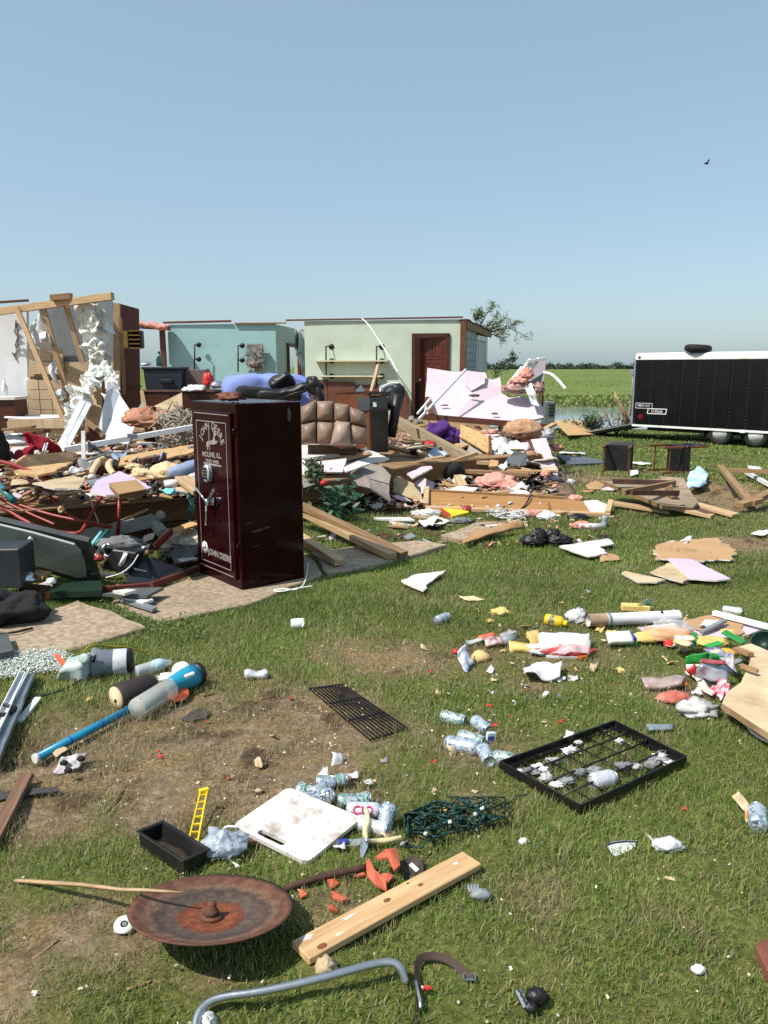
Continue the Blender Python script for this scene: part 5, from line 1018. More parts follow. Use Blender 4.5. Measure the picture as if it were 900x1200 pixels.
# equipment heap beneath
SZ('green_tray', [(58, 694), (62, 684), (118, 680), (120, 692)], .12, mat('dark_green_tray', (14, 34, 24), (18, 44, 30), 5, .5, .05), 'dark green tray under the large grey panel', 'tray', .045, .005); SZ('brown_tray', [(22, 693), (26, 683), (60, 686), (58, 694)], .1, DARKWOOD, 'dark brown board left of the dark green tray', 'board', .05)
SZ('tan_scrap', [(38, 672), (48, 668), (60, 670), (50, 676)], .22, CARD, 'tan card scrap under the large grey panel', 'card'); 
for (lab, px, py, m_, d, z) in (('white plastic lump in front of the dark green tray', 82, 696, WHITE, (.1, .05, .04), .05), ('steel bowl under the large grey panel', 32, 678, SILVER, (.09, .08, .05), .18), ('small white knob above the dark green tray', 60, 682, WHITEPL, (.035, .03, .03), .2), ('pale rag in front of the dark brown board', 45, 695, WHITECLOTH, (.12, .03, .025), .04), ('dark red lump beside the black equipment case', 116, 655, REDSTEEL, (.035, .03, .04), .25), ('grey sack lying behind the black equipment case', 142, 638, GREYCLOTH, (.2, .1, .07), .25)): BL('small_lump', zp(px, py, z), d, m_, lab, 'lump', .3, 4, px)
t = thing('equipment_case', 'black equipment case with a white stripe lying in the heap', 'case', gp(145, 668)); slab('case_body', zs([(118, 667), (131, 644), (160, 648), (150, 672)], [.15, .32, .3, .14]), .14, BLACK, parent=t, bevel=.01); slab('stripe', [p + Vector((0, -.004, .006)) for p in zs([(138, 664), (145, 648), (150, 649), (144, 665)], [.19, .3, .3, .18])], .004, WHITEPL, parent=t)
t = thing('metal_ring', 'grey metal ring standing in the heap above the black case', 'ring', dp(127, 645, 6.1)); b = MB(); b.tube([dp(127, 645, 6.05) + Vector((math.cos(i * PI / 12) * .045, .01 * math.sin(i), math.sin(i * PI / 12) * .05)) for i in range(25)], .014, 8); b.wpart('ring', GALV, t)
SZ('black_tarp_sheet', [(146, 683), (158, 650), (178, 655), (222, 669), (204, 679), (168, 683)], [.08, .24, .22, .08, .05, .06], mat('slate_black_sheet', (40, 43, 50), (50, 53, 60), 3, .4, .06, dirt=(96, 92, 84), damt=.4), 'slate black sheet lying on the grass left of the safe', 'sheet', .015, .006)
b = MB(); b.tube([zp(162, 650, .3), zp(155, 662, .25), zp(143, 672, .2), zp(124, 677, .15)], .005, 6, smooth=2); b.obj('white_hose', WHITEPL, 'thin white hose curling over the black sheet', 'hose')
BZ_('red_bar', (112, 692), .05, (178, 686), .05, .04, .05, mat('dull_red_iron', (80, 34, 28), (100, 48, 38), 6, .6, .1), 'left half of the dull red bar lying before the black sheet', 'bar'); BZ_('red_bar', (178, 686), .06, (233, 666), .06, .04, .05, bpy.data.materials['dull_red_iron'], 'right half of the dull red bar reaching the safe foot', 'bar')
for (lab, q, z, m_) in (('top dark grey panel of the stack on the path', [(120, 696), (172, 698), (192, 688), (150, 689)], .1, mat('slate_panel', (72, 76, 76), (86, 90, 90), 3, .6, .05)), ('white middle panel of the stack on the path', [(142, 700), (160, 698), (180, 702), (168, 706)], .07, WHITE), ('lowest grey panel jutting from the stack on the path', [(140, 702), (150, 700), (184, 711), (178, 714)], .06, GREY), ('small white panel on top of the stack on the path', [(132, 692), (148, 690), (160, 691), (146, 695)], .14, PLASTER)): SZ('stacked_panel', q, z, m_, lab, 'panel', .02, .004)
# bent red tubes
t = thing('red_tube_frame', 'bent red steel tube frame sprawling over the rubble at the left', 'tube frame', gp(60, 660))
for (pts, r_, sm_) in (([(-10, 539, 7.3), (12, 543, 7.2), (40, 554, 7.0), (88, 572, 6.9)], .018, 1), ([(15, 549, 7.2), (30, 556, 7.1), (48, 572, 7), (68, 591, 6.9), (80, 604, 6.8), (102, 614, 6.7), (130, 618, 6.6)], .016, 1), ([(-10, 581, 6.9), (20, 591, 6.8), (64, 605, 6.7), (110, 613, 6.6), (128, 617, 6.6)], .016, 1), ([(-10, 588, 6.7), (8, 597, 6.6), (28, 610, 6.5), (52, 620, 6.4), (78, 625, 6.4), (93, 625, 6.4), (97, 621, 6.45), (108, 601, 6.6), (119, 581, 6.8)], .016, 1), ([(140, 581, 7), (139.5, 602, 6.95), (138, 627, 6.9)], .017, 0), ([(-5, 582, 6.8), (30, 600, 6.7), (65, 615, 6.6)], .014, 1)):
    b = MB(); b.tube([dp(*p) for p in pts], r_, 10, smooth=sm_ * 2); b.wpart('tube', REDSTEEL, t)
b = MB(); b.tube([dp(70, 596, 6.8), dp(73, 592, 6.8), dp(75, 598, 6.78), dp(70, 601, 6.78), dp(69, 596, 6.78)], .012, 6, smooth=1); b.wpart('knot', CREAM, t)
for (lab, a, c, m_, r_) in (('left teal tool handle hanging from the red tubes', (119, 624), (106, 641), TURQ, .018), ('right teal tool handle hanging from the red tubes', (127, 621), (112, 638), mat('teal_dark', (40, 110, 110), None, 4, .4, .02), .014), ('white tool handle below the teal handles', (123, 631), (111, 654), WHITEPL, .014), ('dark teal bar behind the red tubes at the left edge', (-4, 566), (16, 587), bpy.data.materials['teal_dark'], .03)):
    b = MB(); b.tube([dp(*a, 6.5), dp(*c, 6.3)], r_, 8); b.obj('tool_handle', m_, lab, 'handle')
b = MB(); b.tube([dp(104, 580, 6.9), dp(110, 598, 6.8), dp(117, 616, 6.6)], .004, 5); b.obj('string', WHITEPL, 'thin white string hanging from the rubble beside the red tube', 'string')
for k, (px, py, rx) in enumerate(((28, 582, 18), (32, 578, 16), (26, 576, 20))):
    b = MB(); c_ = dp(px, py, 7.1); b.tube([c_ + Vector((math.cos(i * PI / 10) * rx * .008, math.sin(i * PI / 10) * .05, math.sin(i * PI / 10 + .3) * .07)) for i in range(21)], .014, 6); b.obj('brown_hoop', OLDPINE, ('lowest brown hoop in the coil behind the red tubes', 'middle brown hoop in the coil behind the red tubes', 'topmost brown hoop in the coil behind the red tubes')[k], 'hoop')
# ================================================================== rubble behind and right of the safe
taupe = mat('taupe_leather', (118, 96, 80), (134, 110, 92), 5, .5, .1, 60, dirt=(150, 130, 112), damt=.3)
t = thing('covered_sofa', 'bulky sofa under a periwinkle blue sheet behind the safe', 'sofa', dp(315, 480, 11.2)); b = MB(); rbox(b, dp(316, 468, 11.4), (.6, .35, .36), .4, .05, 3, 2, nu=70, nv=36); rbox(b, dp(296, 455, 11.3), (.42, .3, .2), .5, .05, 4, 5, nu=60, nv=30); b.grid([dp(340, 440, 11.0), dp(362, 447, 11.0), dp(366, 474, 10.9), dp(352, 474, 10.9)], 12, 12, .08, 5, 4, .012); b.wpart('sheet', BLUECLOTH, t); b = MB(); b.box(dp(315, 500, 11.5), (1.1, .7, .3)); b.wpart('base', BROWNCLOTH, t)
for (lab, c, d, rot, m_) in (('black netted bag lying left on the blue covered sofa', dp(298, 460, 10.7), (.24, .16, .08), (0, .1, 0), BLACKCLOTH), ('black suitcase flap standing up on the blue covered sofa', dp(331, 449, 10.8), (.16, .10, .12), (.3, -.5, .2), BLACK), ('flat black garment bag under the suitcase flap', dp(328, 463, 10.6), (.3, .16, .07), (0, .05, 0), BLACK)): b = MB(); rbox(b, c, d, .5, .04, 7, c.x * 9, rot); b.obj('black_bag', m_, lab, 'bag')
b = MB(); rbox(b, dp(345, 457, 10.5), (.24, .1, .065), .6, .05, 6, 3, (.2, -.28, 0), 40, 24); rbox(b, dp(368, 452, 10.45), (.12, .12, .10), .75, .06, 6, 8, (0, .5, 0), 40, 24); rbox(b, dp(374, 463, 10.4), (.06, .1, .12), .7, .05, 6, 5, (0, -.2, 0)); b.tube([dp(325, 468, 10.4), dp(345, 461, 10.38), dp(366, 456, 10.36)], .012, 6); b.obj('black_bag', BLACK, 'curved black leather bag arching at the right end of the blue covered sofa', 'bag')
t = thing('recliner', 'tipped taupe leather recliner with puffy stitched cushions', 'recliner', dp(392, 520, 9.3))
rcx = [352, 371, 391, 409, 430]; rty = [474, 467, 469, 473, 480]
for k in range(4):
    for r_, (f0, f1) in enumerate(((0, .47), (.47, 1))):
        xa, xb = rcx[k], rcx[k + 1]; ya, yb = rty[k] + 3, rty[k + 1] + (3 if k == 3 else 1); yy = lambda y, f: y + (520 - y) * f
        if k == 2 and r_ == 1: continue
        q = [dp(xa, yy(ya, f1), 9.3 - .1 * f1), dp(xb, yy(yb, f1), 9.3 - .1 * f1), dp(xb - (3 if k == 3 and not r_ else 0), yy(yb, f0), 9.3 - .1 * f0), dp(xa, yy(ya, f0), 9.3 - .1 * f0)]
        b = MB(); b.grid(q, 12, 12, .012, 8, k, .03, fn=lambda u, v, n: Vector((0, -.1, .012)) * (max(0, math.sin(PI * u)) * max(0, math.sin(PI * v))) ** .45); b.wpart('back_cushion', taupe, t)
b = MB(); b.grid([dp(386, 522, 9.15), dp(412, 522, 9.15), dp(410, 495, 9.2), dp(394, 493, 9.2)], 12, 12, .01, 8, 9, .03, fn=lambda u, v, n: Vector((0, -.12, 0)) * (max(0, math.sin(PI * u)) * max(0, math.sin(PI * v))) ** .4); b.wpart('centre_cushion', mat('pale_taupe', (160, 138, 122), (174, 152, 136), 5, .5, .1), t); b = MB(); b.box(dp(390, 528, 9.7), (.6, .3, .2)); b.wpart('frame', BROWNCLOTH, t)
t = thing('writing_desk', 'brown wooden desk end with dark open shelves standing in the rubble', 'desk', dp(420, 525, 10.6)); q = [dp(395, 464, 10.7), dp(432, 463, 10.2), dp(434, 530, 10.2), dp(398, 530, 10.7)]; slab('side_panel', q, .03, mat('brown_desk', (96, 52, 30), (114, 66, 40), 3, .45, .05, 40, stretch=(8, 8, 1)), parent=t); slab('desk_top', [dp(393, 463, 10.75), dp(433, 461, 10.15), dp(456, 462, 10.6), dp(420, 463, 11.2)], .03, DARKWOOD, parent=t)
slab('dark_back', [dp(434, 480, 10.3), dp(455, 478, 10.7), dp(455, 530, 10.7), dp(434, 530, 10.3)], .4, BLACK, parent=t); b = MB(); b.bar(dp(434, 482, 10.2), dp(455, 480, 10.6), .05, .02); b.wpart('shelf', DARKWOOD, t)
t = thing('stereo_unit', 'grey black electronic box with a white label at the desk corner', 'stereo', dp(444, 480, 10.35)); q = [dp(433, 466, 10.18), dp(454, 464, 10.55), dp(454, 479, 10.55), dp(433, 481, 10.18)]; slab('case', q, .2, mat('dark_grey_electronics', (56, 58, 60), (70, 72, 74), 6, .5, .05), parent=t); b = MB(); b.box(dp(439, 474, 10.22), (.05, .02, .06)); b.wpart('label_sticker', WHITE, t)
t = thing('office_chair', 'toppled black office chair with a grey seat beside the desk', 'chair', dp(460, 525, 10.9)); b = MB(); rbox(b, dp(464, 466, 10.9), (.11, .1, .2), .6, .03, 5, 3, (0, .25, 0)); b.tube([dp(466, 462, 10.8), dp(462, 490, 10.8), dp(458, 512, 10.8)], .07, 12); b.wpart('back', BLACK, t); b = MB(); rbox(b, dp(456, 456, 11.0), (.14, .14, .09), .7, .02, 5, 1, (0, -.2, 0)); b.wpart('seat', GREYCLOTH, t); b = MB(); b.tube([dp(446, 455, 10.85), dp(456, 449, 10.85), dp(468, 449, 10.85)], .012, 6, smooth=1); b.tube([dp(446, 455, 10.85), dp(445, 463, 10.85)], .012, 6); b.wpart('trim', WHITE, t)
BY('pale_stick', (432, 470), 10.9, (443, 428), 11.3, .04, .04, PINE, 'pale pine stick leaning up from the desk', 'stick'); SY('glass_sheet', [(411, 465), (423, 451), (432, 466)], 11.4, mat('blue_grey_pane', (120, 140, 148), None, 3, .15, 0), 'blue grey triangular pane behind the desk', 'pane')
# shelf brackets and shelves on the seafoam and teal walls
iron = mat('black_iron_pipe', (18, 18, 20), None, 4, .5, .05)
for (lab, px, y0, y1, Y_) in (('left black iron pipe bracket on the teal wall', 228, 404, 434, 21.4), ('right black iron pipe bracket on the teal wall', 279, 405, 436, 21.4)):
    t = thing('pipe_bracket', lab, 'bracket', dp(px, y1, Y_)); a = dp(px, y0, Y_ - .16); b = MB(); b.tube([a, dp(px, y1, Y_ - .16)], .02, 8); b.wpart('pipe', iron, t)
    for yy in (y0, y0 + 17): b = MB(); p = dp(px + 5, yy, Y_ - .02); b.tube([dp(px, yy, Y_ - .16), p + Vector((0, -.1, 0)), p], .016, 8); b.lathe([(0, 0), (.07, 0), (.07, .02), (0, .03)], 14, axisM(p, (0, -1, 0))); b.wpart('flange', iron, t)
t = thing('fuse_panel', 'ripped electrical panel with hanging wires on the teal wall', 'panel', dp(298, 432, 21.3)); p0, p1 = dp(290, 431, 21.35), dp(308, 403, 21.35); b = MB(); b.box(((p0.x + p1.x) / 2, 21.36, (p0.z + p1.z) / 2), (p1.x - p0.x, .1, p1.z - p0.z)); b.wpart('box', mat('grey_fuse_box', (116, 120, 118), (150, 150, 146), 7, .6, .2), t); b = MB(); rr = random.Random(4)
for k in range(14): q = dp(rr.uniform(290, 309), rr.uniform(404, 432), 21.25); b.tube([q, q + Vector((rr.uniform(-.15, .15), -.08, rr.uniform(-.2, .1))), q + Vector((rr.uniform(-.2, .2), -.05, rr.uniform(-.3, .1)))], .014, 4, smooth=1)
b.blob(dp(299, 427, 21.2), (.16, .08, .1), .5, 4, 2); b.wpart('loose_wires', mat('wire_mess', (60, 50, 46), (150, 140, 130), 20, .7, .3), t, kind='stuff')
for (lab, px, y1) in (('left black iron pipe holding the two wall shelves', 384, 440), ('right black iron pipe holding the two wall shelves', 443, 452)):
    w0 = onwall(px, 0) + wn * .18; t = thing('pipe_bracket', lab, 'bracket', Vector((w0.x, w0.y, dp(px, y1, w0.y).z))); b = MB(); b.tube([Vector((w0.x, w0.y, dp(px, 406, w0.y).z)), Vector((w0.x, w0.y, dp(px, y1, w0.y).z))], .02, 8); b.wpart('pipe', iron, t)
    for yy in (406, 423, 441): z = dp(px, yy, w0.y).z; b = MB(); b.tube([Vector((w0.x, w0.y, z)), Vector((w0.x + .1, w0.y + .1, z)), Vector((w0.x + .1, w0.y, z)) - wn * .16], .014, 8); b.lathe([(0, 0), (.07, 0), (.07, .02), (0, .03)], 14, axisM(Vector((w0.x + .1, w0.y, z)) - wn * .165, wn)); b.wpart('flange', iron, t)
for (lab, a, c, z) in (('upper pine shelf on the black iron pipes', 370, 456, 423), ('lower pine shelf on the black iron pipes', 376, 450, 441)): p, q = onwall(a, 0) + wn * .12, onwall(c, 0) + wn * .12; zz = dp((a + c) / 2, z, 19.7).z; beam('wall_shelf', p + Vector((0, 0, zz)), q + Vector((0, 0, zz)), .22, .035, mat('pale_shelf', (190, 180, 150), (204, 196, 170), 4, .7, 0, stretch=(1, 8, 8)), lab, 'shelf')
b = MB(); b.tube([dp(424, 373, 19.3), dp(432, 380, 18.9), dp(444, 399, 17.5), dp(456, 417, 16.5), dp(466, 436, 15)], .016, 6, smooth=2); b.obj('white_cable', WHITEPL, 'loose white cable hanging from the wall top down to the pink wall panel', 'cable')
t = thing('wall_clock_shelf', 'small yellow brown spice rack hanging at the edge of the mahogany panel', 'rack', dp(157, 400, 15.2)); sr = mat('spice_rack_wood', (120, 96, 40), (140, 112, 52), 6, .6, .05); rk = mat('rack_dark', (48, 32, 22), (70, 50, 34), 6, .6, .05)
p0, p1 = dp(146, 408, 15.15), dp(167, 388, 15.15); W_ = p1.x - p0.x; H_ = p1.z - p0.z; b = MB(); b.box((p0.x + W_ / 2 + .04, 15.2, p0.z + H_ / 2), (W_ - .08, .02, H_)); b.wpart('back', rk, t); b = MB(); b.box((p0.x + .05, 15.12, p0.z + H_ / 2), (.1, .14, H_)); b.wpart('side', sr, t); b = MB(); b.box((p1.x - .01, 15.12, p0.z + H_ / 2), (.04, .14, H_)); b.wpart('side', BLACK, t)
for k in range(5): b = MB(); b.box((p0.x + W_ / 2 + .05, 15.12, p0.z + H_ * k / 4), (W_ - .14, .14, .02)); b.wpart('shelf', sr, t)
# --- the fallen pink wall panel
SY('wall_panel', [(501, 431), (530, 435.5), (545, 435), (569, 436.5), (571, 443), (578, 445), (586, 442), (588, 461), (597, 466), (610, 464), (634, 472), (637, 489), (600, 497), (540, 490), (497, 487)], [14.6, 14.6, 14.6, 14.6, 14.5, 14.5, 14.5, 14.3, 14.2, 14.2, 14.1, 13.7, 13.6, 13.7, 13.8], [PINKBOARD, CORE], 'big pale pink plasterboard wall panel fallen against the rubble', 'wall panel', .05, .012, .12)
SY('torn_flap', [(545, 434), (569, 437), (568, 449), (552, 458), (545, 450)], [14.45, 14.45, 14.3, 14.2, 14.3], PINKBOARD, 'bent plasterboard flap in the middle of the big pink wall panel', 'plasterboard', .015, .01)
BY('brown_sill', (494, 488), 13.65, (640, 500), 13.45, .1, .1, REDWOOD, 'red brown plate along the foot of the big pink wall panel', 'beam', .01); BY('brown_block', (506, 486), 13.6, (501, 466), 14.0, .1, .05, REDWOOD, 'red brown block leaning on the left edge of the pink wall panel', 'block')
BY('white_rod', (491, 491), 13.2, (546, 433), 13.9, .035, .035, ALU, 'long thin pale rod leaning across the pink wall panel', 'rod', 0); BY('white_rod', (489, 485), 13.0, (505, 466), 13.6, .03, .03, ALU, 'short pale rod crossing the left corner of the pink wall panel', 'rod', 0)
for (lab, q, s_, y_) in (('dark gouge left of centre on the pink wall panel', (556, 464), (.09, .015, .03), 14.05), ('small dark gouge low in the middle of the pink wall panel', (580, 485), (.06, .015, .02), 13.72), ('bent wire hook on the left part of the pink wall panel', (521, 475), (.07, .015, .015), 13.9)): BL('gouge', dp(*q, y_), s_, mat('dark_gouge', (60, 54, 54), (110, 100, 100), 12, .9, .3), lab, 'gouge', .6, 5, q[0])
SY('white_wall_piece', [(600, 462), (607, 440), (625, 421), (640, 418), (639, 432), (637, 448), (622, 452)], 14.9, [PINKBOARD, CORE], 'pale plasterboard corner jutting above the torn pink wall panel', 'plasterboard', .04, .02)
for (lab, a, c, w_) in (('left white window stile above the torn pink wall panel', (600, 450), (622, 421), .07), ('right white window stile above the torn pink wall panel', (613, 444), (632, 420), .07), ('white window head rail above the torn pink wall panel', (618, 424), (640, 420), .06), ('white sill strip slanting at the left of the window stiles', (592, 455), (612, 430), .04)): BY('window_stile', a, 14.4, c, 14.5, w_, .05, WHITE, lab, 'trim')
for (lab, q, d, m_) in (('bright salmon insulation lump under the window stiles', (617, 440), (.12, .1, .12), PINKINS), ('salmon insulation lump over the torn edge of the pink panel', (609, 447), (.17, .1, .08), PINKINS), ('dull pink film wrapped insulation roll on the pink panel', (606, 457), (.26, .12, .12), mat('film_pink', (150, 104, 98), (190, 160, 152), 9, .5, .5)), ('dark pink insulation lump at the right top of the pink panel', (628, 457), (.14, .1, .13), mat('film_pink', (0, 0, 0))), ('pink insulation fringe at the right edge of the rubble heap', (652, 526), (.12, .08, .09), PINKINS)): BL('insulation', dp(*q, 14.0), d, m_, lab, 'insulation', .45, 4, q[0], ridge=True)
MB().grid([dp(612, 452, 13.9), dp(622, 448, 13.85), dp(632, 476, 13.6), dp(622, 474, 13.7)], 8, 12, .12, 5, 3, .01).obj('white_film', WHITECLOTH, 'torn white film hanging over the right part of the pink panel', 'film'); SY('green_fabric', [(615, 452), (625, 444), (637, 437), (634, 448), (624, 456)], 14.2, mat('grey_green_fabric', (70, 88, 84), (90, 106, 100), 5, .9, .2), 'grey green fabric flap under the window stiles', 'fabric', .02, .02)
for (lab, x) in (('left wooden slat upright right of the pink panel', 632), ('right wooden slat upright right of the pink panel', 635.5)): BY('wood_strip', (x, 476), 14.2, (x + 1, 447), 14.3, .04, .03, PINE if x < 633 else REDWOOD, lab, 'slat')
b = MB(); b.tube([dp(637, 437, 14.3), dp(646, 438, 14.2), dp(655, 446, 14.0), dp(663, 456, 13.9)], .03, 6, smooth=2); b.obj('white_strip', WHITE, 'curved white strip springing out right of the pink panel', 'strip')
t = thing('condenser_unit', 'grey outdoor air conditioner unit beside the fallen pink panel', 'air conditioner', dp(645, 497, 16.5)); p0, p1 = dp(638, 498, 16.5), dp(651, 471, 16.5); b = MB(); b.box(((p0.x + p1.x) / 2, 16.7, (p0.z + p1.z) / 2), (p1.x - p0.x, .4, p1.z - p0.z)); b.wpart('case', mat('grey_unit', (96, 104, 100), (108, 116, 112), 4, .5, .05), t, bevel=.01)
for k in range(4): b = MB(); b.box(((p0.x + p1.x) / 2 + .03, 16.49, p1.z - .06 - k * .07), ((p1.x - p0.x) * .6, .02, .02)); b.wpart('vent_slot', BLACK, t)
SZ('strand_board_sheet', [(648, 493), (679, 492), (697, 509), (666, 510)], [.15, .12, -.1, -.02], OSB, 'clean strand board sheet lying flat on the grass before the pond', 'sheet', .02, .01, .2)
BY('black_cushion', (692, 509), 20, (694, 510), 20, .05, .02, BLACK, 'black scrap at the tip of the trailer ramp', 'scrap')
# --- heap in front of the pink panel
BL('tan_insulation', dp(613, 506, 12.4), (.3, .2, .19), TANINS, 'big tan insulation batt in front of the pink panel', 'insulation', .3, 3, 9, ridge=True); BL('grey_film', dp(637, 512, 12.4), (.18, .12, .12), mat('grey_film', (150, 148, 146), (190, 188, 186), 9, .4, .4), 'grey crumpled film right of the tan insulation batt', 'film', .5, 4, 3)
BY('brown_offcut', (624, 511), 12.3, (650, 497), 12.8, .09, .05, PINE, 'short pine offcut poking out right of the tan insulation batt', 'offcut')
SY('white_slab', [(622, 515), (640, 513), (656, 561), (641, 563)], [12, 12, 10.9, 10.8], [PINKBOARD, CORE], 'narrow pale pink slab sloping down at the right of the heap', 'slab', .04, .008); SY('brown_edge', [(616, 517), (622.5, 515), (634, 547), (628, 549)], [12, 12, 11.2, 11.2], REDWOOD, 'red brown edge board beside the sloping pale pink slab', 'board', .05)
b = MB(); b.grid([dp(578, 519, 12.2), dp(598, 514, 12.4), dp(620, 532, 11.6), dp(577, 541, 11.3)], 16, 14, .22, 3, 7, .02); b.grid([dp(577, 538, 11.4), dp(595, 528, 11.8), dp(622, 546, 11.2), dp(590, 549, 11.0)], 14, 10, .16, 3.5, 4, .02); b.obj('white_tarp', WHITECLOTH, 'rumpled white plastic tarp in the middle of the heap', 'tarp'); SY('grey_flap', [(592, 541), (604, 528), (618, 532), (617, 545), (600, 546)], 10.95, GREY, 'dark grey cloth fold in front of the white tarp', 'cloth', .03, .02)
t = thing('broken_cabinet', 'broken strand board cabinet lying on its side in the heap', 'cabinet', dp(556, 545, 11.5)); slab('cabinet_side', ys([(540, 497), (574, 512), (572, 531), (538, 511)], [12, 11.6, 11.3, 11.7]), .03, OSB, parent=t, jag=.01); slab('cabinet_inside', ys([(538, 512), (572, 531), (574, 545), (544, 540)], [11.75, 11.4, 11.2, 11.5]), .05, DARKWOOD, parent=t); b = MB(); b.bar(dp(574, 511, 11.5), dp(575, 546, 11.1), .04, .04); b.wpart('edge_strip', REDWOOD, t)
SY('strand_board_scrap', [(523, 521), (538, 513), (549, 521), (541, 524)], [11.8, 12, 11.6, 11.5], OSB, 'small strand board scrap left of the broken cabinet', 'board', .03); b = MB(); rbox(b, dp(514, 506, 11.9), (.22, .16, .15), .8, .12, 5, 4); rbox(b, dp(530, 512, 11.8), (.12, .1, .1), .8, .1, 6, 7); b.obj('purple_cloth', PURPLE, 'bundle of deep purple cloth in the heap', 'cloth')
BY('long_joist', (455, 488), 12.2, (556, 541), 10.9, .12, .13, mat('grey_tan_joist', (140, 124, 96), (164, 148, 118), 4, .7, .12, stretch=(1, 12, 12), vary=.05), 'long grey tan joist slanting down across the heap', 'joist', .01)
for (lab, a, c, ya, yc, w_, m_) in (('long grey plank lying left of the slanting joist', (430, 518), (500, 535), 11.4, 10.9, .12, OLDPINE), ('tan rail crossing in front of the slanting joist', (455, 547), (520, 536), 10.5, 10.9, .1, PINE), ('pale stick poking right from the black sack', (530, 541), (560, 531), 10.6, 10.8, .05, PINE), ('tan board along the top of the wooden debris rows', (535, 540), (582, 543), 10.8, 10.7, .12, PINE), ('weathered board behind the wooden debris rows', (540, 552), (620, 556), 10.6, 10.4, .12, OLDPINE), ('thin board under the white tarp', (575, 552), (626, 553), 10.7, 10.6, .08, PLY), ('short tan block before the white tarp', (578, 548), (580, 540), 10.6, 10.7, .12, CARD), ('pale block standing at the right end of the heap', (594, 575), (604, 562), 10.1, 10.3, .1, PINE), ('upright pale offcut right of the black sack', (536, 557), (543, 571), 10.4, 10.1, .12, PINE), ('dark pipe lying under the long wooden door panel', (512, 604), (628, 604), 9.1, 9.0, .05, RUSTBAR)): BY('loose_timber', a, ya, c, yc, w_, .05, m_, lab, 'timber', .02)
b = MB(); rbox(b, dp(527, 552, 10.5), (.18, .14, .12), .8, .08, 6, 4); b.obj('black_sack', BLACKCLOTH, 'black sack slumped on the heap', 'sack'); BL('red_bundle', dp(503, 521, 11), (.1, .08, .06), RED, 'red and blue bundle beside the slanting joist', 'cloth', .3, 4, 2); b = MB(); b.grid([dp(494, 533, 10.9), dp(512, 522, 11.2), dp(530, 530, 11), dp(500, 540, 10.8)], 8, 6, .1, 5, 3, .01); b.obj('pale_blue_cloth', mat('pale_blue_cloth', (170, 186, 200), (196, 206, 214), 5, .9, .2), 'pale blue cloth beside the red and blue bundle', 'cloth')
t = thing('open_box', 'small open brown box with a black inside in the heap', 'box', dp(505, 560, 10.4)); slab('box_front', ys([(489, 561), (501, 548), (505, 556), (496, 568)], 10.3), .03, CARD, parent=t); slab('box_inside', ys([(500, 548), (512, 545), (514, 556), (503, 560)], 10.5), .03, BLACK, parent=t); b = MB(); b.bar(dp(497, 569, 10.2), dp(516, 555, 10.5), .06, .04); b.wpart('box_edge', OLDPINE, t)
SZ('pink_board', [(477, 555), (503, 543), (507, 548), (484, 560)], .42, [PINKBOARD, CORE], 'pale pink scrap left of the small open brown box', 'plasterboard'); BL('pink_insulation', dp(582, 566, 10.2), (.26, .16, .12), PINKINS, 'pink insulation heap behind the long wooden door panel', 'insulation', .4, 3.5, 4, ridge=True); BL('pink_insulation', dp(600, 572, 10.0), (.14, .1, .09), PINKINS, 'smaller pink insulation clump right of the larger heap', 'insulation', .4, 4, 7)
SY('tan_torn_board', [(458, 556), (466, 557), (493, 571), (496, 588), (478, 583), (461, 575)], [9.7, 9.7, 9.5, 9.3, 9.35, 9.5], mat('olive_tan_board', (168, 154, 116), (182, 168, 132), 3, .8, .05, dirt=(110, 96, 70), damt=.3), 'rounded olive tan board leaning before the heap', 'board', .02, .02)
# long wooden door panel lying on its edge in front
t = thing('door_panel', 'long pale wooden flush door lying on its edge in front of the heap', 'door', gp(610, 602)); dpn = mat('birch_panel', (150, 108, 62), (168, 126, 78), 3, .5, .08, 40, stretch=(1, 10, 10), vary=.03)
slab('face', ys([(502, 576), (600, 582), (686, 587), (692, 601), (640, 600), (500, 592)], [9.3, 9.25, 9.2, 8.9, 8.9, 9.05]), .03, dpn, parent=t); slab('torn_face', ys([(684, 587), (700, 586), (713, 592), (710, 600), (692, 600)], [9.2, 9.15, 9.1, 8.9, 8.9]), .012, PLASTER, parent=t, jag=.015); b = MB(); b.bar(dp(499, 595, 8.95), dp(714, 603, 8.8), .12, .035); b.wpart('edge_rail', PINE, t); b = MB(); b.bar(dp(499, 592, 9.0), dp(500, 572, 9.35), .06, .06); b.bar(dp(712, 602, 8.8), dp(716, 588, 9.1), .06, .06); b.wpart('end_rail', PINE, t); b = MB(); b.bar(dp(503, 575, 9.36), dp(660, 583, 9.3), .05, .03); b.wpart('top_rail', dpn, t)
b = MB(); b.tube([dp(625, 567, 9.6), dp(622, 580, 9.2), dp(616, 592, 9.0), dp(610, 597, 8.95)], .010, 6, smooth=2); b.obj('black_wire', BLACK, 'thin black wire hanging over the long wooden door', 'wire')
t = thing('toy_truck', 'red and yellow plastic toy box lying before the wooden door', 'toy', gp(535, 604)); slab('tray', ys([(519, 595), (538, 593), (550, 600), (530, 605)], [8.9, 9, 8.8, 8.6]), .06, YELLOW, parent=t); slab('body', ys([(516, 595), (530, 604), (529, 609), (519, 604)], 8.65), .05, CORAL, parent=t); BLr = MB(); BLr.blob(dp(547, 598, 8.9), (.07, .06, .06), .2); BLr.wpart('end', REDSTEEL, t)
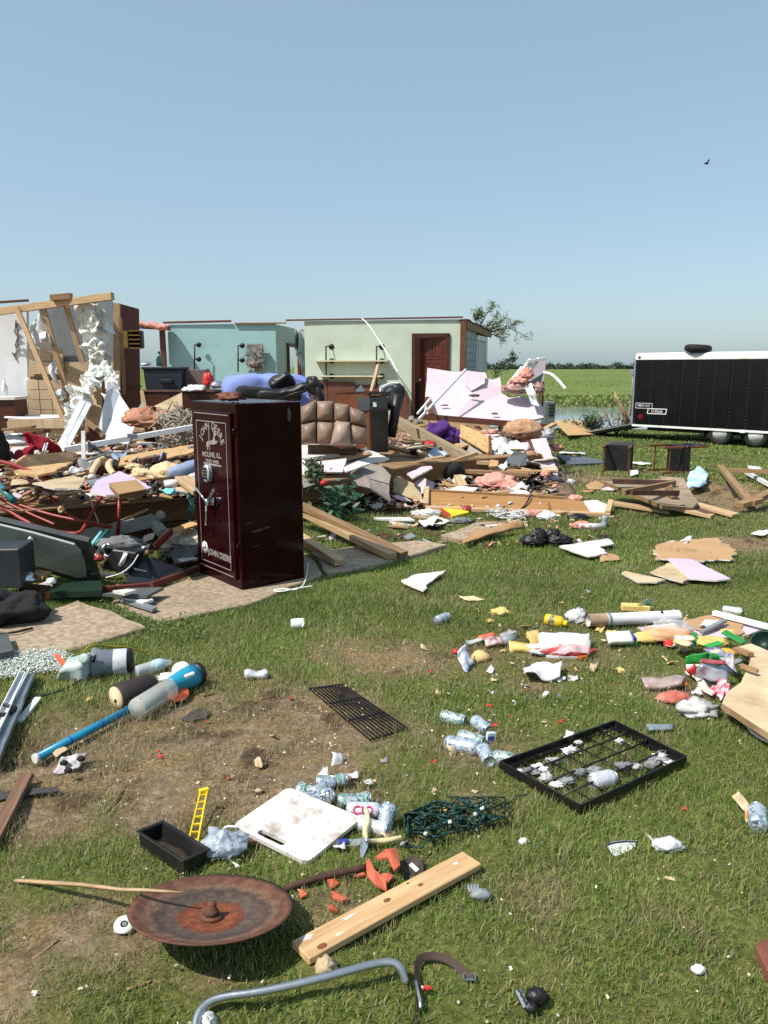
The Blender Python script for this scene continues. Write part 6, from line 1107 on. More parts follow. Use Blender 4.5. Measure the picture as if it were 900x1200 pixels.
# ceiling pieces sliding off the floor edge right of the safe
BY('white_moulding', (352, 516), 9.5, (417, 518), 9.4, .1, .09, WHITE, 'thick white moulding lying across before the taupe recliner', 'moulding')
for (lab, q, Y_, m_) in (('large white ceiling board sagging off the floor edge right of the safe', [(352, 522), (392, 520), (438, 529), (456, 537), (436, 543), (405, 545), (372, 555), (352, 556)], [10.3, 10.3, 9.9, 9.5, 9.3, 9.2, 9, 9], [PLASTER, CORE]), ('torn tan paper layer on the large white ceiling board', [(376, 524), (396, 522), (436, 531), (420, 535), (398, 541), (372, 537)], [10.1, 10.1, 9.7, 9.45, 9.25, 9.3], KRAFT), ('loose white paper curl on the tan layer of the ceiling board', [(352, 527), (378, 526), (398, 533), (370, 537), (352, 537)], [9.9, 9.9, 9.5, 9.25, 9.2], PLASTER), ('speckled pale ceiling board below the torn tan paper', [(370, 541), (406, 537), (402, 553), (374, 553)], [9.1, 9.15, 8.85, 8.8], PINKBOARD), ('white ceiling strip under the right end of the ceiling board', [(402, 548), (420, 540), (434, 543), (405, 553)], [8.95, 9.15, 9.1, 8.85], PLASTER), ('white ceiling scrap touching the safe low on its right', [(352, 565), (366, 560), (370, 567), (352, 573)], 8.4, PLASTER)): SY('ceiling_board', q, Y_, m_, lab, 'ceiling board', .018, .012)
for (lab, q, Y_) in (('left grey underside piece of the sagging ceiling', [(406, 557), (424, 546), (434, 561), (434, 572), (416, 568)], [9, 9.2, 9, 8.8, 8.8]), ('middle grey underside piece of the sagging ceiling', [(425, 546), (442, 541), (458, 557), (456, 567), (434, 561)], [9.2, 9.3, 9.1, 9, 9]), ('lower grey underside piece of the sagging ceiling', [(434, 562), (456, 568), (458, 588), (446, 580), (434, 572)], [9, 9, 8.8, 8.8, 8.8])): SY('sagging_ceiling', q, Y_, mat('dusty_underside', (122, 112, 104), (146, 136, 126), 5, .9, .15), lab, 'ceiling board', .02, .012)
SY('brown_lath_board', [(352, 578), (384, 576), (366, 586), (352, 588)], 8.6, OLDPINE, 'old slatted board beside the safe in the shade', 'board', .03); SZ('white_strip_board', [(438, 606), (480, 606), (486, 609), (440, 608)], .06, WHITE, 'thin white strip lying in the weeds before the ceiling boards', 'strip', .02, .003)
t = thing('artificial_bush', 'round dark green artificial bush at the right side of the safe', 'bush', gp(374, 600)); b = MB(); rr = random.Random(6)
for k in range(520):
    c = dp(369 + rr.gauss(0, 5), 553 + rr.gauss(0, 6), 8.3 + rr.gauss(0, .1)); a = Vector((rr.uniform(-1, 1), rr.uniform(-1, 1), rr.uniform(-1, 1))).normalized() * .024; e = a.orthogonal().normalized() * .012; b.add([c - a, c + e, c + a, c - e], [(0, 1, 2, 3)])
b.wpart('foliage', leafd, t); b = MB(); b.blob(dp(379, 566, 8.1), (.035, .03, .03), .2); b.wpart('red_flower', RED, t)
t = thing('leafy_plant', 'dark broad leafed plant under the sagging ceiling boards', 'plant', gp(405, 612)); b = MB()
for k in range(130):
    c = dp(398 + rr.gauss(0, 12), 584 + rr.gauss(0, 9), 8.3 + rr.gauss(0, .15)); a = Vector((rr.uniform(-1, 1), rr.uniform(-.6, .3), rr.uniform(-1, .2))).normalized() * .06; e = a.orthogonal().normalized() * .02; b.add([c - a, c + e, c + a, c - e], [(0, 1, 2, 3)])
b.wpart('leaf', mat('broad_leaf', (30, 64, 40), (46, 84, 52), 5, .5, 0), t, kind='stuff'); b = MB(); b.tube([gp(404, 615), dp(402, 590, 8.6), dp(400, 568, 8.5)], .015, 5); b.wpart('stem', leafd, t)
wrap('door_mat', [(540, 637), (556, 622), (612, 610), (615, 616)], CARD, 'curled brown carpet mat on the end of the concrete path', 'mat', amp=.03, fs=3, dz=.07, th=.015, lift=(0, .02, .08, .02))
t = thing('lace_trim', 'tangled white lace and netting in front of the long wooden door', 'lace', gp(598, 606)); b = MB()
for k in range(40): p = gp(rr.uniform(580, 612), rr.uniform(600, 608), rr.uniform(.02, .1)); b.tube([p + Vector((rr.gauss(0, .06), rr.gauss(0, .05), abs(rr.gauss(0, .03)))) for _ in range(4)], .008, 4, smooth=1)
b.wpart('netting', WHITECLOTH, t, kind='stuff')
SZ('dark_slate_sheet', [(652, 533), (690, 536), (716, 542), (668, 544)], [.1, .05, .0, .0], mat('slate_sheet', (84, 90, 98), (98, 104, 112), 3, .5, .05), 'slate grey sheet on the grass left of the nearer overturned chair', 'sheet', .05, .01)
for (lab, px, py, d, m_) in (('white rag on the grass right of the sloping pink slab', 662, 565, (.16, .1, .05), WHITECLOTH), ('white lump on the grass before the long wooden door', 641, 606, (.1, .07, .06), WHITE), ('grey netted bag in front of the toy box', 541, 611, (.14, .06, .04), GREYCLOTH), ('pale crumpled film left of the toy box', 500, 602, (.16, .1, .05), WHITECLOTH)): BL('crumpled_piece', gp(px, py, d[2] * .6), d, m_, lab, 'scrap', .5, 4, px)
flat('tan_board_scrap', [(496, 612), (508, 604), (528, 610), (512, 616)], CORE, 'tan torn board on the grass left of the toy box', 'board', dz=.04)
# ================================================================== small loose rubble filling the heaps
rr = random.Random(77)
KINDS = [('plank_piece', PINE, 'pine board piece', 'wood'), ('plank_piece', OLDPINE, 'weathered board piece', 'wood'), ('plank_piece', DARKWOOD, 'dark brown board piece', 'wood'), ('board_scrap', PLASTER, 'white plasterboard scrap', 'plasterboard'), ('board_scrap', PINKBOARD, 'pale pink plasterboard scrap', 'plasterboard'),
         ('board_scrap', TAN, 'tan board scrap', 'board'), ('cloth_scrap', WHITECLOTH, 'white cloth scrap', 'cloth'), ('cloth_scrap', BLACKCLOTH, 'black cloth scrap', 'cloth'), ('cloth_scrap', GREYCLOTH, 'grey cloth scrap', 'cloth'), ('insulation_scrap', PINKINS, 'pink insulation scrap', 'insulation'), ('metal_scrap', GALV, 'metal strip', 'metal'), ('card_scrap', CARD, 'cardboard scrap', 'cardboard'), ('cloth_scrap', DENIM, 'grey blue cloth scrap', 'cloth')]
AREAS = [('small %s lying loose in the heap behind the bent red tubes', (2, 236), (512, 578), lambda px, py: zp(px, py, .47 + .22 * rr.random()), 135, [0, 0, 1, 1, 2, 3, 3, 3, 4, 5, 5, 6, 7, 8, 10, 11, 11, 12]),
         ('small %s lying on the house floor behind the recliner and desk', (300, 500), (486, 530), lambda px, py: zp(px, py, .47 + .2 * rr.random()), 36, [1, 2, 2, 3, 7, 7, 8, 10]),
         ('small %s lying loose in the heap below the pink wall panel', (470, 645), (505, 585), lambda px, py: dp(px, py, 9.3 + (588 - py) * .045 - .25 * rr.random()), 160, [0, 0, 0, 1, 3, 3, 5, 1, 2, 3, 4, 4, 5, 6, 7, 9, 11]),
         ('small %s lying on the ground below the dark rim boards', (70, 230), (615, 672), lambda px, py: gp(px, py, .04 + .1 * rr.random()), 30, [1, 2, 2, 7, 8, 10, 6]),
         ('small %s lying on the grass in front of the rubble heaps', (455, 720), (560, 618), lambda px, py: gp(px, py, .03), 26, [0, 3, 4, 5, 6, 9, 11])]
for (lab, xr_, yr_, fn, n, ks) in AREAS:
    for _ in range(n):
        px, py = rr.uniform(*xr_), rr.uniform(*yr_); nm, m_, d_, ct = KINDS[rr.choice(ks)]; p = fn(px, py); a = rr.uniform(0, 6.28); tl_ = rr.gauss(0, .16); d = Vector((math.cos(a), math.sin(a), tl_)); e = Vector((-math.sin(a), math.cos(a), rr.gauss(0, .12))); l = lab % d_
        if nm in ('plank_piece', 'metal_scrap'):
            L_ = rr.uniform(.15, .75); beam(nm, p - d * L_ / 2, p + d * L_ / 2, rr.uniform(.03, .1), rr.uniform(.01, .03), m_, l, ct, lab.split(' lying ')[1] + ' scraps', ragged=.015, bevel=0)
        elif nm in ('board_scrap', 'card_scrap'):
            s = rr.uniform(.07, .26); slab(nm, [p + d * s * rr.uniform(.6, 1.3) * math.cos(q) + e * s * rr.uniform(.5, 1) * math.sin(q) for q in (.3, 1.2, 2.2, 3.3, 4.4, 5.4)], .014, [m_, CORE] if nm == 'board_scrap' else m_, l, ct, lab.split(' lying ')[1] + ' scraps')
        elif nm == 'cloth_scrap': b = MB(); s = rr.uniform(.07, .18); b.grid([p - d * s - e * s * .5, p + d * s - e * s * .6, p + d * s + e * s * .5, p - d * s + e * s * .6], 7, 6, .14, 6, int(px), .01); b.obj(nm, m_, l, ct, lab.split(' lying ')[1] + ' scraps')
        else: BL(nm, p, (rr.uniform(.06, .13), rr.uniform(.05, .1), .05), m_, l, ct, .5, 5, int(px), lab.split(' lying ')[1] + ' scraps')
# crumbs too small to tell apart
cm = [PINE, OLDPINE, DARKWOOD, PLASTER, PINKBOARD, TAN, GREYCLOTH, BLACKCLOTH, PINKINS, CARD, WHITE, BROWNCLOTH]
for (nm, lab, xr_, yr_, fn, n) in (('fine_rubble', 'fine splinters and crumbs filling the heap left of the safe', (-30, 300), (500, 582), lambda px, py: zp(px, py, .46 + .12 * rr.random()), 2200), ('fine_rubble', 'fine splinters and crumbs filling the heap below the pink wall panel', (350, 650), (500, 594), lambda px, py: dp(px, py, max(9.0, 9.2 + (590 - py) * .05)), 2600), ('fine_rubble', 'fine splinters and crumbs on the ground before the house', (20, 720), (585, 690), lambda px, py: gp(px, py, .02), 700)):
    b = MB()
    for _ in range(n):
        px, py = rr.uniform(*xr_), rr.uniform(*yr_)
        if yr_[1] == 690 and (py > 640 if px > 230 else py < 615) or (yr_[1] == 690 and 230 < px < 370): continue
        p = fn(px, py); L_ = rr.uniform(.02, .13); b.box(p, (L_, L_ * rr.uniform(.15, .6), rr.uniform(.006, .02)), (rr.gauss(0, .3), rr.gauss(0, .3), rr.uniform(0, 3.1)), mi=rr.randrange(len(cm)))
    b.obj(nm, cm, lab, 'rubble', kind='stuff')
# mounds of soil and dust under the heaps
b = MB(); q = [gp(470, 600), gp(700, 604), dp(640, 505, 13.3), dp(470, 505, 13.0)]
def mound(u, v, n): k = math.sin(PI * min(1, max(0, u))) ** .6 * math.sin(PI * min(1, v * .9 + .05)) ** .7; return Vector((0, 0, -.17 + .05 * noise.noise(Vector((u * 9, v * 9, 1)))))
b.grid(q, 40, 30, 0, 1, 0, .05, fn=mound); b.obj('rubble_bed', mat('dusty_rubble_bed', (76, 62, 50), (132, 112, 92), 9, 1, .6, 30, dirt=(40, 32, 28), damt=.8, dscale=5), 'dusty bed of dirt and splinters under the heap below the pink panel', 'rubble', kind='stuff')
# ================================================================== litter on the middle lawn
BOARDS = [PLASTER, CORE]
flat('plasterboard_piece', [(470, 680), (486, 673), (523, 668), (514, 674), (502, 683), (496, 692)], BOARDS, 'white triangular plasterboard scrap on the lawn right of the safe', 'plasterboard', dz=.05)
flat('plasterboard_piece', [(655, 640), (690, 634), (712, 631), (720, 637), (703, 640), (712, 648), (690, 652)], BOARDS, 'white pointed plasterboard sheet near the black boots', 'plasterboard', dz=.06)
wrap('paper_scrap', [(700, 650), (722, 648), (728, 655), (704, 657)], KRAFT, 'brown paper curled at the tip of the white pointed plasterboard', 'paper')
flat('cardboard_sheet', [(768, 640), (790, 634), (840, 630), (863, 645), (860, 655), (815, 657), (768, 655)], [KRAFT, CORE], 'large brown faced board with torn pale edges on the right lawn', 'board', dz=.05, jag=.03)
wrap('torn_paper', [(780, 637), (808, 632), (812, 638), (784, 642)], WHITECLOTH, 'torn white paper on the back edge of the large brown faced board', 'paper', amp=.05)
flat('plasterboard_piece', [(782, 654), (810, 655), (856, 678), (840, 680), (808, 678)], [LAVENDER, CORE], 'lavender plasterboard piece below the brown faced board', 'plasterboard', dz=.06, jag=.006)
flat('plasterboard_piece', [(762, 670), (785, 659), (809, 678), (800, 682), (784, 678)], [TAN, CORE], 'tan plasterboard piece left of the lavender piece', 'plasterboard', dz=.05, jag=.01)
flat('plasterboard_piece', [(728, 671), (733, 669), (760, 675), (780, 679), (770, 682), (748, 682)], [TAN, CORE], 'narrow tan plasterboard sliver left of the lavender piece', 'plasterboard', dz=.04, jag=.008)
crum('insulation_tuft', 800, 683, (.05, .03, .02), PINKINS, 'tiny pink insulation tuft at the foot of the lavender piece', 'insulation')
# pale tube
a, c = gp(690, 727, .06), gp(795, 722, .06); t = thing('drain_pipe', 'long pale pipe with a rust stained end lying on the lawn', 'pipe', gp(740, 726)); b = MB(); b.tube([a, a.lerp(c, .5), c], .042, 18, caps=False); b.tube([c, a.lerp(c, .5), a], .037, 18, caps=False); b.wpart('tube', mat('pale_pipe', (196, 198, 202), (208, 210, 212), 3, .45, .03, dirt=(150, 120, 90), damt=.4), t)
b = MB(); b.tube([a - (c - a).normalized() * .01, a.lerp(c, .18)], .0435, 18, caps=False); b.wpart('stained_end', mat('rust_stain', (140, 112, 84), (176, 156, 132), 8, .7, .2), t); b = MB(); b.tube([a.lerp(c, .19), a.lerp(c, .22)], .047, 18); b.wpart('collar', GREY, t)
crum('rag_wad', 676, 724, (.07, .05, .06), WHITECLOTH, 'white rag stuffed at the stained end of the pale pipe', 'rag', .55, 4, 3, fl=.2)
# food packets, left group
t = thing('mustard_bottle', 'yellow squeeze bottle with a blue label lying on the lawn', 'bottle', gp(652, 730)); dM = axisM(gp(651, 728, .04), (1, -.55, -.05)); b = MB(); b.lathe([(0, -.07), (.035, -.07), (.04, -.06), (.04, .03), (.03, .05), (.016, .058), (.0, .058)], 20, dM); b.wpart('bottle_body', YELLOW, t); b = MB(); b.lathe([(.0405, -.04), (.0412, -.038), (.0412, 0), (.0405, .002)], 20, dM); b.wpart('label', mat('navy_label', (40, 46, 84), (206, 190, 60), 40, .5, 0), t); b = MB(); b.lathe([(.018, .055), (.02, .075), (.016, .08), (0, .08)], 16, dM); b.wpart('cap', YELLOW, t)
crum('egg_foam', 586, 718, (.07, .05, .03), FOAMYEL, 'torn yellow foam clump behind the food packets', 'foam', .6, 3, 4); crum('egg_foam', 575, 728, (.03, .02, .015), FOAMYEL, 'tiny yellow foam crumb below the torn yellow foam clump', 'foam', .5, 3, 6)
wrap('dry_leaf_strip', [(537, 698), (557, 700), (570, 702), (545, 703)], CREAM, 'thin cream strip alone on the lawn above the yellow foam', 'strip', n=5)
t = thing('meat_tray', 'white foam meat tray with red meat under clear film', 'package', gp(662, 758)); b = MB(); b.grid([gp(633, 755, .09), gp(686, 752, .09), gp(690, 740, .10), (gp(632, 741, .10))], 12, 8, .03, 8, 2, .05); b.wpart('tray', WHITEPL, t)
b = MB(); b.blob(gp(664, 762, .04), (.17, .05, .035), .25, 5, 9, 26, 12); b.wpart('meat', mat('red_meat', (176, 52, 56), (206, 96, 96), 24, .4, .2), t)
b = MB(); b.grid([gp(640, 767, .07), gp(693, 768, .05), gp(692, 744, .12), gp(668, 752, .10)], 10, 8, .05, 9, 5, .002); b.wpart('film', mat('clear_film', (226, 226, 228), None, 3, .12, .3, 40, trans=1, vary=0), t)
b = MB(); b.bar(gp(640, 769, .015), gp(684, 770, .015), .03, .012); b.wpart('edge', WHITEPL, t); b = MB(); b.bar(gp(679, 771, .02), gp(687, 769, .02), .03, .015); b.wpart('orange_corner', ORANGE, t)
for (lab, q, sd_) in (('yellow sponge slab left of the meat tray', ((596, 749), (623, 753), (622, 760), (597, 758)), 1), ('yellow sponge wedge standing against the meat tray', ((617, 738), (632, 738), (632, 754), (622, 756)), 2)):
    b = MB(); c4 = [gp(x, y, .045) for x, y in q]; b.grid(c4, 8, 5, .02, 9, sd_, .04); b.obj('sponge', FOAMYEL, lab, 'sponge')
crum('paper_wad', 634, 763, (.08, .06, .04), WHITECLOTH, 'white crumpled paper towel in front of the meat tray', 'paper', .5, 3.5, 12)
wrap('white_pouch', [(612, 791), (655, 792), (655, 778), (617, 778)], WHITEPL, 'flat white pouch alone in front of the food packets', 'pouch', amp=.05, fs=8, dz=.05, th=.012, seed=7, n=12)
t = thing('torn_carton', 'torn maroon and white carton with a clear tub beside it', 'carton', gp(580, 752)); b = MB(); b.grid([gp(567, 748, .05), gp(588, 744, .06), gp(592, 754, .03), gp(570, 758, .02)], 8, 6, .04, 9, 3, .02); b.wpart('carton', mat('maroon_print', (126, 32, 40), (206, 196, 192), 30, .6, .1, vary=0), t); b = MB(); b.grid([gp(560, 745, .04), gp(580, 741, .05), gp(578, 746, .03), gp(562, 750, .02)], 5, 4, .03, 9, 8, .006); b.wpart('flap', CORAL, t); b = MB(); b.lathe([(.0, 0), (.03, 0), (.034, .09), (.0, .09)], 14, axisM(gp(588, 752, .03), (.9, .4, .1))); b.wpart('tub', GREY, t)
wrap('plastic_sleeve', [(585, 744), (604, 738), (606, 741), (588, 748)], mat('cloudy_sleeve', (176, 168, 172), (196, 190, 192), 12, .3, .2, trans=.3), 'clear plastic sleeve behind the torn maroon carton', 'sleeve', th=.01, dz=.04)
wrap('plastic_disc', [(546, 748), (566, 747), (566, 752), (548, 752)], CLEAR, 'flat cloudy lid left of the torn maroon carton', 'lid', dz=.03)
b = MB(); b.grid([gp(535, 768, .08), gp(546, 758, .10), (gp(558, 772, .06)), gp(548, 783, .04)], 10, 10, .06, 9, 4, .012); b.obj('chip_bag', mat('blue_white_print', (70, 96, 150), (220, 224, 228), 16, .4, .2, vary=0), 'crumpled blue and white foil snack bag', 'bag')
crum('potato', 563, 770, (.055, .045, .04), mat('potato_skin', (186, 156, 96), (204, 176, 118), 8, .7, .1), 'tan potato beside the crumpled blue snack bag', 'potato', .12, 1.5, 3, fl=.2)
crum('red_bottle_top', 534, 764, (.025, .02, .02), RED, 'small red cap left of the crumpled blue snack bag', 'cap', .1, fl=.2)
# small things further back
can('grey can lying alone on the lawn right of the walk', 518, 725, (.7, .8), BLUECAN, .05)
can('crushed white can lying alone between the safe and the grate', 300, 790, (1, .05), WHITECAN, .5)
t = thing('paper_cup', 'white cup lying alone in the grass in front of the safe', 'cup', gp(349, 731)); M = axisM(gp(349, 731, .035), (1, .1, 0)); b = MB(); b.lathe([(0, -.045), (.03, -.045), (.036, -.03), (.038, .035), (.03, .045), (0, .045)], 18, M); b.wpart('cup_body', WHITEPL, t); b = MB(); b.tube([gp(353, 726, .06), gp(357, 730, .05), gp(354, 735, .03)], .005, 6, smooth=1); b.wpart('cup_handle', WHITEPL, t)
t = thing('pair_of_boots', 'pair of black boots lying heaped on the lawn edge', 'boots', gp(641, 632))
for (dx, sd_, ang) in ((-.12, 1, .4), (.12, 2, -.5)):
    b = MB(); c = gp(641, 634, .06) + Vector((dx, 0, 0)); b.blob(c, (.13, .08, .06), .5, 6, sd_, 30, 20, flat=.3); b.blob(c + Vector((.12 * ang, .04, .05)), (.08, .06, .06), .5, 6, sd_ + 3, 24, 16); b.wpart('boot', BLACK, t)
crum('black_shoe', 678, 607, (.12, .07, .05), BLACK, 'single black shoe near the end of the wooden door panel', 'shoe', .25, 3, 5)
t = thing('paper_roll', 'white paper roll lying on the grass below the wooden door panel', 'roll', gp(693, 617)); b = MB(); b.lathe([(.012, -.14), (.035, -.14), (.035, .14), (.012, .14), (.012, -.14)], 16, axisM(gp(693, 617, .035), (1, .05, 0))); b.wpart('roll', WHITE, t)
can('grey can standing near the white paper roll', 708, 611, (.1, .1), BLUECAN, .1, tilt=3, lift=.04)
# ---- right cluster of kitchen litter
flat('plasterboard_piece', [(800, 732), (838, 719), (848, 717), (900, 732), (897, 736), (868, 745), (826, 748)], [PINKBOARD, CORE], 'pink faced plasterboard sheet with a raised white edge under the kitchen litter', 'plasterboard', dz=.035, jag=.012)
flat('kraft_sheet', [(800, 726), (838, 720), (851, 725), (822, 739), (806, 735)], KRAFT, 'brown torn paper layer on the pink faced sheet', 'paper', th=.004, dz=.048, jag=.02)
flat('kraft_sheet', [(848, 727), (866, 724), (873, 741), (866, 744), (852, 736)], KRAFT, 'brown torn paper patch at the right of the pink faced sheet', 'paper', th=.004, dz=.047, jag=.02)
beam('white_batten', gp(836, 718, .07), gp(902, 735, .07), .045, .03, WHITE, 'white painted batten along the back edge of the pink faced sheet', 'batten')
wrap('magazine', [(818, 731), (842, 724), (849, 727), (827, 736)], WHITECLOTH, 'pale open booklet lying on the brown torn paper', 'booklet', amp=.03, dz=.075, th=.006, seed=5)
beam('grey_batten', gp(822, 741, .06), gp(850, 727, .08), .03, .02, GREY, 'grey strip leaning beside the pale open booklet', 'strip')
flat('plasterboard_piece', [(747, 735), (790, 729), (800, 742), (768, 744)], [PINKBOARD, CORE], 'pale pink board scrap under the clear bag by the pipe', 'plasterboard', dz=.025)
wrap('black_dish', [(758, 721), (776, 713), (777, 717), (768, 722)], BLACK, 'black dish tipped up behind the pale pipe', 'dish', amp=.01, dz=.07, th=.012, lift=(0, .04, .04, 0))
wrap('glass_shard', [(784, 720), (790, 712), (796, 720), (790, 724)], SMOKE, 'grey translucent shard right of the black dish', 'shard', amp=.01, dz=.05)
t = thing('sandwich_pack', 'yellow block with a green edge and a clear lid behind the pipe', 'package', gp(746, 711)); b = MB(); b.box(gp(745, 712, .04), (.2, .07, .05), (0, 0, -.15)); b.wpart('block', FOAMYEL, t, bevel=.008); b = MB(); b.box(gp(758, 711, .045), (.03, .09, .07), (0, 0, -.15)); b.wpart('green_edge', GREEN, t); b = MB(); b.grid([gp(747, 709, .07), gp(758, 703, .12), gp(768, 702, .1), gp(760, 709, .06)], 5, 4, .02, 9, 1, .003); b.wpart('lid', SMOKE, t)
t = thing('foam_carton', 'white foam carton with a green edge right of the meat tray', 'carton', gp(726, 745)); b = MB(); b.grid([gp(714, 751, .06), gp(743, 751, .05), gp(738, 740, .09), gp(711, 740, .09)], 8, 6, .015, 8, 1, .03); b.wpart('carton', WHITEPL, t); b = MB(); b.bar(gp(715, 753, .03), gp(746, 753, .03), .03, .02); b.wpart('green_edge', GREEN, t); b = MB(); b.bar(gp(736, 741, .08), gp(744, 750, .05), .03, .02); b.wpart('dark_edge', BLUE, t)
crum('bread_loaf', 757, 749, (.11, .05, .045), mat('bread_crust', (200, 162, 86), (216, 186, 120), 9, .8, .2), 'pale yellow bread loaf right of the white foam carton', 'bread', .2, 2, 4)
t = thing('bread_bag', 'clear bag with brown bread inside on the pink board scrap', 'bag', gp(784, 742)); b = MB(); b.blob(gp(782, 744, .05), (.17, .09, .055), .25, 2.5, 5, 24, 12, flat=.5); b.wpart('bread', mat('brown_bread', (190, 142, 104), (206, 168, 130), 10, .8, .2), t); b = MB(); b.blob(gp(787, 738, .07), (.15, .09, .07), .3, 3, 6, 24, 14, flat=.5); b.wpart('film', bpy.data.materials['clear_film'], t)
crum('red_bottle_top', 784, 755, (.035, .03, .03), RED, 'small red lid beside the clear pastry tray', 'cap', .15, fl=.2)
t = thing('pastry_tray', 'clear tray with pale pastries and a green side', 'package', gp(803, 754)); b = MB(); b.grid([gp(788, 757, .07), gp(815, 755, .07), gp(814, 743, .11), gp(790, 745, .11)], 8, 6, .03, 8, 4, .03); b.wpart('tray', mat('cloudy_tray', (206, 206, 204), (224, 222, 218), 12, .25, .2, trans=.35), t); b = MB(); b.bar(gp(813, 757, .05), gp(814, 741, .13), .03, .03); b.wpart('green_edge', GREEN, t)
for (dx, dy) in ((-7, 2), (0, 4), (4, -2)):
    b = MB(); b.blob(gp(803 + dx, 750 + dy, .11), (.04, .035, .015), .2, 4, dx, 12, 8); b.wpart('pastry', mat('pastry', (214, 176, 120), (232, 214, 186), 20, .7, .1), t)
for (lab, px, py, d, sd_) in (('large yellow foam slab behind the green striped bag', 832, 752, (.12, .07, .03), 2), ('yellow foam slab with a green strip across it', 856, 744, (.12, .08, .03), 7)):
    crum('foam_slab', px, py, d, FOAMYEL, lab, 'foam', .3, 2.5, sd_)
beam('green_strip', gp(848, 740, .12), gp(872, 753, .08), .07, .012, GREEN, 'bright green plastic strip lying on the yellow foam slab', 'strip'); beam('green_strip', gp(828, 758, .09), gp(845, 753, .11), .05, .01, GREEN, 'short green plastic strip on the large yellow foam slab', 'strip')
t = thing('snack_bag', 'open green and white striped bag with a silver pouch inside', 'bag', gp(830, 785))
Yb = gp(830, 796).y
def bagq(q, dy, m_, nm, seed): b = MB(); b.grid([dp(x, y, Yb + dy) for x, y in q], 10, 6, .02, 8, seed, .004); b.wpart(nm, m_, t)
bagq([(806, 800), (857, 804), (859, 782), (805, 779)], .10, WHITEPL, 'white_side', 3)
gbm = mat('bright_green_print', (40, 140, 60), (54, 156, 74), 4, .4, .1, vary=0)
bagq([(804, 779), (831, 773), (831, 763), (804, 769)], .08, gbm, 'green_band', 3); bagq([(831, 773), (859, 782), (861, 773), (831, 763)], .08, gbm, 'green_band', 5)
b = MB(); b.grid([gp(813, 790, .06), gp(853, 795, .06), gp(850, 780, .12), gp(822, 777, .14)], 10, 6, .035, 8, 9, .03); b.wpart('silver_pouch', mat('silver_pouch', (150, 154, 162), (172, 176, 182), 6, .35, .15, metal=.4), t)
b = MB(); b.grid([gp(803, 785, .12), gp(812, 777, .15), gp(812, 786, .11), gp(806, 790, .08)], 5, 4, .02, 8, 1, .01); b.wpart('red_print', RED, t)
b = MB(); b.grid([gp(820, 776, .14), gp(850, 779, .14), gp(850, 774, .16), (gp(824, 772, .16))], 8, 3, .02, 8, 2, .01); b.wpart('inner_print', mat('maroon_inner', (120, 40, 50), (150, 70, 76), 20, .5, 0), t)
wrap('sauce_packets', [(833, 801), (853, 797), (858, 812), (843, 818)], mat('red_white_print', (206, 60, 90), (236, 226, 228), 34, .4, .1, vary=0), 'heap of red and white printed packets below the silver pouch', 'packets', amp=.05, fs=14, dz=.05, th=.01, seed=3, n=12)
wrap('card_tray', [(802, 786), (808, 784), (838, 812), (834, 816)], mat('stained_card', (196, 176, 168), (214, 200, 192), 10, .7, .1), 'long stained white card rim left of the printed packets', 'card', amp=.02, dz=.04, th=.008)
b = MB(); b.grid([gp(823, 762, .10), gp(843, 757, .13), gp(862, 772, .12), gp(864, 785, .08)], 8, 6, .05, 9, 6, .01); b.obj('blue_packet', mat('blue_yellow_print', (50, 60, 140), (214, 200, 170), 18, .4, .1, vary=0), 'blue printed packet poking out behind the green striped bag', 'packet')
crum('orange_slab', 851, 765, (.08, .04, .025), mat('cheese', (216, 160, 56), (226, 176, 80), 8, .6, .05), 'orange cheese slab behind the green striped bag', 'cheese', .25, 3, 5)
wrap('fish_pack', [(751, 795), (803, 793), (798, 801), (757, 802)], mat('brown_clear_pack', (140, 116, 108), (176, 160, 154), 16, .25, .2), 'long dull brown vacuum pack on the grass left of the striped bag', 'package', amp=.02, dz=.045, th=.025, n=8)
crum('orange_plastic', 797, 802, (.045, .025, .02), ORANGE, 'orange plastic piece at the end of the brown vacuum pack', 'cap', .2)
crum('meat_chunk', 790, 819, (.09, .05, .04), mat('raw_mince', (160, 78, 62), (186, 110, 92), 24, .6, .4, dirt=(206, 160, 146), damt=.6, dscale=14), 'reddish chunk of meat alone in the grass', 'meat', .2, 3, 3)
crum('lint_wad', 818, 833, (.1, .06, .05), mat('grey_lint', (150, 148, 144), (196, 196, 194), 12, 1, .6), 'grey white lint wad right of the meat chunk', 'lint', .6, 3, 9)
wrap('slate_piece', [(757, 848), (790, 848), (788, 853), (760, 855)], mat('slate_blue_grey', (120, 134, 142), (140, 150, 156), 6, .6, .05), 'narrow blue grey plate piece behind the black rack', 'plate', amp=.004, th=.012, n=4)
flat('wall_board', [(846, 824), (868, 800), (880, 772), (864, 758), (880, 754), (960, 790), (960, 890), (886, 850)], [TAN, mat('board_edge_brown', (120, 92, 68), (150, 122, 92), 10, .9, .3)], 'large tan wall board lying at the right edge of the lawn', 'board', th=.03, dz=.1, jag=.02, step=.15)
flat('under_board', [(850, 832), (890, 850), (960, 885), (960, 900), (880, 856)], CORE, 'broken pale board layer under the large tan wall board', 'board', th=.012, dz=.03, jag=.02)
beam('wood_splinter', gp(868, 780, .13), gp(888, 787, .12), .03, .02, OLDPINE, 'short wood splinter lying on the large tan wall board', 'splinter'); beam('wood_splinter', gp(862, 760, .12), gp(880, 767, .12), .05, .02, OLDPINE, 'dark wood splinter at the back corner of the large tan wall board', 'splinter')
t = thing('small_dish', 'white dish with a dark green rim tipped over at the right edge', 'dish', gp(895, 755)); b = MB(); b.lathe([(0, -.03), (.04, -.03), (.08, .02), (.075, .02), (.036, -.024), (0, -.024)], 24, axisM(gp(896, 755, .06), (-.5, -.6, .5))); b.wpart('bowl', WHITEPL, t)
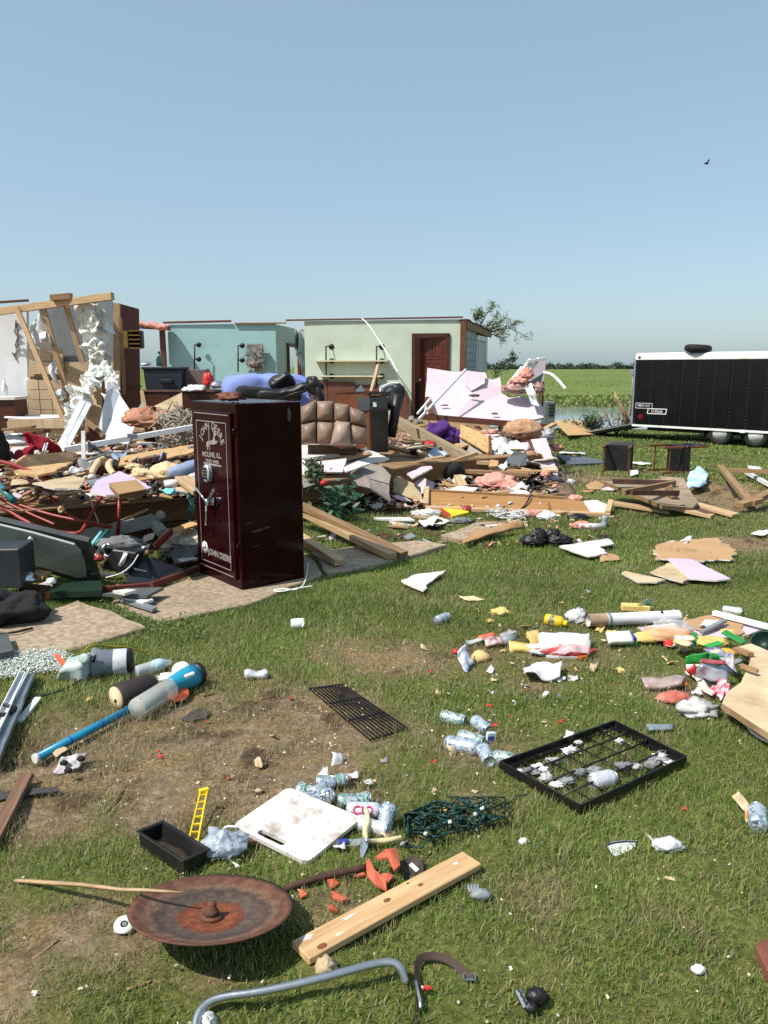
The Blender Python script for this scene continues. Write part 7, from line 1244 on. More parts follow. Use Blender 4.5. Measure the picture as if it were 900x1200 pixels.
b = MB(); b.lathe([(.0805, .02), (.082, .023), (.074, .0235), (.0745, .02)], 24, axisM(gp(896, 755, .06), (-.5, -.6, .5))); b.wpart('dark_rim', mat('dark_green_rim', (20, 54, 44), None, 3, .4, 0), t)
can('white bottle lying on the lawn above the pink faced sheet', 858, 716, (1, -.5), WHITECAN, .1, name='drink_can')
# ---- stick vacuum, motor, bottle and left edge litter
def along(a, c, f): return a.lerp(c, f)
a, c = gp(43, 888, .03), gp(158, 828, .045); e = gp(228, 792, .06); vd = (e - c).normalized()
t = thing('stick_vacuum', 'blue stick vacuum with a smoked dust cylinder lying on the lawn', 'vacuum', gp(140, 838))
b = MB(); b.tube([a, c], .019, 14); b.wpart('wand', CYAN, t); b = MB(); b.tube([a - (c - a).normalized() * .012, a + (c - a).normalized() * .004], .021, 14); b.wpart('wand_cap', WHITEPL, t)
for f in (.3, .62):
    b = MB(); b.tube([a.lerp(c, f), a.lerp(c, f + .012)], .0205, 14); b.wpart('joint_ring', BLUE, t)
q = gp(160, 832, .06); q2 = gp(200, 806, .07); b = MB(); b.lathe([(0, 0), (.052, 0), (.056, .01), (.055, (q2 - q).length - .01), (.048, (q2 - q).length), (0, (q2 - q).length)], 24, axisM(q, q2 - q)); b.wpart('dust_cylinder', SMOKE, t)
b = MB(); b.lathe([(0, .01), (.03, .01), (.032, .2), (.0, .2)], 16, axisM(q, q2 - q)); b.wpart('filter', mat('grey_filter', (108, 112, 108), (132, 134, 130), 14, .8, .2), t)
q3 = gp(198, 803, .07); q4 = gp(228, 791, .07); b = MB(); b.lathe([(0, 0), (.034, 0), (.04, .02), (.056, (q4 - q3).length * .6), (.06, (q4 - q3).length), (0, (q4 - q3).length)], 24, axisM(q3, q4 - q3)); b.wpart('motor_housing', mat('teal_motor', (28, 128, 160), (36, 140, 170), 4, .4, .05), t)
b = MB(); b.lathe([(.0, 0), (.062, 0), (.063, .03), (.05, .045), (0, .045)], 24, axisM(q4, q4 - q3)); b.wpart('end_cap', BLACK, t); b = MB(); b.box(gp(222, 791, .135), (.05, .03, .01), (0, -.2, .5)); b.wpart('sticker', WHITE, t)
t = thing('roller_drum', 'dark brown drum with a tan wooden end lying against the blue wand', 'drum', gp(152, 815)); q = gp(136, 818, .06); dd = gp(176, 803, .06) - q; b = MB(); b.lathe([(0, 0), (.063, 0), (.066, .005), (.07, .06), (.06, dd.length), (.045, dd.length + .02), (0, dd.length + .02)], 28, axisM(q, dd)); b.wpart('drum', mat('dark_brown_roller', (46, 36, 34), (58, 46, 42), 10, .7, .1), t); b = MB(); b.lathe([(0, -.004), (.0, -.004), (.058, -.004), (.06, .002)], 28, axisM(q, dd)); b.wpart('end_disc', TAN, t); b = MB(); b.lathe([(0, -.006), (.01, -.006), (.012, -.004)], 12, axisM(q - Vector((0, 0, .015)), dd)); b.wpart('hole', BLACK, t)
t = thing('orange_disc', 'flat coral disc with a slot leaning on the vacuum', 'disc', gp(207, 814)); M = axisM(gp(208, 812, .03), (.25, -.45, 1)); b = MB(); b.lathe([(.012, .003), (.058, .003), (.06, 0), (.058, -.003), (.012, -.003), (.012, .003)], 30, M); b.wpart('plate', CORAL, t); b = MB(); b.box((-.01, 0, .0035), (.03, .008, .002), M=M); b.wpart('slot', BLACK, t)
b = MB(); M = axisM(gp(210, 786, .05), (.3, -.2, 1)); b.blob(gp(213, 785, .05), (.055, .05, .045), .08, 2, 3, 20, 14); b.obj('foam_cup', WHITEPL, 'white rounded cup behind the teal end of the vacuum', 'cup'); crum('paper_wad', 198, 795, (.06, .035, .03), WHITECLOTH, 'white crumpled paper beside the vacuum cylinder', 'paper', .4, 4, 5)
t = thing('water_bottle', 'clear crushed water bottle with a pale blue label', 'bottle', gp(180, 781)); M = axisM(gp(180, 781, .035), gp(200, 775) - gp(162, 786)); b = MB(); b.lathe([(0, -.11), (.028, -.11), (.033, -.1), (.033, .04), (.028, .07), (.013, .095), (.013, .112), (0, .112)], 20, M, warp=lambda q: Vector((q.x * (1 + .15 * noise.noise(q * 22)), q.y * (1 + .2 * noise.noise(q * 19)), q.z))); b.wpart('bottle_body', mat('crinkled_bottle', (214, 220, 222), None, 3, .18, .3, 60, trans=.7, vary=0), t); b = MB(); b.lathe([(.0345, 0), (.0352, .002), (.0352, .045), (.0345, .047)], 20, M); b.wpart('label', mat('pale_blue_label', (150, 196, 220), (210, 226, 232), 40, .5, 0), t)
t = thing('pool_pump', 'grey pump motor with a grey green casing lying on the slab edge', 'pump', gp(115, 785)); q = gp(108, 778, .07); q2 = gp(154, 775, .07); b = MB(); b.lathe([(0, 0), (.085, 0), (.09, .01), (.085, .03), (.075, .05), (.072, (q2 - q).length - .04), (.06, (q2 - q).length - .03), (0, (q2 - q).length - .03)], 28, axisM(q, q2 - q)); b.wpart('motor', mat('pump_grey', (104, 110, 118), (118, 124, 132), 5, .45, .05, dirt=(84, 82, 78), damt=.4, dscale=12), t)
b = MB(); b.lathe([(0, 0), (.066, 0), (.07, .01), (.07, .04), (.05, .05), (0, .05)], 24, axisM(q2 - (q2 - q).normalized() * .04, q2 - q)); b.wpart('end_bell', BLACK, t)
b = MB(); b.lathe([(.0735, 0), (.0742, .002), (.0742, .07), (.0735, .072)], 28, axisM(q.lerp(q2, .55), q2 - q)); b.wpart('rating_label', mat('rating_print', (190, 194, 198), (206, 208, 210), 60, .5, 0, dirt=(90, 92, 96), damt=.7, dscale=60), t)
b = MB(); b.grid([gp(78, 776, .06), gp(82, 768, .14), gp(108, 760, .18), gp(110, 782, .07)], 8, 6, .025, 6, 2, .1); b.wpart('casing', mat('grey_green_casing', (146, 162, 158), (160, 174, 170), 5, .4, .05, dirt=(100, 104, 100), damt=.4), t, bevel=.01); b = MB(); b.lathe([(0, 0), (.028, 0), (.028, .02), (.012, .022), (0, .022)], 18, axisM(gp(100, 772, .14), (-.1, -1, .5))); b.wpart('knob', mat('grey_green_casing', (0, 0, 0)), t)
b = MB(); b.bar(gp(92, 796, .03), gp(82, 785, .05), .05, .02); b.bar(gp(94, 798, .02), gp(108, 790, .03), .04, .02); b.wpart('bracket', OLDPINE, t); b = MB(); b.bar(gp(66, 768, .06), gp(80, 783, .05), .02, .02); b.wpart('red_lever', CORAL, t)
b = MB(); b.tube([gp(112, 768, .15), gp(104, 790, .04), gp(88, 802, .03), gp(60, 814, .03), gp(30, 818, .03), gp(6, 824, .03), gp(-10, 830, .03)], .007, 8, smooth=2); b.obj('black_cable', BLACK, 'black cable running left from the grey pump motor over the metal tracks', 'cable')
b = MB(); b.tube([gp(98, 764, .17), gp(104, 757, .16), gp(118, 756, .12), gp(132, 758, .10), gp(150, 758, .08), gp(172, 765, .04)], .006, 6, smooth=2); b.obj('yellow_cable', mat('yellow_cable', (190, 160, 40), (60, 56, 30), 5, .5, 0), 'thin yellow cable looping behind the grey pump motor', 'cable')
# metal tracks
for k, (lab, p, q, m_) in enumerate((('outer pale metal track at the left edge', (30, 788), (-22, 892), ALU), ('inner grey metal track beside the outer pale one', (37, 790), (-8, 896), GALV))):
    a, c = gp(*p, .05), gp(*q, .04); b = MB(); d = (c - a).normalized(); s_ = Vector((-d.y, d.x, 0)); b.bar(a, c, .045, .006); b.bar(a + s_ * .022 + Vector((0, 0, .012)), c + s_ * .022 + Vector((0, 0, .012)), .004, .028); b.bar(a - s_ * .022 + Vector((0, 0, .012)), c - s_ * .022 + Vector((0, 0, .012)), .004, .028); b.obj('metal_track', m_, lab, 'track')
beam('white_batten', gp(45, 818, .03), gp(22, 846, .02), .035, .015, WHITE, 'short white strip right of the metal tracks', 'strip')
beam('wood_piece', gp(32, 908, .035), gp(-12, 992, .03), .05, .025, mat('greyed_brown_wood', (96, 70, 52), (122, 92, 70), 5, .8, .2, stretch=(1, 12, 12)), 'weathered brown wood strip at the left edge below the metal tracks', 'wood', ragged=.02)
flat('shingle_strip', [(-6, 930), (20, 924), (68, 922), (70, 927), (30, 932), (-6, 938)], mat('dark_shingle', (52, 50, 48), (68, 66, 62), 40, .95, .5), 'dark roofing strip crossing the brown wood strip', 'shingle', th=.006, dz=.02, jag=.01)
flat('shingle_piece', [(212, 842), (236, 829), (248, 834), (240, 841), (222, 845)], bpy.data.materials['dark_shingle'], 'flat dark shingle scrap on the bare soil below the vacuum', 'shingle', th=.006, dz=.02, jag=.01)
t = thing('skull_mask', 'crumpled pale cloth mask with dark holes on the bare soil', 'mask', gp(82, 898)); b = MB(); b.grid([gp(62, 906, .02), gp(72, 888, .05), gp(104, 882, .04), (gp(94, 902, .02))], 12, 10, .04, 10, 5, .006); b.wpart('cloth', mat('grey_white_cloth', (170, 164, 164), (196, 190, 190), 20, .9, .2, dirt=(60, 58, 60), damt=.9, dscale=22), t)
for (px, py) in ((75, 894), (95, 889), (80, 903)):
    b = MB(); b.blob(gp(px, py, .05), (.018, .013, .012), .2, 3, px, 10, 8); b.wpart('dark_hole', BLACKCLOTH, t)
wrap('cardboard_scrap', [(60, 880), (76, 875), (79, 880), (66, 886)], TAN, 'small tan scrap beside the lower end of the blue wand', 'scrap', amp=.02)
wrap('foam_scrap', [(100, 818), (108, 814), (110, 817), (102, 822)], FOAMYEL, 'tiny yellow scrap in the grass above the blue wand', 'scrap', amp=.01, n=4)
b = MB(); b.tube([gp(-8, 742, .04), gp(14, 742, .045), gp(38, 736, .04)], .008, 6, smooth=1); b.obj('black_cable', BLACK, 'short black cable lying on the left concrete slab', 'cable')
flat('grey_tile', [(-12, 745), (9, 742), (16, 762), (-12, 768)], mat('grey_slate', (70, 72, 74), (84, 86, 88), 8, .7, .1), 'dark grey tile at the left edge of the concrete slab', 'tile', th=.03, dz=.08, jag=0)
t = thing('wire_coil', 'black wire coil at the left edge beside the metal tracks', 'coil', gp(2, 832))
for k in range(4):
    b = MB(); b.tube([gp(0, 832, .03 + k * .012) + Vector((math.cos(i * PI / 8) * (.09 - k * .008), math.sin(i * PI / 8) * (.08 - k * .01), .006 * math.sin(i + k))) for i in range(17)], .008, 6); b.wpart('wire_loop', BLACK, t)
# ---- chairs thrown over on the far lawn
def chair(label, px, py, ang, roll):
    p = gp(px, py); t = thing('dining_chair', label, 'chair', p, group='overturned chairs on the far lawn')
    cw = mat('chair_wood', (92, 52, 30), (112, 66, 38), 5, .4, .05, stretch=(6, 6, 1)); M = Matrix.Rotation(ang, 4, 'Z') @ Matrix.Translation((0, 0, .235)) @ Matrix.Rotation(roll, 4, 'Y') @ Matrix.Translation((0, 0, -.3))
    def B(name, c, d, m_, bv=.006, rot=None):
        b = MB(); b.box(c, d, rot, M=M); b.part(name, m_, t, bevel=bv)
    B('seat', (0, 0, .45), (.46, .46, .10), BLACK, .02); B('seat_rail', (0, 0, .385), (.44, .44, .05), BLACK)
    for sx in (-1, 1):
        for sy in (-1, 1): B('leg', (sx * .205, sy * .205, .18), (.04, .04, .36), cw)
    for sy in (-1, 1): B('back_post', (-.205, sy * .2, .66), (.035, .04, .34), cw); 
    B('backrest', (-.21, 0, .72), (.05, .40, .2), BLACK, .015)
    for sy in (-1, 1): B('stretcher', (0, sy * .205, .12), (.4, .022, .022), cw)
    return t
chair('overturned wooden chair with a black seat lying nearest the collapsed house', 723, 553, 1.15, PI / 2)
chair('overturned wooden chair with a black seat lying nearest the trailer', 786, 554, .25, PI / 2)
# ---- collapsed wood panel with framing
sid = mat('weathered_panel', (128, 112, 92), (156, 140, 118), 5, .8, .15, stretch=(1, 4, 4), dirt=(96, 84, 68), damt=.5)
flat('sheathing_panel', [(708, 564), (776, 561), (772, 558), (801, 560), (818, 588), (812, 595), (776, 592)], [sid, OLDPINE], 'weathered sheathing panel lying on the far lawn below the chairs', 'panel', th=.05, dz=.22, jag=.02, step=.25, tilt=(.05, .08, .1, .12, -.08, -.12, -.05))
for (lab, a, c, z0, z1) in (('long stud lying along the back edge of the sheathing panel', (718, 564), (792, 566), .32, .3), ('stud lying diagonally over the sheathing panel', (731, 577), (790, 566), .32, .33), ('stud lying level across the middle of the sheathing panel', (740, 577), (795, 578), .33, .28)):
    beam('wall_stud', gp(*a, z0), gp(*c, z1), .045, .06, RUSTBAR if 'level' in lab or 'long' in lab else OLDPINE, lab, 'stud')
beam('wall_stud', gp(790, 582, .2), gp(783, 570, .32), .05, .09, OLDPINE, 'short stud propped between the other studs on the sheathing panel', 'stud')
for (lab, a, c) in (('long weathered board sticking out right of the sheathing panel', (812, 590), (862, 604)), ('middle weathered board under the front of the sheathing panel', (785, 594), (835, 605)), ('thin board along the front of the sheathing panel', (715, 589), (786, 600))):
    beam('loose_board', gp(*a, .08), gp(*c, .03), .16, .035, OLDPINE if 'thin' not in lab else PINE, lab, 'board')
beam('loose_board', gp(818, 598, .05), gp(832, 603, .04), .14, .03, REDWOOD, 'short brown board between the two weathered boards', 'board')
wrap('blue_bag', [(803, 571), (808, 563), (827, 563), (827, 572)], mat('pale_blue_film', (140, 186, 214), (206, 220, 228), 8, .3, .2), 'pale blue plastic bag beside the sheathing panel', 'bag', amp=.1, fs=4, dz=.12, th=.01, n=10)
for (lab, a, c, z0, z1, w_, m_) in (('tan stud slanting into the muddy hole', (843, 562), (880, 590), .12, .12, .09, OLDPINE), ('long tan stud reaching right edge above the muddy hole', (852, 568), (912, 560), .16, .2, .08, OLDPINE), ('dark wet stud crossing the muddy hole', (866, 592), (890, 586), .1, .14, .12, OLDPINE), ('pale stud at the right edge beyond the muddy hole', (886, 586), (912, 573), .14, .18, .1, OLDPINE), ('thin pale lath at the right edge above the muddy hole', (870, 567), (912, 571), .1, .1, .04, WHITE)):
    beam('wall_stud', gp(*a, z0), gp(*c, z1), w_, .06, m_, lab, 'stud')
b = MB(); b.blob(gp(848, 585, -.02), (.55, .22, .06), .4, 4, 3, 30, 8); b.obj('mud', mat('wet_mud', (34, 28, 24), (52, 42, 34), 12, .35, .5), kind='structure')
wrap('white_ring', [(880, 624), (898, 620), (908, 624), (890, 628)], WHITEPL, 'white ring shaped lid at the right edge beyond the cardboard', 'lid', amp=.02, dz=.04, th=.01); 
for (lab, q) in (('white paper strip on the far lawn left of the second chair', ((740, 541), (764, 542), (763, 544), (741, 543))), ('white paper strip on the far lawn right of the second chair', ((876, 546), (893, 547), (892, 550), (878, 549))), ('pale strip lying near the strand board sheet', ((655, 529), (686, 530), (686, 532), (656, 531))), ('small pale scrap near the right edge below the far studs', ((886, 577), (896, 576), (896, 581), (887, 581))), ('white scrap at the foot of the first chair', ((738, 551), (748, 551), (748, 556), (739, 556)))):
    wrap('paper_strip', q, WHITE, lab, 'paper', amp=.03, dz=.06, n=5)
flat('cardboard_scrap', [(686, 568), (698, 563), (708, 568), (704, 573), (690, 573)], CARD, 'tan cardboard scrap on the grass left of the sheathing panel', 'cardboard', th=.01, dz=.03)
# ================================================================== small paper scraps among the lawn litter
rs = random.Random(91)
for k in range(84):
    px, py = (rs.gauss(655, 75), rs.gauss(770, 38)) if k < 46 else (rs.gauss(825, 40), rs.gauss(785, 34)) if k < 62 else (rs.uniform(300, 600), rs.uniform(860, 1010))
    if px > 920: continue
    p = gp(px, py, .02); s_ = rs.uniform(.012, .036); a = rs.uniform(0, 6.3); d = Vector((math.cos(a), math.sin(a), rs.gauss(0, .25))) * s_; e = Vector((-math.sin(a), math.cos(a), rs.gauss(0, .3))) * s_ * rs.uniform(.4, .8)
    nm_, m_ = rs.choice((('white', WHITECLOTH), ('cream', CREAM), ('grey', GREYCLOTH), ('tan', TAN), ('pale yellow', FOAMYEL)))
    b = MB(); b.grid([p - d - e, p + d - e, p + d * .8 + e, p - d + e], 4, 4, s_ * .9, 1 / s_ * .6, k, .002)
    w_ = 'lying in the grass among the food packets' if k < 62 else 'lying between the cans and the pine plank'
    b.obj('paper_scrap', m_, 'tiny crumpled %s scrap %s' % (nm_, w_), 'scrap', 'tiny scraps ' + w_)
# ================================================================== things lying on the near lawn
# ---- rusty disc blade
rustdisc = bpy.data.materials.new('rusted_disc'); rustdisc.use_nodes = True; N = rustdisc.node_tree.nodes; L = rustdisc.node_tree.links; b = N['Principled BSDF']; b.inputs['Roughness'].default_value = .8; b.inputs['Metallic'].default_value = .15
tc = N.new('ShaderNodeTexCoord'); le = N.new('ShaderNodeVectorMath'); le.operation = 'LENGTH'; L.new(tc.outputs['Object'], le.inputs[0])
n = N.new('ShaderNodeTexNoise'); n.inputs['Scale'].default_value = 14; n.inputs['Detail'].default_value = 8; n.inputs['Roughness'].default_value = .7; L.new(tc.outputs['Object'], n.inputs['Vector'])
ma = N.new('ShaderNodeMath'); ma.operation = 'MULTIPLY_ADD'; L.new(n.outputs['Fac'], ma.inputs[0]); ma.inputs[1].default_value = .06; L.new(le.outputs['Value'], ma.inputs[2])
r = N.new('ShaderNodeValToRGB'); e = r.color_ramp.elements
stops = [(.10, (140, 78, 46)), (.125, (118, 64, 40)), (.142, (98, 86, 78)), (.19, (84, 68, 60)), (.215, (124, 98, 82)), (.235, (116, 78, 60)), (.27, (110, 74, 58))]
while len(e) < len(stops): e.new(.5)
for k, (p_, c_) in enumerate(stops): e[k].position = p_; e[k].color = lin(c_)
L.new(ma.outputs[0], r.inputs[0])
n2 = N.new('ShaderNodeTexNoise'); n2.inputs['Scale'].default_value = 38; n2.inputs['Detail'].default_value = 8; n2.inputs['Roughness'].default_value = .75; L.new(tc.outputs['Object'], n2.inputs['Vector'])
r2 = N.new('ShaderNodeValToRGB'); r2.color_ramp.elements[0].position = .42; r2.color_ramp.elements[0].color = (.55, .52, .5, 1); r2.color_ramp.elements[1].position = .66; r2.color_ramp.elements[1].color = (1.25, 1.15, 1.05, 1); L.new(n2.outputs['Fac'], r2.inputs[0])
mx = N.new('ShaderNodeMix'); mx.data_type = 'RGBA'; mx.blend_type = 'MULTIPLY'; mx.inputs[0].default_value = 1; L.new(r.outputs[0], mx.inputs[6]); L.new(r2.outputs[0], mx.inputs[7]); L.new(mx.outputs[2], b.inputs['Base Color'])
bp = N.new('ShaderNodeBump'); bp.inputs['Strength'].default_value = .5; bp.inputs['Distance'].default_value = .004; L.new(n2.outputs['Fac'], bp.inputs['Height']); L.new(bp.outputs[0], b.inputs['Normal'])
cD = gp(248, 1068, .085); RD = .24
t = thing('disc_blade', 'large rusty concave disc blade with a short hub bolt resting tilted on the grass', 'disc', cD, 0)
t.rotation_euler = (math.radians(-15), math.radians(2), 0)
prof = [(RD * i / 14, .036 * (i / 14) ** 2.2 - .02) for i in range(15)]; prof[0] = (.0, -.02)
pr = prof + [(RD - .004, .036 - .02 - .006)] + [(RD * i / 14, .036 * (i / 14) ** 2.2 - .026) for i in range(13, -1, -1)]
b = MB(); b.lathe(pr, 72); b.part('blade', rustdisc, t, rec=True)
b = MB(); b.lathe([(.035, -.018), (.034, -.012), (.016, -.01), (.014, .022), (.012, .027), (0, .028)], 14); b.part('hub_bolt', RUST, t)
b = MB(); b.lathe([(.022, -.012), (.022, .004), (.0, .004)], 6); b.part('nut', RUSTBAR, t)
# ---- splintered lath lying across the edge of the disc
a = gp(18, 1032, .015); c = cD + Vector((-.045, .025, .055)); b = MB(); n_ = 9
c1 = zp(168, 1043, .158); c2 = zp(214, 1046, .163); pts = [a.lerp(c1, i / 6) + Vector((0, R.uniform(-.004, .004), R.uniform(-.003, .003))) for i in range(7)] + [c1.lerp(c2, .5), c2]; 
b.tube(pts, [.006, .008, .008, .007, .007, .006, .006, .005, .003], 4); b.obj('wood_lath', PINE, 'thin splintered tan lath laid from the soil onto the rusty disc blade', 'lath')
# ---- white reel
p = gp(146, 1090, .0); t = thing('plastic_reel', 'small white flanged reel lying left of the rusty disc blade', 'reel', p); M = axisM(p + Vector((0, 0, .012)), (.1, -.25, 1))
b = MB(); b.lathe([(.012, .012), (.03, .012), (.031, .008), (.016, .006), (.016, -.006), (.031, -.008), (.03, -.012), (0, -.012)], 24, M); b.wpart('flange', WHITEPL, t)
b = MB(); b.lathe([(.012, .0125), (.006, .0125), (.006, .004), (0, .004)], 14, M); b.wpart('hub', GREY, t)
# ---- black trough
p0, p1 = gp(178, 990, 0), gp(226, 1020, 0); ax = (p1 - p0); Lt = ax.length + .02; ax.normalize(); t = thing('window_box', 'empty black plastic trough tipped slightly on bare soil', 'trough', (p0 + p1) / 2, math.atan2(ax.y, ax.x)); t.rotation_euler.x = -.12
wt, ht, th = .10, .058, .005; b = MB()
def ring(z, s, o): return [Vector((x * (Lt / 2 - o), y * (wt / 2 * s - o), z)) for x, y in ((-1, -1), (1, -1), (1, 1), (-1, 1))]
rs = [ring(0, .8, 0), ring(ht, 1, 0), ring(ht + .004, 1, -.008), ring(ht + .007, 1, -.006), ring(ht + .004, 1, th), ring(.012, .8, th)]
b.add(sum(rs, []), [(k * 4 + i, k * 4 + (i + 1) % 4, k * 4 + 4 + (i + 1) % 4, k * 4 + 4 + i) for k in range(5) for i in range(4)] + [(3, 2, 1, 0), (20, 21, 22, 23)]); b.part('trough', BLACK, t)
b = MB(); b.blob((0, 0, .012), (Lt * .44, wt * .36, .012), .4, 18, 3, 24, 6); b.part('soil', mat('dark_soil', (46, 36, 28), (70, 56, 42), 60, 1, .6), t)
# ---- yellow toy ladder
t = thing('yellow_ladder', 'bright yellow toy ladder leaning up from the black trough', 'ladder', gp(226, 990)); a0, a1 = gp(220, 990, .02), gp(231, 990, .02); tip = gp(239, 927, .075); off = Vector((.012, .006, 0))
A0, A1, T0, T1 = a0, a1, tip - off, tip + off
for (a, c) in ((A0, T0), (A1, T1)):
    b = MB(); b.bar(a, c, .006, .009); b.wpart('rail', YELLOW, t, bevel=.001)
for k in range(7):
    f = .08 + .14 * k; b = MB(); b.bar(A0.lerp(T0, f), A1.lerp(T1, f), .006, .006); b.wpart('rung', YELLOW, t)
b = MB(); b.bar(T0 - off * .4, T1 + off * .4, .02, .02); b.wpart('head', YELLOW, t, bevel=.002)
# ---- crumpled clear bag and bent white wire
b = MB(); c0 = gp(262, 992, .035); b.blob(c0, (.075, .055, .05), .5, 3.5, 11, 26, 16, flat=.6); b.obj('clear_bag', mat('crumpled_clear_film', (160, 176, 196), (200, 206, 212), 30, .2, .6, 50, trans=.45, vary=0), 'crumpled clear bluish plastic bag between the yellow ladder and the white board', 'bag')
b = MB(); b.tube([gp(248, 1008, .01), gp(257, 985, .02), gp(262, 968, .06), gp(278, 969, .06)], .0045, 6, smooth=2); b.tube([gp(248, 1008, .01), gp(262, 1003, .012), gp(281, 1016, .008)], .004, 6, smooth=1); b.obj('bent_wire', WHITEPL, 'bent white coated wire beside the crumpled clear bag', 'wire')
# ---- white cutting board
BZ = .075
cs = [zp(272, 967, BZ + .01), zp(338, 922, BZ + .02), zp(424, 958, BZ - .005), zp(360, 1011, BZ - .03)]
def rounded(cs, rr, n=5):
    o = []
    for i in range(4):
        a, c, d = cs[i - 1], cs[i], cs[(i + 1) % 4]; u = (a - c).normalized(); v = (d - c).normalized()
        for k in range(n + 1): q = k / n; o.append(c + u * rr * (1 - q) ** 2 + v * rr * q ** 2)
    return o
rc = rounded(cs, .03); hole = []
h0, h1, h2, h3 = [cs[0].lerp(cs[3], f1).lerp(cs[1].lerp(cs[2], f1), f2) for f1, f2 in ((.28, .055), (.64, .055), (.64, .15), (.28, .15))]
hole = rounded([h0, h1, h2, h3], .015, 3); nrm = pnorm(cs); nrm = nrm if nrm.z > 0 else -nrm
bm = bmesh.new()
vo = [bm.verts.new(p) for p in rc]; vi = [bm.verts.new(p) for p in hole]
eo = [bm.edges.new((vo[i], vo[(i + 1) % len(vo)])) for i in range(len(vo))]; ei = [bm.edges.new((vi[i], vi[(i + 1) % len(vi)])) for i in range(len(vi))]
bmesh.ops.triangle_fill(bm, use_beauty=True, edges=eo + ei)
ft = [f for f in bm.faces]
ext = bmesh.ops.extrude_face_region(bm, geom=ft); bmesh.ops.translate(bm, verts=[v for v in ext['geom'] if isinstance(v, bmesh.types.BMVert)], vec=-nrm * .016); bmesh.ops.recalc_face_normals(bm, faces=bm.faces)
cc = sum(cs, Vector()) / 4; Fb = frame(cs[2] - cs[1], nrm); Mw = Matrix.Translation(cc) @ Fb.to_4x4(); bm.transform(Mw.inverted()); me = bpy.data.meshes.new('cutting_board'); bm.to_mesh(me); bm.free()
me.materials.append(mat('stained_white_board', (204, 202, 196), (216, 214, 209), 4, .45, .05, 40, dirt=(128, 92, 66), damt=.85, dscale=11, vary=0)); ob = bpy.data.objects.new('cutting_board', me); COL.objects.link(ob); ob.matrix_world = Mw; tag(ob, 'white plastic cutting board with brown stains and a slot handle', 'cutting board')
# a few bits the board rests on
for k, (px, py) in enumerate(((300, 985), (395, 965))):
    b = MB(); b.blob(gp(px, py, .012), (.04, .03, .02), .35, 3, k); b.obj('soil_clod', mat('clod', (84, 66, 48), (110, 88, 64), 30, 1, .5), ('lump of soil under the left edge of the white cutting board', 'lump of soil under the right corner of the white cutting board')[k], 'clod')
# ---- cans round the board
can('crushed green and silver can farthest from the viewer behind the cutting board', 388, 916, (1, .25), GREENCAN, .35)
can('crushed silver can touching the green can behind the cutting board', 378, 924, (.6, 1), BLUECAN, .4)
can('crushed pale can at the left of the group behind the cutting board', 366, 928, (1, -.3), GREENCAN, .5)
can('flattened pale can half under the back corner of the cutting board', 372, 935, (1, .2), BLUECAN, .6)
can('crushed green streaked can lying behind the white can with pink letters', 415, 938, (1, .18), GREENCAN, .45, lift=.005)
can('white can with pink letters lying beside the cutting board corner', 426, 950, (1, -.05), WHITECAN, .06, txt='CIO')
can('blue can standing tilted by the green string lights', 452, 962, (.25, .5), BLUECAN, .15, tilt=.75, lift=.015)
can('plain white can under the pruner handle', 436, 968, (1, -.4), WHITECAN, .25)
# ---- pruner
piv = gp(430, 985, .055); t = thing('garden_pruner', 'open garden pruner with cream handles and a steel blade', 'pruner', gp(430, 985)); hand = mat('cream_handle', (206, 190, 140), (216, 202, 154), 8, .5, .03)
b = MB(); b.tube([piv, zp(427, 974, .065), zp(432, 962, .07), zp(429, 948, .075)], [.007, .010, .010, .009, .008], 8, smooth=2); b.wpart('handle', hand, t)
b = MB(); b.tube([piv, zp(440, 986, .05), zp(455, 985, .05), zp(470, 981, .05)], [.006, .009, .010, .009, .007], 8, smooth=2); b.wpart('handle', hand, t)
b = MB(); q = [zp(424, 980, .056), zp(433, 983, .056), zp(431, 992, .05), zp(425, 1006, .03), zp(422, 1004, .03), zp(422, 990, .05)]; b.prism(q, (0, -.3, 1), .003); b.wpart('blade', SILVER, t)
b = MB(); b.lathe([(.007, .0), (.007, .006), (0, .007)], 10, Matrix.Translation(piv)); b.wpart('pivot_bolt', SILVER, t)
b = MB(); q = [zp(405, 984, .035), zp(428, 982, .045), zp(430, 989, .045), zp(405, 992, .03)]; b.prism(q, (0, -.2, 1), .012); b.obj('putty_knife_blade', GREY, 'grey flat tool tip poking from under the cutting board beside the pruner', 'tool')
b = MB(); b.bar(gp(394, 988, .02), gp(408, 986, .02), .022, .02); b.obj('blue_grip', BLUE, 'dark blue plastic grip lying under the cutting board edge', 'grip', bevel=.005)
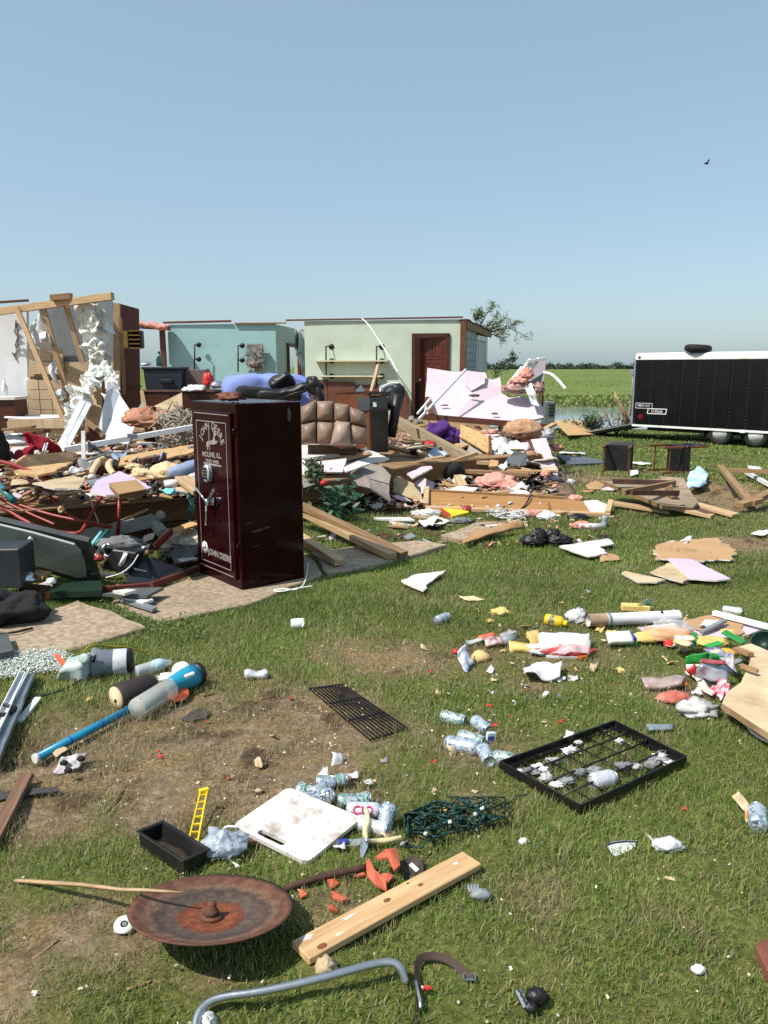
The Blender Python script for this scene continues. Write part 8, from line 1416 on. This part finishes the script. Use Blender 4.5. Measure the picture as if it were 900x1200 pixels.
# ---- string lights
t = thing('string_lights', 'tangled dark green string of outdoor lights with a few white bulbs', 'string lights', gp(525, 965)); rr = random.Random(21)
wirem = mat('green_wire', (12, 46, 42), (18, 60, 54), 5, .5, .02)
for s_ in range(10):
    b = MB(); pts = []; cx, cy = rr.uniform(490, 560), rr.uniform(945, 978); a = rr.uniform(0, 6)
    for k in range(46):
        a += rr.gauss(.25, .7); cx += math.cos(a) * 10; cy += math.sin(a) * 5
        mx_ = 548 - abs(cy - 948) * .6
        cx = min(max(cx, 482 - (s_ % 3) * 4), 592); lo = 934 + max(0, (520 - cx)) * .45; cy = min(max(cy, lo), 985 - max(0, cx - 500) * .3 + (8 if cx < 500 else 0)); pts.append(gp(cx, cy, rr.uniform(.005, .06)))
    b.tube(pts, .0034, 5, smooth=1); b.wpart('wire', wirem, t)
for k in range(44):
    px = rr.uniform(486, 588); py = rr.uniform(938 + max(0, 520 - px) * .4, 980 - max(0, px - 500) * .25); p = gp(px, py, rr.uniform(.01, .055)); b = MB(); d = Vector((rr.uniform(-1, 1), rr.uniform(-1, 1), rr.uniform(-.4, 1)))
    M = axisM(p, d); b.lathe([(.0, 0), (.006, 0), (.0065, .025), (.004, .027), (0, .027)], 8, M); b.wpart('socket', wirem, t)
    if k % 9 == 0:
        b = MB(); b.lathe([(.004, .027), (.007, .034), (.008, .041), (.004, .048), (0, .05)], 10, M); b.wpart('bulb', WHITEPL, t)
b = MB(); b.tube([gp(585, 948, .01), gp(598, 940, .01), gp(606, 932, .012), gp(618, 931, .01)], .003, 5, smooth=2); b.wpart('wire', wirem, t)
# ---- terracotta shards
def shard(label, poly, th=.008, dz=.02, curl=.02, name='pot_shard', m=None, cat='shard', group=None):
    pts = [gp(x, y, dz) for x, y in poly]; c = sum(pts, Vector()) / len(pts); rmax = max((p - c).length for p in pts)
    pts = [p + Vector((0, 0, curl * (1 - ((p - c).length / rmax) ** 2) + R.uniform(-.004, .006))) for p in pts]
    b = MB(); top = [c + Vector((0, 0, curl))]; k = len(pts); v = [c + Vector((0, 0, curl + dz * .2))] + pts
    lowv = [p - Vector((0, 0, th)) for p in v]; o = k + 1
    f = [(0, 1 + i, 1 + (i + 1) % k) for i in range(k)] + [(o, o + 1 + (i + 1) % k, o + 1 + i) for i in range(k)] + [(1 + i, o + 1 + i, o + 1 + (i + 1) % k, 1 + (i + 1) % k) for i in range(k)]
    b.add(v + lowv, f); return b.obj(name, m or TERRA, label, cat, group, rec=True)
shard('large curved terracotta pot shard nearest the dark round puck', [(440, 1010), (452, 999), (465, 995), (467, 1008), (469, 1018), (462, 1023), (455, 1014), (447, 1014)], dz=.05, curl=.03)
shard('long rim shard of terracotta pot standing beside the large curved shard', [(429, 1008), (433, 1007), (436, 1022), (452, 1036), (453, 1043), (440, 1040), (430, 1028)], dz=.04, curl=.015)
shard('terracotta shard just below the long rim shard', [(446, 1028), (458, 1024), (461, 1032), (452, 1038)], dz=.02)
for i, q in enumerate((((383, 1032), (392, 1029), (398, 1034), (388, 1041)), ((388, 1046), (394, 1044), (408, 1053), (402, 1057), (390, 1054)), ((384, 1060), (394, 1061), (396, 1067), (386, 1068)), ((360, 1093), (376, 1089), (380, 1096), (362, 1099)), ((415, 1022), (427, 1018), (428, 1026), (416, 1027)), ((350, 1044), (358, 1042), (360, 1049), (352, 1051)))):
    shard('small flat terracotta chip scattered near the wooden plank', q, dz=.012, curl=.006, group='terracotta chips near the plank')
# ---- round dark puck
p = gp(483, 1022); t = thing('round_puck', 'dark brown ribbed disc with a white sticker beside the terracotta shards', 'puck', p); M = axisM(p + Vector((0, 0, .012)), (-.1, -.35, 1))
b = MB(); b.lathe([(0, -.012), (.040, -.012), (.043, -.006), (.043, .008), (.040, .012), (.034, .012), (.033, .009), (0, .009)], 40, M); b.wpart('disc', mat('brown_rubber', (44, 36, 32), (60, 48, 42), 20, .7, .2, 60), t)
b = MB(); b.box((.006, .004, .0105), (.036, .014, .003), M=M @ Matrix.Rotation(-.6, 4, 'Z')); b.wpart('sticker', WHITE, t)
# ---- rusty bar
b = MB(); b.tube([gp(334, 1041, .018), gp(380, 1026, .025), gp(430, 1016, .03)], [.011, .012, .011], 8, smooth=1); b.obj('rusty_rod', RUSTBAR, 'rusty iron rod running from the disc blade to the terracotta shards', 'rod')
# ---- pine plank in front
plank = mat('clean_pine_plank', (186, 148, 104), (208, 175, 130), 3.5, .6, .1, 70, stretch=(1, 22, 8), dirt=(140, 96, 58), damt=.5, dscale=1.6, vary=0, rings=True)
a0, a1 = gp(352, 1117, .028), gp(553, 1008, .028); beam('pine_plank', a0, a1, .09, .024, plank, 'pale pine plank with dark knots and white scuffs lying on the grass in front', 'plank', bevel=.003); plk = bpy.data.objects['pine_plank']
pu = (a1 - a0).normalized(); pv = Vector((-pu.y, pu.x, 0)); pv.normalize(); Lp = (a1 - a0).length
for (f, s_, rad) in ((.08, -.3, .011), (.47, .1, .009), (.66, .0, .007), (.62, .33, .004)):
    b = MB(); c = Vector((-Lp / 2 + Lp * f, .092 * s_, .0124)); k = 14; b.add([c] + [c + Vector((math.cos(2 * PI * i / k) * rad * 1.5, math.sin(2 * PI * i / k) * rad, -.0002)) for i in range(k)], [(0, 1 + i, 1 + (i + 1) % k) for i in range(k)]); b.part('knot', mat('wood_knot', (104, 58, 34), (128, 78, 46), 60, .7, .1, vary=0), plk)
for (f, s_, lx, ly) in ((.06, .3, .05, .02), (.27, .25, .06, .012), (.9, .1, .03, .012), (.18, -.2, .04, .008)):
    c = Vector((-Lp / 2 + Lp * f, .092 * s_, .0127)); k = 10; b = MB(); b.add([c] + [c + Vector((math.cos(2 * PI * i / k) * lx * R.uniform(.25, .6), math.sin(2 * PI * i / k) * ly * R.uniform(.4, .8), -.0002)) for i in range(k)], [(0, 1 + i, 1 + (i + 1) % k) for i in range(k)]); b.part('scuff', mat('pale_scuff', (204, 190, 176), (216, 206, 196), 50, .9, .2), plk)
# ---- bent conduit and strap
b = MB(); b.tube([gp(230, 1215, .02), gp(229, 1196, .03), gp(238, 1178, .04), gp(256, 1168, .045), gp(300, 1163, .05), gp(350, 1153, .055), gp(400, 1140, .06), (gp(440, 1129, .06)), gp(460, 1127, .06), gp(470, 1134, .05), gp(475, 1150, .02)], .011, 12, smooth=2); cdt = b.obj('bent_conduit', GALV, 'bent galvanised pipe lying across the grass at the bottom edge', 'pipe')
t = thing('leather_strap', 'worn dark brown strap curled in the grass right of the bent pipe', 'strap', gp(500, 1150)); b = MB(); pts = [gp(484, 1208, .01), gp(489, 1186, .015), gp(491, 1165, .015), gp(488, 1140, .02), gp(490, 1124, .025), gp(502, 1119, .03), gp(520, 1121, .03), gp(538, 1132, .02), gp(553, 1148, .012)]
P2 = []
for _ in range(1):
    q = [pts[0]]
    for a, c in zip(pts[:-1], pts[1:]): q += [a.lerp(c, .25), a.lerp(c, .75)]
    pts = q + [pts[-1]]
vv = []
for i, p in enumerate(pts):
    d = (pts[min(i + 1, len(pts) - 1)] - pts[max(i - 1, 0)]).normalized(); s_ = Vector((-d.y, d.x, .8)).normalized() * .010; vv += [p - s_, p + s_]
o = len(vv); b.add(vv + [p + Vector((0, 0, -.003)) for p in vv], [(2 * i, 2 * i + 2, 2 * i + 3, 2 * i + 1) for i in range(len(pts) - 1)] + [(o + 2 * i, o + 2 * i + 1, o + 2 * i + 3, o + 2 * i + 2) for i in range(len(pts) - 1)], sm=True); b.wpart('band', mat('dark_leather', (48, 34, 26), (66, 48, 36), 20, .7, .2), t)
b = MB(); q = gp(550, 1145, .015)
for (dx, dy, ex, ey) in ((-.016, -.01, .016, -.01), (.016, -.01, .016, .012), (.016, .012, -.016, .012), (-.016, .012, -.016, -.01)): b.bar(q + Vector((dx, dy, 0)), q + Vector((ex, ey, 0)), .004, .004)
b.wpart('buckle', GALV, t)
b = MB(); b.tube([gp(487, 1150, .03), gp(492, 1172, .02), gp(493, 1182, .018)], .005, 6); b.wpart('clasp', SILVER, t)
# ---- hinge with a dark catch
t = thing('hinge_plate', 'small silver slotted hinge plate with a black catch in the grass at the bottom', 'hinge', gp(615, 1170)); q = [gp(604, 1160, .035), gp(610, 1158, .035), gp(621, 1178, .02), (gp(614, 1181, .02))]; b = MB(); b.prism(q, (0, -.3, 1), .008); b.wpart('plate', SILVER, t, bevel=.002); 
for f in (.2, .5, .75):
    c = q[0].lerp(q[3], f).lerp(q[1].lerp(q[2], f), .5); b = MB(); b.box(c + Vector((0, 0, .001)), (.006, .016, .003), (0, 0, .5)); b.wpart('slot', BLACK, t)
b = MB(); b.blob(gp(630, 1168, .02), (.03, .022, .022), .3, 4, 3); b.blob(gp(622, 1180, .012), (.02, .016, .014), .3, 4, 5); b.wpart('catch', BLACK, t)
# ---- small pieces of grass litter on the right
t = thing('plate_shard', 'broken white plate segment with a dark blue rim line', 'shard', gp(728, 994)); arc = [(711, 989), (718, 986.5), (728, 985), (738, 984.6), (747, 985.5)]; b = MB(); b.prism([gp(x, y, .02) for x, y in arc] + [gp(740, 995, .012), gp(732, 999, .012), gp(729, 1000, .01), gp(722, 1003, .01), gp(717, 999, .012)], (0, -.3, 1), .006); b.wpart('glaze', WHITEPL, t, rec=True)
b = MB(); b.tube([gp(x, y + 1.2, .0222) for x, y in arc], .0028, 5, smooth=1); b.wpart('rim_line', mat('navy_glaze', (22, 30, 72), None, 3, .3, 0), t)
b = MB(); b.blob(gp(782, 990, .02), (.055, .03, .022), .5, 3, 4, 22, 12); b.tube([gp(757, 977, .01), gp(764, 984, .015), gp(772, 989, .018)], .006, 5); b.obj('white_rag', WHITECLOTH, 'twisted white rag with a thin tail right of the plate shard', 'rag')
can('light blue and white can at the right edge of the lawn', 888, 958, (.4, .9), BLUECAN, .03, r=.036)
b = MB(); b.grid([gp(858, 934, .05), gp(866, 928, .055), gp(878, 944, .02), gp(874, 951, .02)], 6, 5, amp=.02, fs=12, th=.002, seed=2); b.grid([gp(873, 946, .02), gp(879, 943, .02), gp(879, 966, .015), gp(874, 966, .015)], 4, 5, amp=.015, fs=14, th=.002, seed=4); b.obj('snack_wrapper', mat('orange_cream_wrapper', (206, 150, 70), (222, 206, 180), 26, .5, .2, vary=0), 'orange and cream snack wrapper beside the light blue can', 'wrapper')
b = MB(); q = [gp(885, 1106, .04), gp(908, 1092, .04), gp(915, 1128, .04), gp(900, 1138, .04)]; b.prism(q, (0, 0, 1), .05); b.obj('brick', mat('dull_red_brick', (104, 58, 46), (128, 74, 58), 20, .9, .3, dirt=(84, 60, 50), damt=.5), 'rusty red brick cut off by the right edge of the picture', 'brick', bevel=.006)
b = MB(); b.blob(gp(564, 1048, .02), (.035, .02, .018), .25, 3, 6); 
for k in range(4): b.tube([gp(552 + k * 3.2, 1046, .015), gp(549 + k * 3.4, 1041 - k * .6, .022), gp(549 + k * 4, 1037, .02)], .005, 6, smooth=1)
b.obj('rubber_glove', GREY, 'small grey rubber glove with stubby fingers right of the plank end', 'glove')
b = MB(); b.blob(gp(382, 1132, .02), (.03, .025, .022), .5, 4, 8, 18, 12); b.obj('paper_crumple', TAN, 'tan crumpled paper between the plank and the bent pipe', 'paper')
b = MB(); b.blob(gp(240, 1196, .015), (.03, .025, .018), .5, 4, 18, 20, 12); b.obj('white_fluff', WHITEINS, 'white fluff caught behind the bend of the galvanised pipe', 'fluff')
b = MB(); b.blob(gp(819, 1136, .015), (.022, .014, .014), .4, 4, 7, 14, 9); b.obj('paper_crumple', WHITECLOTH, 'tiny pale crumple alone in the grass at the lower right', 'paper')
b = MB(); b.grid([gp(700, 1060, .01), gp(712, 1056, .015), gp(716, 1061, .01), gp(706, 1066, .01)], 3, 3, amp=.01, fs=20, th=.002)
b = MB(); b.grid([gp(778, 1026, .015), gp(792, 1026, .02), gp(793, 1031, .015), gp(780, 1031, .01)], 4, 3, amp=.012, fs=14, th=.003); b.obj('paper_scrap', CREAM, 'cream paper scrap below the white rag', 'paper')
b = MB(); b.blob(gp(614, 986, .015), (.02, .012, .012), .5, 5, 9, 14, 9); b.obj('paper_crumple', WHITECLOTH, 'tiny white crumple between the string lights and the plate shard', 'paper')
# ---- twigs
for (lab, q) in (('dark twig on the bare soil above the black trough', ((126, 950), (138, 934), (145, 918))), ('pale twig on the soil left of the white reel', ((38, 1124), (52, 1115), (68, 1101))), ('short dry twig in the grass below the white reel', ((148, 1160), (166, 1154), (178, 1149)))):
    b = MB(); b.tube([gp(x, y, .01) for x, y in q], [.005, .004, .003], 5, smooth=1); b.obj('twig', OLDPINE, lab, 'twig')
# ---- red plastic bits scattered about
reds = [(186, 880), (187, 886), (242, 845), (523, 868), (531, 873), (575, 827), (580, 849), (572, 826), (614, 808), (505, 787), (509, 891), (660, 843), (803, 947), (500, 1157), (268, 912), (340, 818), (599, 840), (655, 846), (470, 708), (720, 800)]
for k, (px, py) in enumerate(reds):
    s_ = R.uniform(.008, .015); b = MB(); p = gp(px, py, .018); b.prism([p + Vector((math.cos(q) * s_ * R.uniform(.5, 1.5), math.sin(q) * s_ * R.uniform(.5, 1.2), R.uniform(-.3, .5) * s_)) for q in (0, 1.1, 2.3, 3.6, 4.9)], (0, 0, 1), .003); b.obj('red_chip', mat('red_chip', (190, 40, 36), (208, 62, 50), 20, .5, 0, vary=.1), 'tiny broken red plastic chip lying in the grass', 'chip', 'red plastic chips on the lawn')
# ---- wire rack on angle iron frame
fr = [gp(586, 896, .04), gp(720, 848, .04), gp(804, 890, .04), gp(680, 948, .04)]
t = thing('wire_rack', 'black steel frame with a sparse wire grid lying on the grass', 'rack', sum([gp(x, y) for x, y in ((586, 894), (720, 846), (804, 888), (680, 948))], Vector()) / 4)
for i in range(4):
    a, c = fr[i], fr[(i + 1) % 4]; b = MB(); b.bar(a, c, .007, .034); inn = (sum(fr, Vector()) / 4 - (a + c) / 2); inn.z = 0; inn.normalize(); b.bar(a + inn * .012 + Vector((0, 0, -.014)), c + inn * .012 + Vector((0, 0, -.014)), .024, .005); b.wpart('frame_side', BLACKMET, t)
def fp(u, v, z=0): return fr[0].lerp(fr[1], u).lerp(fr[3].lerp(fr[2], u), v) + Vector((0, 0, z))
for k in range(1, 4):
    b = MB(); b.tube([fp(0, k / 4), fp(1, k / 4)], .0042, 6); b.wpart('wire', BLACKMET, t)
for k in range(1, 7):
    b = MB(); b.tube([fp(k / 7, 0, -.006), fp(k / 7, 1, -.006)], .003, 6); b.wpart('wire', BLACKMET, t)
can('white cup with a dark lid under the wires of the black rack', 706, 914, (.9, .35), WHITECAN, 0, r=.036, L_=.11, name='paper_cup')
rr = random.Random(31)
for k in range(26):
    u, v = (rr.uniform(.05, .45), rr.uniform(.12, .6)) if k < 14 else (rr.uniform(.45, .97), rr.uniform(.05, .95))
    if k > 20: u, v = rr.uniform(.75, .95), rr.uniform(.75, .95)
    p = fp(u, v); p.z = hz(p.x, p.y) + .028; s_ = rr.uniform(.012, .034); b = MB(); b.blob(p, (s_ * 1.1, s_ * rr.uniform(.3, .7), s_ * rr.uniform(.4, .8)), .8, 4, k, 18, 12)
    b.obj('paper_shred', (WHITECLOTH, GREYCLOTH, mat('grey_lint', (150, 148, 144), (196, 196, 194), 12, 1, .6))[k % 3], 'crumpled pale paper shred caught inside the black rack frame', 'paper', 'paper shreds in the rack')
# ---- can cluster left of the rack
can('silver can farthest left in the group by the black rack', 531, 842, (.9, -.5), GREENCAN, .1)
can('silver can lying behind the largest can by the black rack', 564, 850, (.5, -1), BLUECAN, .04)
can('large printed can lying on its side in the middle of the group by the rack', 541, 874, (1, -.42), BLUECAN, .02, r=.037, L_=.15)
can('pale green can lying right behind the large printed can', 552, 866, (.9, -.6), GREENCAN, .12)
can('can showing its round silver base towards the viewer by the rack', 569, 884, (.12, -1), BLUECAN, .02)
can('green ended can at the left corner of the black rack', 590, 889, (-1, .3), GREENCAN, .05, L_=.09)
t = thing('playing_card_box', 'small pale card box standing among the cans', 'box', gp(575, 868)); b = MB(); b.box(gp(575, 864, .03), (.045, .02, .05), (0, .15, .35)); b.wpart('carton', mat('pale_print', (170, 196, 204), (206, 216, 218), 30, .6, 0), t, bevel=.002); b = MB(); b.box(gp(575, 864, .03) + Vector((0, -.0115, 0)), (.03, .003, .02), (0, .15, .35)); b.wpart('panel_print', BLUE, t)
# ---- grill grate
q = [gp(362, 806, .02), gp(401, 801, .02), gp(477, 853, .02), gp(433, 866, .02)]; t = thing('grill_grate', 'black cast grill grate lying flat on the bare soil', 'grate', sum(q, Vector()) / 4 - Vector((0, 0, .02)))
def gq(u, v, z=0): return q[0].lerp(q[1], u).lerp(q[3].lerp(q[2], u), v) + Vector((0, 0, z))
for k in range(11):
    b = MB(); b.bar(gq(k / 10, 0), gq(k / 10, 1), .0045, .006); b.wpart('bar', BLACKMET, t)
for k in (0, .33, .66, 1):
    b = MB(); b.bar(gq(-.01, k, -.006), gq(1.01, k, -.006), .008, .006); b.wpart('crossbar', BLACKMET, t)
